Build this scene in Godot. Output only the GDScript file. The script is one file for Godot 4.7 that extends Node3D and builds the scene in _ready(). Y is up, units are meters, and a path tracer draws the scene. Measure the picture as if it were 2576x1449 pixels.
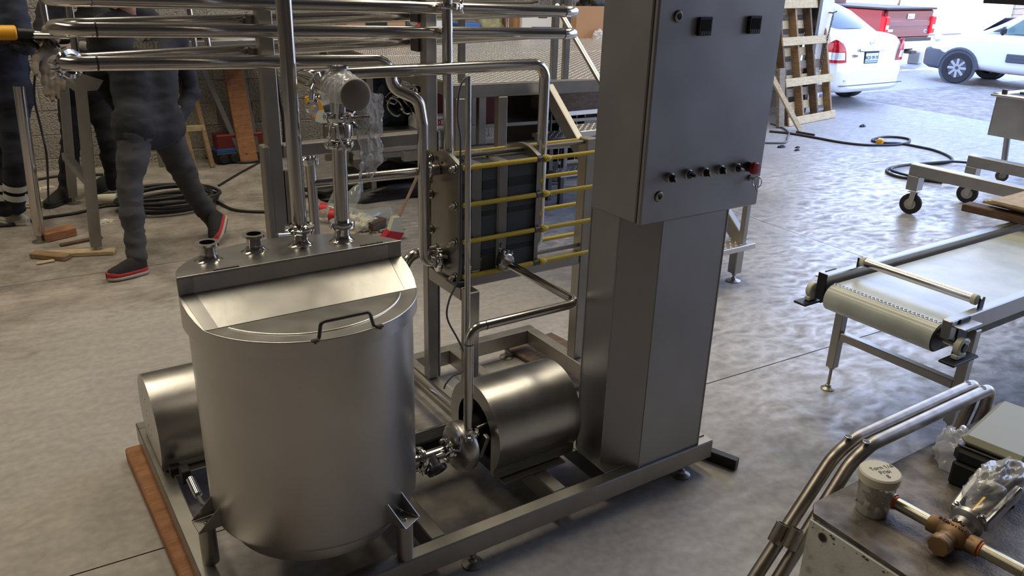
extends Node3D
# Workshop with a stainless pasteuriser skid. World axes follow the skid: x along its front rail, z towards the camera side, y up, metres.

const FPX := 2033.34
const PITCH := 0.379606
const ROLL := 0.0298314
const YAW := 0.594105
const EYE := Vector3(0, 1.75, 0)

var M := {}
var taken := {}
var rng := RandomNumberGenerator.new()

# ---------------------------------------------------------------- camera maths
func cam_basis() -> Basis:
	var f0 := Vector3(sin(YAW), 0, -cos(YAW))
	var r0 := Vector3(cos(YAW), 0, sin(YAW))
	var f := f0 * cos(PITCH) - Vector3.UP * sin(PITCH)
	var u0 := Vector3.UP * cos(PITCH) + f0 * sin(PITCH)
	var r := r0 * cos(ROLL) + u0 * sin(ROLL)
	var u := u0 * cos(ROLL) - r0 * sin(ROLL)
	return Basis(r, u, -f)

func ray(px: float, py: float) -> Vector3:
	return cam_basis() * Vector3((px - 1288.0) / FPX, -(py - 724.5) / FPX, -1.0)

func on_y(px: float, py: float, y := 0.0) -> Vector3:   # the point at height y that this pixel looks at
	var d := ray(px, py)
	return EYE + d * ((y - EYE.y) / d.y)

func on_z(px: float, py: float, z: float) -> Vector3:
	var d := ray(px, py)
	return EYE + d * ((z - EYE.z) / d.z)

func on_x(px: float, py: float, x: float) -> Vector3:
	var d := ray(px, py)
	return EYE + d * ((x - EYE.x) / d.x)

# ---------------------------------------------------------------- objects
func numbered(called: String) -> String:
	var n: int = taken.get(called, 0)
	taken[called] = n + 1
	return called if n == 0 else "%s_%03d" % [called, n]

func tag(o: Node, label: String, category: String, group := "") -> void:
	o.set_meta("label", label)
	o.set_meta("category", category)
	if group != "":
		o.set_meta("group", group)

func thing(called: String, label: String, category: String, at := Vector3.ZERO, turn := 0.0, group := "") -> Node3D:
	var o := Node3D.new()
	o.name = numbered(called)
	add_child(o)
	o.position = at
	o.rotation.y = turn
	tag(o, label, category, group)
	return o

func struct(called: String, label := "") -> Node3D:
	var o := Node3D.new()
	o.name = called
	add_child(o)
	o.set_meta("kind", "structure")
	if label != "":
		o.set_meta("label", label)
		o.set_meta("category", "building")
	return o

func offset_of(p: Node) -> Vector3:
	var s := Vector3.ZERO
	while p != self and p is Node3D:
		s += (p as Node3D).position
		p = p.get_parent()
	return s

# a part whose mesh was made in world coordinates (no ancestor is turned)
func part(called: String, st: SurfaceTool, m: Material, parent: Node) -> MeshInstance3D:
	var o := MeshInstance3D.new()
	o.name = called
	o.mesh = st.commit()
	o.mesh.surface_set_material(0, m)
	parent.add_child(o, true)
	if parent != self:
		o.position = -offset_of(parent)
	return o

# a part whose mesh was made in its parent's own coordinates
func lpart(called: String, st: SurfaceTool, m: Material, parent: Node, at := Vector3.ZERO) -> MeshInstance3D:
	var o := MeshInstance3D.new()
	o.name = called
	o.mesh = st.commit()
	o.mesh.surface_set_material(0, m)
	parent.add_child(o, true)
	o.position = at
	return o

func mpart(called: String, mesh: Mesh, parent: Node, xf := Transform3D()) -> MeshInstance3D:
	var o := MeshInstance3D.new()
	o.name = called
	o.mesh = mesh
	parent.add_child(o, true)
	o.transform = xf
	return o

# a thing that is one mesh, made around the point 'at'
func single(called: String, st: SurfaceTool, m: Material, label: String, category: String, at := Vector3.ZERO, turn := 0.0, group := "") -> MeshInstance3D:
	var o := MeshInstance3D.new()
	o.name = numbered(called)
	o.mesh = st.commit()
	o.mesh.surface_set_material(0, m)
	add_child(o)
	o.position = at
	o.rotation.y = turn
	tag(o, label, category, group)
	return o

func copy(o: Node3D, at: Vector3, turn: float, label := "") -> Node3D:
	var c := o.duplicate() as Node3D
	c.name = numbered(String(o.name).rstrip("0123456789").trim_suffix("_"))
	add_child(c)
	c.position = at
	c.rotation.y = turn
	if label != "":
		c.set_meta("label", label)
	return c

# ---------------------------------------------------------------- shapes
func nst() -> SurfaceTool:
	var st := SurfaceTool.new()
	st.begin(Mesh.PRIMITIVE_TRIANGLES)
	return st

var pend_p := PackedVector3Array()
var pend_n := PackedVector3Array()
var pend_u := PackedVector2Array()

func vtx(st: SurfaceTool, p: Vector3, n: Vector3, uv := Vector2.ZERO) -> void:   # every third call closes a triangle, wound to agree with its normals
	pend_p.append(p)
	pend_n.append(n)
	pend_u.append(uv)
	if pend_p.size() < 3:
		return
	var g := (pend_p[1] - pend_p[0]).cross(pend_p[2] - pend_p[0])
	var order := [0, 1, 2] if g.dot(pend_n[0] + pend_n[1] + pend_n[2]) < 0.0 else [0, 2, 1]
	if g.length_squared() > 1e-16:
		for k in order:
			st.set_normal(pend_n[k])
			st.set_uv(pend_u[k])
			st.add_vertex(pend_p[k])
	pend_p.clear()
	pend_n.clear()
	pend_u.clear()

func quad_c(st: SurfaceTool, p: Array, c: Vector3) -> void:   # a quad that faces away from c
	var n: Vector3 = (p[2] - p[0]).cross(p[3] - p[1])
	if n.dot((p[0] + p[2]) * 0.5 - c) < 0.0:
		quad(st, p[3], p[2], p[1], p[0])
	else:
		quad(st, p[0], p[1], p[2], p[3])

func tri(st: SurfaceTool, a: Vector3, b: Vector3, c: Vector3) -> void:   # counter-clockwise from outside
	var n := (b - a).cross(c - a).normalized()
	vtx(st, a, n)
	vtx(st, c, n)
	vtx(st, b, n)

func quad(st: SurfaceTool, a: Vector3, b: Vector3, c: Vector3, d: Vector3, uv := Rect2(0, 0, 1, 1)) -> void:
	var n := (c - a).cross(d - b).normalized()
	var ua := Vector2(uv.position.x, uv.end.y)
	var ub := uv.end
	var uc := Vector2(uv.end.x, uv.position.y)
	var ud := uv.position
	vtx(st, a, n, ua); vtx(st, c, n, uc); vtx(st, b, n, ub)
	vtx(st, a, n, ua); vtx(st, d, n, ud); vtx(st, c, n, uc)

func box(st: SurfaceTool, c: Vector3, s: Vector3, bv := 0.0, b := Basis()) -> void:
	var h := s * 0.5
	bv = minf(bv, minf(h.x, minf(h.y, h.z)) * 0.9)
	var g := func(x: float, y: float, z: float) -> Vector3: return c + b * Vector3(x, y, z)
	var i := h - Vector3.ONE * bv
	for a in 3:
		for sg in [-1.0, 1.0]:
			var u := (a + 1) % 3
			var v := (a + 2) % 3
			var pts := []
			for k in [[-1, -1], [1, -1], [1, 1], [-1, 1]]:
				var p := Vector3.ZERO
				p[a] = h[a] * sg
				p[u] = i[u] * k[0] * sg
				p[v] = i[v] * k[1]
				pts.append(c + b * p)
			quad(st, pts[0], pts[1], pts[2], pts[3])
	if bv <= 0.0:
		return
	for a in 3:   # edges along axis a
		var u := (a + 1) % 3
		var v := (a + 2) % 3
		for su in [-1.0, 1.0]:
			for sv in [-1.0, 1.0]:
				var p := []
				for k in [[0, -1], [1, -1], [1, 1], [0, 1]]:
					var q := Vector3.ZERO
					q[a] = i[a] * k[1]
					q[u] = (h[u] if k[0] == 0 else i[u]) * su
					q[v] = (i[v] if k[0] == 0 else h[v]) * sv
					p.append(c + b * q)
				quad_c(st, p, c)
	for sx in [-1.0, 1.0]:
		for sy in [-1.0, 1.0]:
			for sz in [-1.0, 1.0]:
				var p0: Vector3 = g.call(h.x * sx, i.y * sy, i.z * sz)
				var p1: Vector3 = g.call(i.x * sx, h.y * sy, i.z * sz)
				var p2: Vector3 = g.call(i.x * sx, i.y * sy, h.z * sz)
				if sx * sy * sz > 0:
					tri(st, p0, p1, p2)
				else:
					tri(st, p0, p2, p1)

func span(st: SurfaceTool, lo: Vector3, hi: Vector3, bv := 0.0) -> void:   # box from corner to corner
	box(st, (lo + hi) * 0.5, (hi - lo).abs(), bv)

func frame_of(d: Vector3, up := Vector3.UP) -> Basis:   # z along d
	var z := d.normalized()
	if absf(z.dot(up)) > 0.98:
		up = Vector3.RIGHT
	var x := up.cross(z).normalized()
	return Basis(x, z.cross(x), z)

func bar(st: SurfaceTool, a: Vector3, b: Vector3, w: float, h: float, bv := 0.002, up := Vector3.UP) -> void:
	box(st, (a + b) * 0.5, Vector3(w, h, a.distance_to(b)), bv, frame_of(b - a, up))

func bend(pts: Array, rad: float, n := 8) -> PackedVector3Array:   # rounds the corners of a path
	var out := PackedVector3Array()
	for k in pts.size():
		var p: Vector3 = pts[k]
		if k == 0 or k == pts.size() - 1:
			out.append(p)
			continue
		var a: Vector3 = (pts[k - 1] - p)
		var b: Vector3 = (pts[k + 1] - p)
		var ang := a.angle_to(b)
		if ang > PI - 0.02:
			out.append(p)
			continue
		var t := minf(rad / tan(ang * 0.5), minf(a.length(), b.length()) * 0.49)
		var r := t * tan(ang * 0.5)
		var u := a.normalized()
		var v := b.normalized()
		var c := p + (u + v).normalized() * (r / sin(ang * 0.5))
		var s0 := p + u * t - c
		var s1 := p + v * t - c
		for i in n + 1:
			out.append(c + s0.slerp(s1, float(i) / n))
	return out

func tube(st: SurfaceTool, pts, r: float, seg := 14, caps := true, r_end := -1.0) -> void:
	var p := PackedVector3Array(pts)
	var n := p.size()
	if r_end < 0.0:
		r_end = r
	var t0 := (p[1] - p[0]).normalized()
	var side := t0.cross(Vector3.UP if absf(t0.y) < 0.9 else Vector3.RIGHT).normalized()
	var rings := []
	var norms := []
	var lens := []
	var l := 0.0
	var prev := t0
	for i in n:
		var t: Vector3
		if i == 0:
			t = t0
		elif i == n - 1:
			t = (p[n - 1] - p[n - 2]).normalized()
		else:
			t = ((p[i + 1] - p[i]).normalized() + (p[i] - p[i - 1]).normalized()).normalized()
		var ax := prev.cross(t)
		if ax.length() > 1e-6:
			side = side.rotated(ax.normalized(), prev.angle_to(t))
		prev = t
		var up := t.cross(side)
		var rr := lerpf(r, r_end, float(i) / (n - 1))
		var ring := PackedVector3Array()
		var nrm := PackedVector3Array()
		for k in seg + 1:
			var a := TAU * k / seg
			var d := side * cos(a) + up * sin(a)
			nrm.append(d)
			ring.append(p[i] + d * rr)
		rings.append(ring)
		norms.append(nrm)
		if i > 0:
			l += p[i].distance_to(p[i - 1])
		lens.append(l)
	for i in n - 1:
		for k in seg:
			var a0: Vector3 = rings[i][k]
			var a1: Vector3 = rings[i][k + 1]
			var b0: Vector3 = rings[i + 1][k]
			var b1: Vector3 = rings[i + 1][k + 1]
			var u0 := float(k) / seg
			var u1 := float(k + 1) / seg
			vtx(st, a0, norms[i][k], Vector2(u0, lens[i])); vtx(st, b0, norms[i + 1][k], Vector2(u0, lens[i + 1])); vtx(st, b1, norms[i + 1][k + 1], Vector2(u1, lens[i + 1]))
			vtx(st, a0, norms[i][k], Vector2(u0, lens[i])); vtx(st, b1, norms[i + 1][k + 1], Vector2(u1, lens[i + 1])); vtx(st, a1, norms[i][k + 1], Vector2(u1, lens[i]))
	if caps:
		for e in [0, n - 1]:
			var nn := (-t0 if e == 0 else prev)
			for k in seg:
				vtx(st, p[e], nn)
				vtx(st, rings[e][k if e == 0 else k + 1], nn)
				vtx(st, rings[e][k + 1 if e == 0 else k], nn)

# revolve (radius, height) pairs round the local y axis of xf; corners sharper than 35 degrees stay sharp
func lathe(st: SurfaceTool, prof: Array, xf := Transform3D(), seg := 24, from := 0.0, to := TAU) -> void:
	var n := prof.size()
	var sn := []
	for i in n - 1:
		var d: Vector2 = prof[i + 1] - prof[i]
		sn.append(Vector2(d.y, -d.x).normalized())
	for i in n - 1:
		var n0: Vector2 = sn[i]
		var n1: Vector2 = sn[i]
		if i > 0 and sn[i].dot(sn[i - 1]) > 0.8:
			n0 = (sn[i] + sn[i - 1]).normalized()
		if i < n - 2 and sn[i].dot(sn[i + 1]) > 0.8:
			n1 = (sn[i] + sn[i + 1]).normalized()
		var p0: Vector2 = prof[i]
		var p1: Vector2 = prof[i + 1]
		for k in seg:
			var a := from + (to - from) * k / seg
			var b := from + (to - from) * (k + 1) / seg
			var da := Vector3(cos(a), 0, sin(a))
			var db := Vector3(cos(b), 0, sin(b))
			var q := [da * p0.x + Vector3.UP * p0.y, db * p0.x + Vector3.UP * p0.y, db * p1.x + Vector3.UP * p1.y, da * p1.x + Vector3.UP * p1.y]
			var m := [da * n0.x + Vector3.UP * n0.y, db * n0.x + Vector3.UP * n0.y, db * n1.x + Vector3.UP * n1.y, da * n1.x + Vector3.UP * n1.y]
			var uv := [Vector2(float(k) / seg, p0.y), Vector2(float(k + 1) / seg, p0.y), Vector2(float(k + 1) / seg, p1.y), Vector2(float(k) / seg, p1.y)]
			for j in [0, 1, 2, 0, 2, 3]:
				vtx(st, xf * q[j], (xf.basis * m[j]).normalized(), uv[j])

func along(a: Vector3, d: Vector3) -> Transform3D:   # local y along d, origin at a
	var y := d.normalized()
	var x := y.cross(Vector3.UP if absf(y.y) < 0.95 else Vector3.RIGHT).normalized()
	return Transform3D(Basis(x, y, x.cross(y)), a)

func cyl(st: SurfaceTool, a: Vector3, b: Vector3, r: float, seg := 20, ch := 0.0) -> void:
	var l := a.distance_to(b)
	lathe(st, [Vector2(0, 0), Vector2(r - ch, 0), Vector2(r, ch), Vector2(r, l - ch), Vector2(r - ch, l), Vector2(0, l)] if ch > 0.0 else [Vector2(0, 0), Vector2(r, 0), Vector2(r, l), Vector2(0, l)], along(a, b - a), seg)

func ball(st: SurfaceTool, c: Vector3, r: Vector3, seg := 14, ring := 8, b := Basis()) -> void:
	for i in ring:
		for k in seg:
			var q := []
			for j in [[i, k], [i, k + 1], [i + 1, k + 1], [i + 1, k]]:
				var th: float = PI * j[0] / ring
				var ph: float = TAU * j[1] / seg
				q.append(Vector3(sin(th) * cos(ph), cos(th), sin(th) * sin(ph)))
			for j in [0, 1, 2, 0, 2, 3]:
				vtx(st, c + b * (q[j] * r), (b * (q[j] / r)).normalized(), Vector2.ZERO)

# polygon in local xy, extruded from z = 0 to z = depth
func prism(st: SurfaceTool, poly: PackedVector2Array, depth: float, xf := Transform3D()) -> void:
	var ccw := not Geometry2D.is_polygon_clockwise(poly)
	var n := poly.size()
	var idx := Geometry2D.triangulate_polygon(poly)
	for z in [0.0, depth]:
		var nn := xf.basis * Vector3(0, 0, 1 if z > 0.0 else -1)
		for i in idx:
			vtx(st, xf * Vector3(poly[i].x, poly[i].y, z), nn.normalized(), poly[i])
	for i in n:
		var a := poly[i] if ccw else poly[n - 1 - i]
		var b := poly[(i + 1) % n] if ccw else poly[(2 * n - 2 - i) % n]
		quad(st, xf * Vector3(a.x, a.y, 0), xf * Vector3(b.x, b.y, 0), xf * Vector3(b.x, b.y, depth), xf * Vector3(a.x, a.y, depth))

# a sheet through a grid of points g[i][j], smooth normals, optional thickness downwards of its normal
func sheet(st: SurfaceTool, g: Array, closed_j := false) -> void:
	var ni := g.size()
	var nj: int = g[0].size()
	var nr := []
	for i in ni:
		var row := PackedVector3Array()
		for j in nj:
			var di: Vector3 = g[mini(i + 1, ni - 1)][j] - g[maxi(i - 1, 0)][j]
			var j1 := (j + 1) % nj if closed_j else mini(j + 1, nj - 1)
			var j0 := (j + nj - 1) % nj if closed_j else maxi(j - 1, 0)
			var dj: Vector3 = g[i][j1] - g[i][j0]
			row.append(di.cross(dj).normalized())
		nr.append(row)
	for i in ni - 1:
		for j in (nj if closed_j else nj - 1):
			var k := (j + 1) % nj
			for q in [[i, j], [i + 1, j], [i + 1, k], [i, j], [i + 1, k], [i, k]]:
				vtx(st, g[q[0]][q[1]], nr[q[0]][q[1]], Vector2(float(q[1]) / maxi(nj - 1, 1), float(q[0]) / (ni - 1)))

func text(called: String, words: String, size: float, m: Material, parent: Node, xf: Transform3D, depth := 0.001, font := "Droid Sans", weight := 700) -> MeshInstance3D:
	var t := TextMesh.new()
	t.text = words
	var f := SystemFont.new()
	f.font_names = PackedStringArray([font])
	f.font_weight = weight
	t.font = f
	t.font_size = 32
	t.pixel_size = size / 32.0
	t.depth = depth
	t.material = m
	return mpart(called, t, parent, xf)

# ---------------------------------------------------------------- materials
func col(r: float, g: float, b: float) -> Color:   # 0..255 as a picture shows them
	return Color(r / 255.0, g / 255.0, b / 255.0)

func noise_img(w: int, h: int, freq: float, sd: int, oct := 4, kind := FastNoiseLite.TYPE_SIMPLEX_SMOOTH, seamless := true) -> Image:
	var n := FastNoiseLite.new()
	n.noise_type = kind
	n.frequency = freq
	n.seed = sd
	n.fractal_octaves = oct
	if oct <= 1:
		n.fractal_type = FastNoiseLite.FRACTAL_NONE
	var im := n.get_seamless_image(w, h) if seamless else n.get_image(w, h)
	im.convert(Image.FORMAT_L8)
	return im

func tex(im: Image) -> ImageTexture:
	return ImageTexture.create_from_image(im)

func ramp(im: Image, stops: Array) -> ImageTexture:   # grey image -> colours, stops [[v, Color], ...]
	var lut := []
	for v in 256:
		var x := v / 255.0
		var c: Color = stops[0][1]
		for k in stops.size() - 1:
			if x >= stops[k][0]:
				c = stops[k][1].lerp(stops[k + 1][1], clampf((x - stops[k][0]) / maxf(stops[k + 1][0] - stops[k][0], 1e-4), 0, 1))
		lut.append(c)
	var d := im.get_data()
	var out := PackedByteArray()
	out.resize(d.size() * 3)
	for i in d.size():
		var c: Color = lut[d[i]]
		out[i * 3] = int(c.r * 255)
		out[i * 3 + 1] = int(c.g * 255)
		out[i * 3 + 2] = int(c.b * 255)
	return tex(Image.create_from_data(im.get_width(), im.get_height(), false, Image.FORMAT_RGB8, out))

func norm_of(im: Image, k: float) -> ImageTexture:
	var c := im.duplicate() as Image
	c.convert(Image.FORMAT_RGBA8)
	c.bump_map_to_normal_map(k)
	return tex(c)

func flat(c: Color, rough := 0.6, metal := 0.0) -> StandardMaterial3D:
	var m := StandardMaterial3D.new()
	m.albedo_color = c
	m.roughness = rough
	m.metallic = metal
	m.cull_mode = BaseMaterial3D.CULL_DISABLED
	return m

func tri_tex(m: StandardMaterial3D, albedo: Texture2D, sc: Vector3, nrm: Texture2D = null, nk := 0.4, rgh: Texture2D = null, world := true) -> StandardMaterial3D:
	m.uv1_triplanar = true
	m.uv1_world_triplanar = world
	m.uv1_scale = sc
	if albedo:
		m.albedo_texture = albedo
	if nrm:
		m.normal_enabled = true
		m.normal_texture = nrm
		m.normal_scale = nk
	if rgh:
		m.roughness_texture = rgh
		m.roughness_texture_channel = BaseMaterial3D.TEXTURE_CHANNEL_RED
	return m

func clear(c: Color, a: float, rough := 0.08) -> StandardMaterial3D:
	var m := flat(Color(c.r, c.g, c.b, a), rough)
	m.transparency = BaseMaterial3D.TRANSPARENCY_ALPHA
	return m

func make_materials() -> void:
	var fine := noise_img(512, 512, 0.02, 3)
	var grain := noise_img(512, 512, 0.09, 7, 3)
	var blot := noise_img(512, 512, 0.008, 11, 5)
	var cells := noise_img(256, 256, 0.07, 5, 2, FastNoiseLite.TYPE_CELLULAR)
	var n_fine := norm_of(grain, 3.0)
	var steel_blot := ramp(blot, [[0.0, col(188, 185, 182)], [1.0, col(200, 198, 195)]])
	var r_satin := ramp(blot, [[0.0, Color(0.84, 0.84, 0.84)], [1.0, Color(1, 1, 1)]])
	var brushed := noise_img(512, 512, 0.03, 21, 3)
	# polished tube, satin sheet, dull welded frame, bright cast fittings
	M.pipe = flat(col(200, 196, 192), 0.17, 1.0)
	M.pipe_fine = flat(col(203, 200, 196), 0.12, 1.0)
	M.satin = tri_tex(flat(Color.WHITE, 0.40, 1.0), steel_blot, Vector3(1.3, 1.3, 1.3), null, 0, r_satin)
	M.lid = tri_tex(flat(Color.WHITE, 0.36, 1.0), steel_blot, Vector3(2.3, 2.3, 2.3), norm_of(brushed, 1.2), 0.12, r_satin)
	M.band = tri_tex(flat(Color(0.86, 0.86, 0.87), 0.26, 1.0), steel_blot, Vector3(2.0, 2.0, 2.0))
	M.frame = tri_tex(flat(col(214, 212, 208), 0.42, 1.0), steel_blot, Vector3(2.1, 2.1, 2.1), null, 0, r_satin)
	M.cabinet = tri_tex(flat(col(214, 217, 224), 0.46, 1.0), steel_blot, Vector3(0.9, 0.9, 0.9), null, 0, r_satin)
	M.cast = tri_tex(flat(col(186, 182, 176), 0.30, 1.0), null, Vector3.ONE * 9.0, n_fine, 0.25)
	M.disc = tri_tex(flat(col(206, 202, 196), 0.62, 0.75), steel_blot, Vector3.ONE * 5.0)
	M.dark_steel = flat(col(92, 90, 92), 0.4, 0.9)
	M.plate = tri_tex(flat(col(196, 194, 190), 0.38, 1.0), steel_blot, Vector3(3, 3, 3))
	M.tread = flat(col(212, 208, 204), 0.34, 1.0)
	M.alu = flat(col(190, 190, 192), 0.35, 1.0)
	M.chrome = flat(col(226, 226, 228), 0.06, 1.0)
	M.rusty = tri_tex(flat(Color.WHITE, 0.75, 0.15), ramp(blot, [[0.0, col(66, 52, 44)], [0.5, col(104, 82, 66)], [1.0, col(120, 104, 92)]]), Vector3(3, 3, 3), n_fine, 0.4)
	M.black_steel = flat(col(40, 40, 44), 0.45, 0.4)
	M.tube_dull = tri_tex(flat(Color.WHITE, 0.36, 0.95), ramp(blot, [[0.0, col(138, 128, 118)], [0.5, col(168, 160, 150)], [1.0, col(180, 172, 164)]]), Vector3(3, 3, 3))
	M.black = flat(col(22, 22, 24), 0.5)
	M.rubber = flat(col(30, 30, 32), 0.75)
	M.cable = flat(col(34, 34, 38), 0.55)
	M.grey_cable = flat(col(92, 94, 98), 0.5)
	M.white_plastic = flat(col(226, 224, 218), 0.4)
	M.ivory = flat(col(206, 206, 186), 0.4)
	M.belt = tri_tex(flat(Color.WHITE, 0.26), ramp(blot, [[0.0, col(176, 180, 172)], [0.6, col(196, 200, 192)], [1.0, col(206, 208, 200)]]), Vector3(1.1, 1.1, 1.1))
	M.red = flat(col(170, 30, 30), 0.4)
	M.redplastic = flat(col(190, 38, 52), 0.45)
	M.yellow = flat(col(214, 152, 22), 0.45)
	M.orange = flat(col(216, 110, 60), 0.6)
	M.blue = flat(col(40, 92, 170), 0.5)
	M.brass = tri_tex(flat(col(150, 122, 92), 0.55, 0.75), null, Vector3.ONE * 9.0, n_fine, 0.5)
	M.brass_bright = flat(col(206, 170, 86), 0.28, 1.0)
	M.galv = flat(col(176, 172, 160), 0.32, 1.0)
	M.skin = flat(col(168, 122, 98), 0.55)
	M.skin.subsurf_scatter_enabled = true
	M.skin.subsurf_scatter_strength = 0.1
	M.skin_dark = flat(col(104, 72, 58), 0.6)
	M.hair = flat(col(24, 20, 18), 0.7)
	var weave := norm_of(noise_img(256, 256, 0.2, 31, 2), 4.0)
	for f in [["hoodie", col(36, 37, 44)], ["jeans", col(62, 62, 66)], ["navy", col(36, 40, 58)], ["navy_dark", col(26, 27, 36)], ["blackcloth", col(24, 24, 28)], ["denim", col(44, 50, 70)], ["glove", col(124, 114, 104)], ["glove_dark", col(50, 42, 42)], ["shoe_white", col(190, 184, 170)], ["shoe_red", col(168, 48, 56)], ["shoe_black", col(34, 32, 34)], ["sole", col(170, 160, 150)], ["stripe", col(184, 182, 178)], ["blue_cloth", col(42, 52, 66)], ["cuff", col(128, 66, 46)]]:
		M[f[0]] = tri_tex(flat(f[1], 0.9), null, Vector3.ONE * 6.0, weave, 0.5, null, false)
		M[f[0]].rim_enabled = true
		M[f[0]].rim = 0.15
	# wood: three tones
	var wg := FastNoiseLite.new()
	wg.seed = 4
	wg.frequency = 0.02
	var wim := Image.create(256, 256, false, Image.FORMAT_L8)
	for y in 256:
		for x in 256:
			var v := 0.5 + 0.35 * wg.get_noise_2d(x * 0.35, y * 7.0) + 0.3 * wg.get_noise_2d(x * 1.2 + 900, y * 2.0)
			wim.set_pixel(x, y, Color(v, v, v))
	var wn := norm_of(wim, 2.0)
	for f in [["wood_pale", col(164, 142, 108), col(206, 188, 152)], ["wood_mid", col(118, 92, 68), col(162, 134, 102)], ["wood_orange", col(134, 88, 58), col(176, 128, 92)], ["wood_dark", col(74, 58, 46), col(112, 90, 72)], ["wood_grey", col(108, 98, 86), col(150, 138, 122)], ["plywood", col(158, 134, 104), col(196, 174, 142)]]:
		M[f[0]] = tri_tex(flat(Color.WHITE, 0.8), ramp(wim, [[0.15, f[1]], [0.8, f[2]]]), Vector3(2, 2, 2), wn, 0.35)
	M.card = tri_tex(flat(col(176, 136, 102), 0.85), null, Vector3.ONE * 4.0, n_fine, 0.15)
	M.card_white = flat(col(222, 222, 224), 0.6)
	# block wall and concrete
	var pit := noise_img(512, 512, 0.05, 41, 4)
	for k in 3:
		M["block%d" % k] = tri_tex(flat([Color(0.97, 0.96, 0.94), Color(0.93, 0.92, 0.9), Color(0.88, 0.87, 0.85)][k], 0.95), ramp(pit, [[0.0, col(96, 92, 88)], [0.25, col(140, 135, 129)], [0.45, col(160, 155, 149)], [1.0, col(176, 171, 165)]]), Vector3(1.7, 1.7, 1.7), norm_of(pit, 9.0), 0.9)
	M.mortar = flat(col(140, 136, 130), 0.95)
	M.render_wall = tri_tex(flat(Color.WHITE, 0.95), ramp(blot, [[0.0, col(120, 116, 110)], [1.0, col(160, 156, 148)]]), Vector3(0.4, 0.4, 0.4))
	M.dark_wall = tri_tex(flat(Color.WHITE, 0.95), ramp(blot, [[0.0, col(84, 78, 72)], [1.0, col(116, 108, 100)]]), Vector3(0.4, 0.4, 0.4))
	M.roof = flat(col(128, 126, 122), 0.7)
	M.concrete = tri_tex(flat(Color.WHITE, 0.9), ramp(blot, [[0.0, col(150, 146, 140)], [1.0, col(198, 196, 190)]]), Vector3(0.5, 0.5, 0.5), n_fine, 0.3)
	M.white_paint = tri_tex(flat(Color.WHITE, 0.45), ramp(blot, [[0.0, col(150, 146, 138)], [0.28, col(190, 192, 186)], [1.0, col(206, 208, 204)]]), Vector3(2.7, 2.7, 2.7), n_fine, 0.1)
	M.greasy = tri_tex(flat(Color.WHITE, 0.5, 0.3), ramp(blot, [[0.0, col(58, 52, 48)], [0.4, col(98, 90, 84)], [0.7, col(124, 116, 110)], [1.0, col(104, 92, 82)]]), Vector3(2.2, 2.2, 2.2), n_fine, 0.25)
	M.car_white = flat(col(236, 238, 240), 0.25)
	M.car_white.clearcoat_enabled = true
	M.car_white.clearcoat = 0.8
	M.car_white.clearcoat_roughness = 0.05
	M.car_red = flat(col(92, 16, 26), 0.3)
	M.car_red.clearcoat_enabled = true
	M.car_red.clearcoat = 0.8
	M.car_red.clearcoat_roughness = 0.05
	M.car_plastic = flat(col(78, 82, 92), 0.6)
	M.car_glass = flat(col(28, 40, 50), 0.05)
	M.car_glass.metallic_specular = 0.9
	M.tyre = flat(col(44, 44, 47), 0.8)
	M.lamp_red = flat(col(178, 16, 30), 0.12)
	M.lamp_clear = flat(col(214, 216, 220), 0.08, 0.4)
	M.gate = flat(col(228, 226, 220), 0.5)
	M.film = clear(col(232, 234, 240), 0.42, 0.10)
	M.film.backlight_enabled = true
	M.film.backlight = Color(0.4, 0.4, 0.42)
	M.bottle = clear(col(206, 214, 212), 0.28, 0.06)
	M.cup = clear(col(220, 216, 202), 0.32, 0.2)
	M.jug = flat(col(210, 214, 214), 0.4)
	M.paper = flat(col(212, 206, 188), 0.8)
	M.ink = flat(col(60, 62, 84), 0.8)
	M.floor_joint = flat(col(70, 66, 62), 0.95)
	# yellow net sleeve and dark edge mesh: fine prints
	var net := Image.create(64, 64, false, Image.FORMAT_RGB8)
	var hexa := Image.create(96, 56, false, Image.FORMAT_RGB8)
	for y in 64:
		for x in 64:
			var u := absf(fposmod((x + y) / 16.0, 1.0) - 0.5) * 2.0
			var v := absf(fposmod((x - y) / 16.0, 1.0) - 0.5) * 2.0
			net.set_pixel(x, y, col(214, 184, 44) if maxf(u, v) > 0.52 else col(122, 98, 22))
	for y in 56:
		for x in 96:
			var best := 9.0
			var second := 9.0
			for cy in range(-1, 6):
				for cx in range(-1, 6):
					var c := Vector2((cx + (0.5 if posmod(cy, 2) == 1 else 0.0)) * 24.0, cy * 14.0)
					var d := Vector2(x - c.x, (y - c.y) * 1.15).length() / 24.0
					if d < best:
						second = best
						best = d
					elif d < second:
						second = d
			hexa.set_pixel(x, y, col(96, 100, 104) if second - best < 0.13 else col(24, 26, 30))
	M.net = flat(Color.WHITE, 0.6)
	M.net.albedo_texture = tex(net)
	M.net.uv1_scale = Vector3(2, 24, 1)
	M.hex = flat(Color.WHITE, 0.6)
	M.hex.albedo_texture = tex(hexa)
	M.skylight = flat(col(244, 236, 210), 0.8)
	M.skylight.emission_enabled = true
	M.skylight.emission = Color(1.0, 0.95, 0.8)
	M.skylight.emission_energy_multiplier = 1.0

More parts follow.
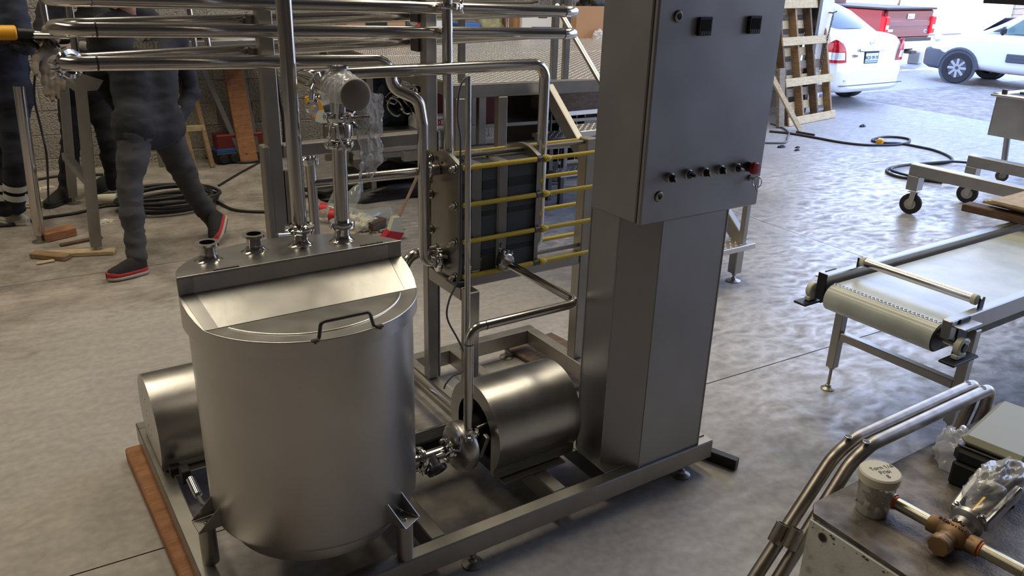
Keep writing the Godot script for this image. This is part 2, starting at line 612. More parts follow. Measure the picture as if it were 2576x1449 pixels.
# ---------------------------------------------------------------- setting
func set_stage() -> void:
	var cam := Camera3D.new()
	cam.name = "camera"
	cam.transform = Transform3D(cam_basis(), EYE)
	cam.fov = rad_to_deg(2.0 * atan(724.5 / FPX))
	cam.near = 0.05
	cam.far = 200.0
	add_child(cam)
	cam.current = true
	var sky_mat := ProceduralSkyMaterial.new()
	sky_mat.sky_top_color = Color(0.64, 0.75, 0.97)
	sky_mat.sky_horizon_color = Color(0.92, 0.95, 1.0)
	sky_mat.ground_horizon_color = Color(0.72, 0.71, 0.69)
	sky_mat.ground_bottom_color = Color(0.55, 0.54, 0.52)
	sky_mat.sky_energy_multiplier = 1.9
	sky_mat.ground_energy_multiplier = 1.5
	var env := Environment.new()
	env.background_mode = Environment.BG_SKY
	env.sky = Sky.new()
	env.sky.sky_material = sky_mat
	env.tonemap_mode = Environment.TONE_MAPPER_LINEAR
	env.tonemap_exposure = 1.22
	env.ambient_light_source = Environment.AMBIENT_SOURCE_DISABLED
	env.sdfgi_enabled = true
	env.ssao_enabled = true
	env.ssil_enabled = true
	var we := WorldEnvironment.new()
	we.name = "environment"
	we.environment = env
	add_child(we)
	var sun := DirectionalLight3D.new()
	sun.name = "sun"
	sun.light_color = Color(1.0, 0.95, 0.86)
	sun.light_energy = 3.5
	sun.light_angular_distance = 0.6
	sun.shadow_enabled = true
	add_child(sun)
	sun.look_at_from_position(Vector3.ZERO, Vector3(0.70, -0.68, -0.22), Vector3.UP)
	# translucent roof sheets: each a glowing panel with an area light of its size under it (the panels are built with the ceiling)
	for k in SKYLIGHTS.size():
		var s: Array = SKYLIGHTS[k]
		var l := AreaLight3D.new()
		l.name = "skylight_glow_%d" % k
		l.area_size = Vector2(s[2], s[3])
		l.area_normalize_energy = false
		l.light_energy = SKY_GLOW
		l.light_color = Color(1.0, 0.95, 0.84)
		l.shadow_enabled = true
		add_child(l)
		var p := house() * Vector3(s[0], ROOF_Y - 0.12, s[1])
		l.look_at_from_position(p, p + Vector3.DOWN, -house().basis.z)

const ROOF_Y := 6.4
const SKY_GLOW := 2.1
const SKYLIGHTS := [[-4.3, 3.0, 1.0, 5.0], [-0.7, 3.0, 1.0, 5.0], [2.9, 3.0, 1.0, 5.0], [6.4, 3.0, 1.0, 5.0]]   # x, z, width, length in the building's own axes
const DOOR_X := 8.05
const WALL_END := 7.78

# the building stands turned a little against the skid: its back wall is local z = 0
func house() -> Transform3D:
	return Transform3D(Basis(Vector3.UP, deg_to_rad(-5.0)), Vector3(1.5, 0, -7.78))

func on_wall(px: float, py: float, off := 0.0) -> Vector3:   # the point this pixel looks at on the plane 'off' in front of the back wall
	var n := house().basis.z
	var d := ray(px, py)
	return EYE + d * ((house().origin + n * off - EYE).dot(n) / d.dot(n))

func floor_material() -> StandardMaterial3D:
	# trowelled slab: grey with paler trowel streaks, smears and footprints on the right, brown dirt at the back left; the texture covers x -3..11, z -8.5..1.5
	var W := 2048
	var H := 1463
	var blot := noise_img(1024, 1024, 0.006, 101, 5).get_data()
	var mid := noise_img(1024, 1024, 0.025, 102, 4).get_data()
	var grit := noise_img(1024, 1024, 0.16, 103, 3).get_data()
	var warp := noise_img(1024, 1024, 0.012, 104, 3).get_data()
	var rid := FastNoiseLite.new()
	rid.seed = 105
	rid.frequency = 0.011
	rid.fractal_type = FastNoiseLite.FRACTAL_RIDGED
	rid.fractal_octaves = 4
	var ri := rid.get_seamless_image(1024, 1024)
	ri.convert(Image.FORMAT_L8)
	var ridge := ri.get_data()
	var ca := PackedByteArray()
	ca.resize(W * H * 3)
	var cr := PackedByteArray()
	cr.resize(W * H)
	for y in H:
		var z := -8.5 + 10.0 * y / H
		var my := (y & 1023) * 1024
		for x in W:
			var wx := -3.0 + 14.0 * x / W
			var i1 := my + (x & 1023)
			var b := blot[i1] / 255.0
			var w := warp[i1]
			# streaks drawn out along x, bent by the warp
			var sy := ((y * 4 + (w >> 2)) & 1023) * 1024 + ((x + (x >> 2) + (w >> 3)) & 1023)
			var s := mid[sy] / 255.0
			var g := grit[i1] / 255.0
			var f := ridge[((y * 5 + (w >> 2)) & 1023) * 1024 + ((x * 3 - y - (w >> 3)) & 1023)] / 255.0
			var v := 0.54 + (b - 0.5) * 0.13 + (s - 0.5) * 0.17 + (g - 0.5) * 0.20
			# smeared, walked-on patch in front of the open side
			var right := smoothstep(1.9, 3.4, wx + (b - 0.5) * 2.0) * (1.0 - smoothstep(6.5, 9.0, wx)) * smoothstep(-6.6, -4.6, z + (s - 0.5) * 1.4)
			v += right * ((f - 0.42) * 0.55 + (s - 0.5) * 0.3)
			var dirt := smoothstep(-4.35, -4.95, z - 0.18 * (1.4 - wx) + (b - 0.5) * 0.9 + (s - 0.5) * 0.5) * (1.0 - smoothstep(1.6, 3.0, wx))
			v -= dirt * (0.14 + (0.55 - mid[i1] / 255.0) * 0.5)
			v = clampf(v, 0.0, 1.0)
			var warm := clampf(0.5 - (wx - 1.5) * 0.16, 0.0, 1.0) * 0.7 + dirt * 0.5
			var k := (y * W + x) * 3
			var base := 92.0 + 112.0 * v
			ca[k] = int(clampf(base * (1.0 + 0.03 * warm), 0, 255))
			ca[k + 1] = int(clampf(base * (0.985 - 0.02 * warm), 0, 255))
			ca[k + 2] = int(clampf(base * (0.985 - 0.075 * warm), 0, 255))
			var r := 0.58 - (s - 0.5) * 0.3 + (b - 0.5) * 0.25 - right * (0.14 + (f - 0.4) * 0.3) + dirt * 0.25
			cr[y * W + x] = int(clampf(r, 0.2, 0.95) * 255)
	var m := flat(Color.WHITE, 1.0)
	m.albedo_texture = tex(Image.create_from_data(W, H, false, Image.FORMAT_RGB8, ca))
	m.roughness_texture = tex(Image.create_from_data(W, H, false, Image.FORMAT_L8, cr))
	m.roughness_texture_channel = BaseMaterial3D.TEXTURE_CHANNEL_RED
	m.metallic_specular = 0.6
	return m

func slab(st: SurfaceTool, x0: float, x1: float, z0: float, z1: float) -> void:
	var uv := func(x: float, z: float) -> Vector2: return Vector2((x + 3.0) / 14.0, (z + 8.5) / 10.0)
	var p := [Vector3(x0, 0, z0), Vector3(x0, 0, z1), Vector3(x1, 0, z1), Vector3(x1, 0, z0)]
	for j in [0, 1, 2, 0, 2, 3]:
		vtx(st, p[j], Vector3.UP, uv.call(p[j].x, p[j].z))
	for j in 4:
		var a: Vector3 = p[j]
		var b: Vector3 = p[(j + 1) % 4]
		quad_c(st, [a, b, b - Vector3(0, 0.12, 0), a - Vector3(0, 0.12, 0)], Vector3((x0 + x1) * 0.5, -0.06, (z0 + z1) * 0.5))

func hspan(called: String, parent: Node, lo: Vector3, hi: Vector3, m: Material) -> void:
	var st := nst()
	span(st, lo, hi)
	lpart(called, st, m, parent)

func hstruct(called: String, label: String) -> Node3D:
	var o := struct(called, label)
	o.transform = house()
	return o

func build_room() -> void:
	var fm := floor_material()
	var fl := struct("floor", "grey trowelled concrete floor cut into large slabs")
	fl.rotation.y = deg_to_rad(-2.7)
	var xs := [-6.0, -0.4, 4.68, 9.7, 14.7, 19.7, 26.0, 36.0]
	var zs := [-26.0, -17.5, -12.6, -10.1, -7.55, -5.05, -2.33, 0.3, 2.8, 7.0]
	for i in xs.size() - 1:
		for j in zs.size() - 1:
			var st := nst()
			slab(st, xs[i] + 0.003, xs[i + 1] - 0.003, zs[j] + 0.003, zs[j + 1] - 0.003)
			lpart("slab", st, fm, fl)
	hspan("sub_base", fl, Vector3(-6, -0.3, -26), Vector3(36, -0.012, 7), M.floor_joint)
	# back wall of concrete blocks: the courses in view are single blocks, the rest of the wall is plain
	var wb := hstruct("wall_back", "bare grey concrete block wall behind the platform")
	hspan("wall_core", wb, Vector3(-7.2, 0, -0.2), Vector3(WALL_END, ROOF_Y, 0.009), M.mortar)
	var bm := []
	for k in 3:
		var st := nst()
		box(st, Vector3.ZERO, Vector3(0.394, 0.197, 0.03), 0.004)
		var me := st.commit()
		me.surface_set_material(0, M["block%d" % k])
		bm.append(me)
	var half := nst()
	box(half, Vector3.ZERO, Vector3(0.194, 0.197, 0.03), 0.004)
	var hm := half.commit()
	hm.surface_set_material(0, M.block1)
	rng.seed = 9
	for c in 9:
		var y := 0.203 * c
		var x := -2.8 + (0.2 if c % 2 == 1 else 0.0)
		if c % 2 == 1:
			mpart("block", hm, wb, Transform3D(Basis(), Vector3(-2.7, y, 0)))
		while x < WALL_END - 0.3:
			var b := Basis(Vector3.BACK, rng.randf_range(-0.004, 0.004))
			mpart("block", bm[rng.randi() % 3], wb, Transform3D(b, Vector3(x + 0.2, y, rng.randf_range(-0.003, 0.002))))
			x += 0.4
		if WALL_END - x > 0.15:
			mpart("block", hm, wb, Transform3D(Basis(), Vector3(x + 0.1, y, 0)))
	hspan("plain_wall", wb, Vector3(-7.2, 1.735, -0.02), Vector3(WALL_END, ROOF_Y, 0.012), M.render_wall)
	hspan("plain_wall", wb, Vector3(-7.2, 0, -0.02), Vector3(-2.8, 1.735, 0.012), M.render_wall)
	var wl := hstruct("wall_left", "plain workshop wall on the closed left side")
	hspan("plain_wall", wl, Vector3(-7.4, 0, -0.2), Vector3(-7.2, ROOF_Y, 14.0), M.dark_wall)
	var wf := hstruct("wall_front", "plain workshop wall behind the viewer")
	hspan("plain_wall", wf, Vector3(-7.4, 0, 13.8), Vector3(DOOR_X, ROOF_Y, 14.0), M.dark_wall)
	# the open side: a lintel over the whole width, a closed stretch towards the viewer
	var wr := hstruct("wall_right", "lintel and closed stretch of wall on the open side of the workshop")
	hspan("lintel", wr, Vector3(DOOR_X - 0.15, 4.9, -0.2), Vector3(DOOR_X + 0.1, ROOF_Y, 14.0), M.render_wall)
	hspan("plain_wall", wr, Vector3(DOOR_X - 0.15, 0, 8.6), Vector3(DOOR_X + 0.1, 4.9, 14.0), M.render_wall)
	var ce := hstruct("ceiling", "sheet roof with translucent light strips")
	var x := -7.4
	for k in SKYLIGHTS.size() + 1:
		var x1: float = SKYLIGHTS[k][0] - SKYLIGHTS[k][2] * 0.5 if k < SKYLIGHTS.size() else DOOR_X + 0.4
		hspan("roof_sheet", ce, Vector3(x, ROOF_Y, -0.4), Vector3(x1, ROOF_Y + 0.1, 14.2), M.roof)
		if k < SKYLIGHTS.size():
			x = x1 + SKYLIGHTS[k][2]
			var za: float = SKYLIGHTS[k][1] - SKYLIGHTS[k][3] * 0.5
			var zb: float = SKYLIGHTS[k][1] + SKYLIGHTS[k][3] * 0.5
			hspan("roof_sheet", ce, Vector3(x1, ROOF_Y, -0.4), Vector3(x, ROOF_Y + 0.1, za), M.roof)
			hspan("roof_sheet", ce, Vector3(x1, ROOF_Y, zb), Vector3(x, ROOF_Y + 0.1, 14.2), M.roof)
			hspan("light_sheet", ce, Vector3(x1, ROOF_Y - 0.02, za), Vector3(x, ROOF_Y + 0.06, zb), M.skylight)
	# steel column at the end of the block wall, with a chain hanging on it
	var cp := house() * Vector3(WALL_END + 0.16, 0, 0.12)
	var co := thing("steel_column", "pale painted steel column at the end of the block wall", "column", cp, deg_to_rad(-5.0))
	lbox("web", co, Vector3(-0.12, 0, -0.1), Vector3(0.11, 4.9, 0.08), M.gate, 0.004)
	lbox("angle", co, Vector3(-0.18, 0, 0.0), Vector3(-0.12, 4.9, 0.10), M.dark_steel, 0.003)
	var st: SurfaceTool
	var hk := cp + Vector3(0.03, 1.30, 0.10)
	var ch := thing("chain", "thin steel chain hanging from a hook on the column", "chain", hk - Vector3(0, 0.7, 0))
	st = nst()
	tube(st, bend([hk - Vector3(0, 0, 0.02), hk + Vector3(0, 0, 0.05), hk + Vector3(0.05, 0.02, 0.06)], 0.015, 4), 0.008, 8)
	part("hook", st, M.rusty, ch)
	for k in 22:
		var l := nst()
		var c := hk + Vector3(-0.004 * k, -0.03 - 0.031 * k, 0.05)
		var ring := PackedVector3Array()
		for q in 9:
			var a := TAU * q / 8
			var d := Vector3(cos(a) * 0.010, sin(a) * 0.021, 0)
			ring.append(c + (d if k % 2 == 0 else Vector3(0, d.y, d.x)))
		tube(l, ring, 0.0045, 6, false)
		part("link", l, M.dark_steel if k != 6 else M.red, ch)

# ---------------------------------------------------------------- the skid and what stands on it
const RT := 0.13   # top of the base rails

func levelling_foot(parent: Node, x: float, z: float, top: float, disc := 0.035) -> void:
	var st := nst()
	lathe(st, [Vector2(0, 0), Vector2(disc, 0), Vector2(disc, 0.004), Vector2(0.014, 0.012), Vector2(0.012, 0.022), Vector2(0.007, 0.024), Vector2(0.007, top), Vector2(0, top)], Transform3D(Basis(), Vector3(x, 0, z)), 20)
	lathe(st, [Vector2(0.007, top - 0.022), Vector2(0.013, top - 0.022), Vector2(0.013, top - 0.01), Vector2(0.007, top - 0.01)], Transform3D(Basis(), Vector3(x, 0, z)), 6)
	part("levelling_foot", st, M.frame, parent)

func build_skid() -> void:
	var t := thing("skid_frame", "low stainless tube base frame carrying the tank, pumps and control cabinet", "frame", Vector3(1.2, 0, -2.3))
	var x0 := 0.302
	var x1 := 2.088
	var z0 := -2.925
	var z1 := -1.72
	var b := RT - 0.075
	for r in [[x0, z1 - 0.05, x1, z1], [x0, z0, x1, z0 + 0.05], [x0, z0 + 0.05, x0 + 0.05, z1 - 0.05], [x1 - 0.05, z0 + 0.05, x1, z1 - 0.05]]:
		var st := nst()
		span(st, Vector3(r[0], b, r[1]), Vector3(r[2], RT, r[3]), 0.004)
		part("rail", st, M.frame, t)
	for r in [[1.388, 1.442], [1.612, 1.66], [0.93, 0.98]]:
		var st := nst()
		span(st, Vector3(r[0], b, z0 + 0.05), Vector3(r[1], RT - 0.001, z1 - 0.05), 0.004)
		part("cross_tube", st, M.frame, t)
	# flat plates: under the left motor, under the pump and under the cabinet
	for r in [[0.352, -2.9, 0.62, -2.50], [1.27, -2.24, 1.525, -1.888], [1.6, -2.1, 2.08, -1.76]]:
		var st := nst()
		span(st, Vector3(r[0], RT - 0.001, r[1]), Vector3(r[2], RT + 0.005, r[3]), 0.001)
		part("base_plate", st, M.frame, t)
	for x in [1.388, 1.442, 1.612]:   # weld beads where the cross tubes meet the front rail
		var wd := nst()
		tube(wd, PackedVector3Array([Vector3(x, RT, z1 - 0.05), Vector3(x + 0.004, RT - 0.07, z1 - 0.05)]), 0.003, 6)
		part("weld_bead", wd, M.dark_steel, t)
	for f in [[1.969, -1.752], [1.94, -2.9], [0.33, -1.80], [1.06, -1.745], [0.55, -2.9]]:
		levelling_foot(t, f[0], f[1], b)
	# wood under the frame
	var wl := nst()
	span(wl, Vector3(-0.034, 0, -0.62), Vector3(0.034, 0.053, 0.66), 0.006)
	single("wooden_beam", wl, M.wood_orange, "weathered orange-brown wooden beam wedged under the left side rail", "wood", Vector3(0.297, 0, -2.28), 0.02)
	var wk := nst()
	box(wk, Vector3(0, 0.022, 0), Vector3(0.035, 0.044, 0.28), 0.003)
	single("square_bar", wk, M.black_steel, "short dark square steel bar poking out under the cabinet corner", "bar", Vector3(2.13, 0, -1.80), 0.35)
	var wc := nst()
	box(wc, Vector3(0, 0.016, 0), Vector3(0.3, 0.012, 0.5), 0.001)
	box(wc, Vector3(0.05, 0.005, 0.0), Vector3(0.22, 0.010, 0.5), 0.001)
	single("plywood_board", wc, M.wood_dark, "splintered brown board lying on the floor under the back rail", "board", Vector3(2.14, 0, -2.72), 0.1)

# a clamp round a tube: band, hinge, bolt and wing nut
func pipe_clamp(parent: Node, at: Vector3, axis: Vector3, r: float, out: Vector3, big := 1.0) -> MeshInstance3D:
	var st := nst()
	lathe(st, [Vector2(r, -0.010), Vector2(r + 0.012, -0.008), Vector2(r + 0.014, 0), Vector2(r + 0.012, 0.008), Vector2(r, 0.010)], along(at, axis), 22)
	var o := out.normalized()
	var c := part("clamp", st, M.chrome, parent)
	var s2 := nst()
	var a := axis.normalized()
	var side := a.cross(o).normalized()
	var p := at + o * (r + 0.012)
	box(s2, p + side * 0.009, Vector3(0.008, 0.020, 0.026), 0.002, Basis(side, a, o))
	box(s2, p - side * 0.009, Vector3(0.008, 0.020, 0.026), 0.002, Basis(side, a, o))
	part("lug", s2, M.chrome, c)
	var s3 := nst()
	tube(s3, PackedVector3Array([p - side * 0.02, p + side * 0.032]), 0.0045, 8)
	lathe(s3, [Vector2(0.004, 0), Vector2(0.009, 0.001), Vector2(0.009, 0.014), Vector2(0.004, 0.016)], along(p + side * 0.016, side), 10)
	for w in [-1.0, 1.0]:
		var q := p + side * 0.026
		bar(s3, q + a * w * 0.006, q + a * w * 0.024 * big + side * 0.010, 0.004, 0.012, 0.0015, o)
	part("wing_nut", s3, M.chrome, c)
	return c

func build_tank() -> void:
	var C := Vector3(0.678, 0, -2.043)
	var R := 0.304
	var t := thing("balance_tank", "round stainless balance tank with a folded hinged lid on three legs", "tank", Vector3(C.x, RT, C.z))
	var st := nst()
	var xf := Transform3D(Basis(), C)
	lathe(st, [Vector2(0, 0.205), Vector2(R * 0.5, 0.212), Vector2(R - 0.03, 0.235), Vector2(R - 0.006, 0.247), Vector2(R, 0.262), Vector2(R, 0.882)], xf, 72)
	part("shell", st, M.satin, t)
	# skirt ring at the bottom
	st = nst()
	lathe(st, [Vector2(R - 0.05, 0.222), Vector2(R - 0.05, 0.18), Vector2(R - 0.06, 0.18), Vector2(R - 0.06, 0.226)], xf, 48)
	part("bottom_ring", st, M.satin, t)
	# three legs, each with its welded channel bracket
	for a in [63.0, 176.0, -60.0]:
		var d := Vector3(cos(deg_to_rad(a)), 0, sin(deg_to_rad(a)))
		var p := C + d * (R + 0.030)
		st = nst()
		tube(st, PackedVector3Array([p + Vector3(0, RT, 0), p + Vector3(0, 0.255, 0)]), 0.024, 20)
		var leg := part("leg", st, M.frame, t)
		var s2 := nst()
		var b := Basis(d.cross(Vector3.UP).normalized(), Vector3.UP, d) * Basis()
		box(s2, p + Vector3(0, 0.258, 0) - d * 0.004, Vector3(0.062, 0.004, 0.066), 0.001, b)
		for s in [-1.0, 1.0]:
			var w: Vector3 = b.x * (0.031 * s)
			var i0 := p + w - d * 0.036
			var q := [i0 + Vector3(0, 0.262, 0), p + w + d * 0.03 + Vector3(0, 0.262, 0), i0 + Vector3(0, 0.325, 0)]
			tri(s2, q[0], q[1], q[2])
			tri(s2, q[0] + b.x * 0.003 * s, q[2] + b.x * 0.003 * s, q[1] + b.x * 0.003 * s)
			quad_c(s2, [q[1], q[2], q[2] + b.x * 0.003 * s, q[1] + b.x * 0.003 * s], i0)
		part("bracket", s2, M.frame, leg)
		var s3 := nst()
		lathe(s3, [Vector2(0.007, 0), Vector2(0.007, 0.004), Vector2(0.005, 0.006), Vector2(0, 0.0065)], Transform3D(Basis(), p + Vector3(0, 0.260, 0)), 10)
		part("bolt", s3, M.chrome, leg)
	# lid: flat half moon, sloping panel, upright lip, hinged to the top plate
	var RL := 0.3165
	var zA := -2.066   # lip
	var zB := -1.925   # fold to the half moon
	var yT := 0.985
	var yF := 0.888
	var prof := func(z: float) -> float:
		if z >= zB:
			return yF
		if z >= zA:
			return lerpf(0.937, yF, (z - zA) / (zB - zA))
		return yT - 0.03 * (zA - z) / 0.28
	var half := func(z: float) -> float: return sqrt(maxf(RL * RL - (z - C.z) * (z - C.z), 0.0))
	var strip := func(s: SurfaceTool, z0: float, z1: float, n: int) -> void:
		for k in n:
			var a: float = lerpf(z0, z1, float(k) / n)
			var b: float = lerpf(z0, z1, float(k + 1) / n)
			var ha: float = half.call(a)
			var hb: float = half.call(b)
			quad_c(s, [Vector3(C.x - ha, prof.call(a), a), Vector3(C.x + ha, prof.call(a), a), Vector3(C.x + hb, prof.call(b), b), Vector3(C.x - hb, prof.call(b), b)], C)
	var skirt := func(s: SurfaceTool, a0: float, a1: float, low: float, n: int) -> void:
		for k in n:
			var p := []
			var nn := []
			for f in [0.0, 1.0]:
				var a := deg_to_rad(lerpf(a0, a1, (k + f) / n))
				var d := Vector3(cos(a), 0, sin(a))
				var q := C + d * RL
				p.append(Vector3(q.x, low, q.z))
				p.append(Vector3(q.x, maxf(prof.call(q.z), low), q.z))
				nn.append(d)
			vtx(s, p[0], nn[0]); vtx(s, p[1], nn[0]); vtx(s, p[3], nn[1])
			vtx(s, p[0], nn[0]); vtx(s, p[3], nn[1]); vtx(s, p[2], nn[1])
	var lid := nst()
	strip.call(lid, zB, C.z + RL - 0.0005, 30)
	strip.call(lid, zA + 0.0005, zB, 4)
	var hA: float = half.call(zA)
	quad_c(lid, [Vector3(C.x - hA, 0.937, zA), Vector3(C.x + hA, 0.937, zA), Vector3(C.x + hA, yT, zA), Vector3(C.x - hA, yT, zA)], C + Vector3(0, 0.95, -0.3))
	var aL := rad_to_deg(asin((zA - C.z) / RL))
	skirt.call(lid, aL, 180.0 - aL, 0.846, 70)
	var lo := part("lid", lid, M.lid, t)
	var e := nst()   # folded edges catch the light
	tube(e, PackedVector3Array([Vector3(C.x - hA, yT - 0.001, zA), Vector3(C.x + hA, yT - 0.001, zA)]), 0.0035, 8)
	var hB: float = half.call(zB)
	tube(e, PackedVector3Array([Vector3(C.x - hB, yF, zB), Vector3(C.x + hB, yF, zB)]), 0.002, 8)
	var rim := PackedVector3Array()
	for k in 61:
		var a := lerpf(asin((zB - C.z) / RL), PI - asin((zB - C.z) / RL), k / 60.0)
		rim.append(C + Vector3(cos(a) * (RL - 0.001), yF - 0.001, sin(a) * (RL - 0.001)))
	tube(e, rim, 0.0025, 8)
	part("folded_edge", e, M.lid, lo)
	var em := nst()   # pressed bead
	var arc := PackedVector3Array()
	for k in 41:
		var a := lerpf(0.50, PI - 0.50, k / 40.0)
		arc.append(C + Vector3(cos(a) * 0.268, yF - 0.002, sin(a) * 0.268))
	tube(em, arc, 0.0052, 8)
	part("pressed_bead", em, M.lid, lo)
	for s in [-1.0, 1.0]:   # smoother ground band down each side of the lip and the slope
		var bd := nst()
		for z in [[zA, zB]]:
			var h0: float = half.call(z[0])
			var h1: float = half.call(z[1])
			quad_c(bd, [Vector3(C.x + s * (h0 - 0.004), 0.938, z[0] + 0.001), Vector3(C.x + s * (h0 - 0.04), 0.938, z[0] + 0.001), Vector3(C.x + s * (h1 - 0.036), yF + 0.0008, z[1]), Vector3(C.x + s * (h1 - 0.002), yF + 0.0008, z[1])], C)
		quad_c(bd, [Vector3(C.x + s * (hA - 0.002), 0.938, zA + 0.0008), Vector3(C.x + s * (hA - 0.04), 0.938, zA + 0.0008), Vector3(C.x + s * (hA - 0.04), yT - 0.004, zA + 0.0008), Vector3(C.x + s * (hA - 0.002), yT - 0.004, zA + 0.0008)], C + Vector3(0, 0.95, -0.3))
		part("edge_band", bd, M.band, lo)
	# handle of bent rod
	var h := nst()
	tube(h, bend([Vector3(0.597, 0.884, -1.735), Vector3(0.612, 0.889, -1.742), Vector3(0.620, 0.930, -1.745), Vector3(0.748, 0.930, -1.745), Vector3(0.757, 0.889, -1.742), Vector3(0.775, 0.884, -1.735)], 0.012, 6), 0.005, 10)
	for x in [0.600, 0.770]:
		box(h, Vector3(x, 0.889, -1.736), Vector3(0.02, 0.006, 0.014), 0.002)
	part("handle", h, M.dark_steel, lo)
	# top plate behind the lip
	var tp := nst()
	strip.call(tp, C.z - RL + 0.0005, zA - 0.003, 34)
	skirt.call(tp, 180.0 - aL, 360.0 + aL, 0.846, 70)
	part("top_plate", tp, M.lid, t)
	for hx in [[0.457, 0.525], [0.872, 0.942]]:
		for k in 4:
			var hs := nst()
			var a: float = lerpf(hx[0], hx[1], k / 4.0)
			cyl(hs, Vector3(a, 0.9845, -2.078), Vector3(a + (hx[1] - hx[0]) * 0.22, 0.9845, -2.078), 0.0045, 8)
			part("hinge_knuckle", hs, M.dark_steel, lo)
	# ferrules on the top plate
	for f in [[0.477, -2.205, 0], [0.611, -2.226, 0], [0.741, -2.211, 1], [0.858, -2.181, 1]]:
		var y: float = prof.call(f[1])
		var fs := nst()
		lathe(fs, [Vector2(0.040, 0), Vector2(0.032, 0.005), Vector2(0.0245, 0.014), Vector2(0.0225, 0.022), Vector2(0.0225, 0.044), Vector2(0.033, 0.047), Vector2(0.033, 0.054), Vector2(0.0205, 0.054), Vector2(0.0205, -0.005)], Transform3D(Basis(), Vector3(f[0], y - 0.001, f[1])), 30)
		part("ferrule", fs, M.pipe_fine, t)
	for f in [[0.477, -2.205], [0.611, -2.226]]:
		var ds := nst()
		lathe(ds, [Vector2(0.0205, 0.972), Vector2(0, 0.972)], Transform3D(Basis(), Vector3(f[0], 0, f[1])), 20)
		part("bore", ds, M.black, t)

func build_risers() -> void:
	# tall riser from the third ferrule
	var t := thing("riser_pipe", "tall polished riser pipe clamped on the tank top and rising out of sight", "pipe", Vector3(0.741, 1.02, -2.211))
	var st := nst()
	tube(st, PackedVector3Array([Vector3(0.741, 1.02, -2.211), Vector3(0.742, 2.4, -2.211)]), 0.0215, 28)
	part("tube", st, M.pipe, t)
	st = nst()
	lathe(st, [Vector2(0.0215, 0), Vector2(0.033, 0.001), Vector2(0.033, 0.007), Vector2(0.0215, 0.012)], Transform3D(Basis(), Vector3(0.741, 1.022, -2.211)), 26)
	part("ferrule", st, M.pipe_fine, t)
	var cl := pipe_clamp(t, Vector3(0.741, 1.022, -2.211), Vector3.UP, 0.030, Vector3(-0.75, 0, 0.65))
	st = nst()
	tube(st, PackedVector3Array([Vector3(0.703, 1.020, -2.175), Vector3(0.672, 1.026, -2.160), Vector3(0.655, 1.030, -2.152)]), 0.0065, 8)
	part("bolt_rod", st, M.chrome, cl)
	# riser with diverting valve from the fourth ferrule
	var x := 0.863
	var z := -2.181
	t = thing("valve_riser", "polished riser with clamped valve and round disc under plastic film", "valve", Vector3(x, 1.02, z))
	st = nst()
	tube(st, PackedVector3Array([Vector3(0.859, 1.02, z), Vector3(x, 1.275, z)]), 0.0215, 26)
	part("lower_tube", st, M.pipe, t)
	st = nst()
	lathe(st, [Vector2(0.0215, 0), Vector2(0.036, 0.0), Vector2(0.0375, 0.004), Vector2(0.0375, 0.016), Vector2(0.036, 0.02), Vector2(0.0215, 0.02)], Transform3D(Basis(), Vector3(0.859, 1.016, z)), 26)
	part("collar", st, M.chrome, t)
	st = nst()
	lathe(st, [Vector2(0.022, 1.272), Vector2(0.030, 1.276), Vector2(0.034, 1.284), Vector2(0.034, 1.316), Vector2(0.030, 1.322), Vector2(0.022, 1.326), Vector2(0.022, 1.35), Vector2(0.022, 1.46)], Transform3D(Basis(), Vector3(x + 0.002, 0, z)), 26)
	var vb := part("valve_body", st, M.pipe_fine, t)
	for k in 6:
		var s2 := nst()
		var a := TAU * k / 6.0 + 0.3
		box(s2, Vector3(x + 0.002 + cos(a) * 0.034, 1.30, z + sin(a) * 0.034), Vector3(0.008, 0.034, 0.012), 0.002, Basis(Vector3.UP, -a))
		part("body_lug", s2, M.cast, vb)
	pipe_clamp(t, Vector3(x, 1.262, z), Vector3.UP, 0.029, Vector3(-0.3, 0, 0.95))
	pipe_clamp(t, Vector3(x + 0.002, 1.340, z), Vector3.UP, 0.029, Vector3(0.1, 0, 1))
	st = nst()   # lever of the upper clamp
	tube(st, PackedVector3Array([Vector3(x + 0.012, 1.340, z + 0.040), Vector3(x + 0.045, 1.342, z + 0.046), Vector3(x + 0.075, 1.342, z + 0.046)]), 0.006, 10)
	part("lever", st, M.cast, t)
	st = nst()   # open ferrule on top
	lathe(st, [Vector2(0.0215, 1.45), Vector2(0.0215, 1.470), Vector2(0.031, 1.474), Vector2(0.031, 1.480), Vector2(0.019, 1.480), Vector2(0.019, 1.45)], Transform3D(Basis(), Vector3(x + 0.008, 0, z)), 26)
	part("top_ferrule", st, M.chrome, t)
	# cross branch: disc towards the viewer, pipe running back
	var y := 1.411
	st = nst()
	lathe(st, [Vector2(0, 0), Vector2(0.038, 0), Vector2(0.0425, 0.003), Vector2(0.0425, 0.014), Vector2(0.040, 0.018), Vector2(0.026, 0.022), Vector2(0.0225, 0.03), Vector2(0.0225, 0.14)], along(Vector3(x + 0.017, y, -2.083), Vector3(0, 0, -1)), 34)
	part("blank_disc", st, M.disc, t)
	# clamp with a large wing nut on the pipe behind
	pipe_clamp(t, Vector3(0.872, y, -2.30), Vector3.BACK, 0.030, Vector3(-1, -0.15, 0), 1.2)
	st = nst()
	tube(st, bend([Vector3(0.842, 1.415, -2.295), Vector3(0.832, 1.40, -2.29), Vector3(0.828, 1.375, -2.285)], 0.01, 4), 0.008, 10)
	lathe(st, [Vector2(0.010, -0.006), Vector2(0.019, -0.006), Vector2(0.019, 0.006), Vector2(0.010, 0.006), Vector2(0.010, -0.006)], along(Vector3(0.828, 1.352, -2.285), Vector3(0.3, 0, 1)), 18)
	part("ring_bolt", st, M.chrome, t)

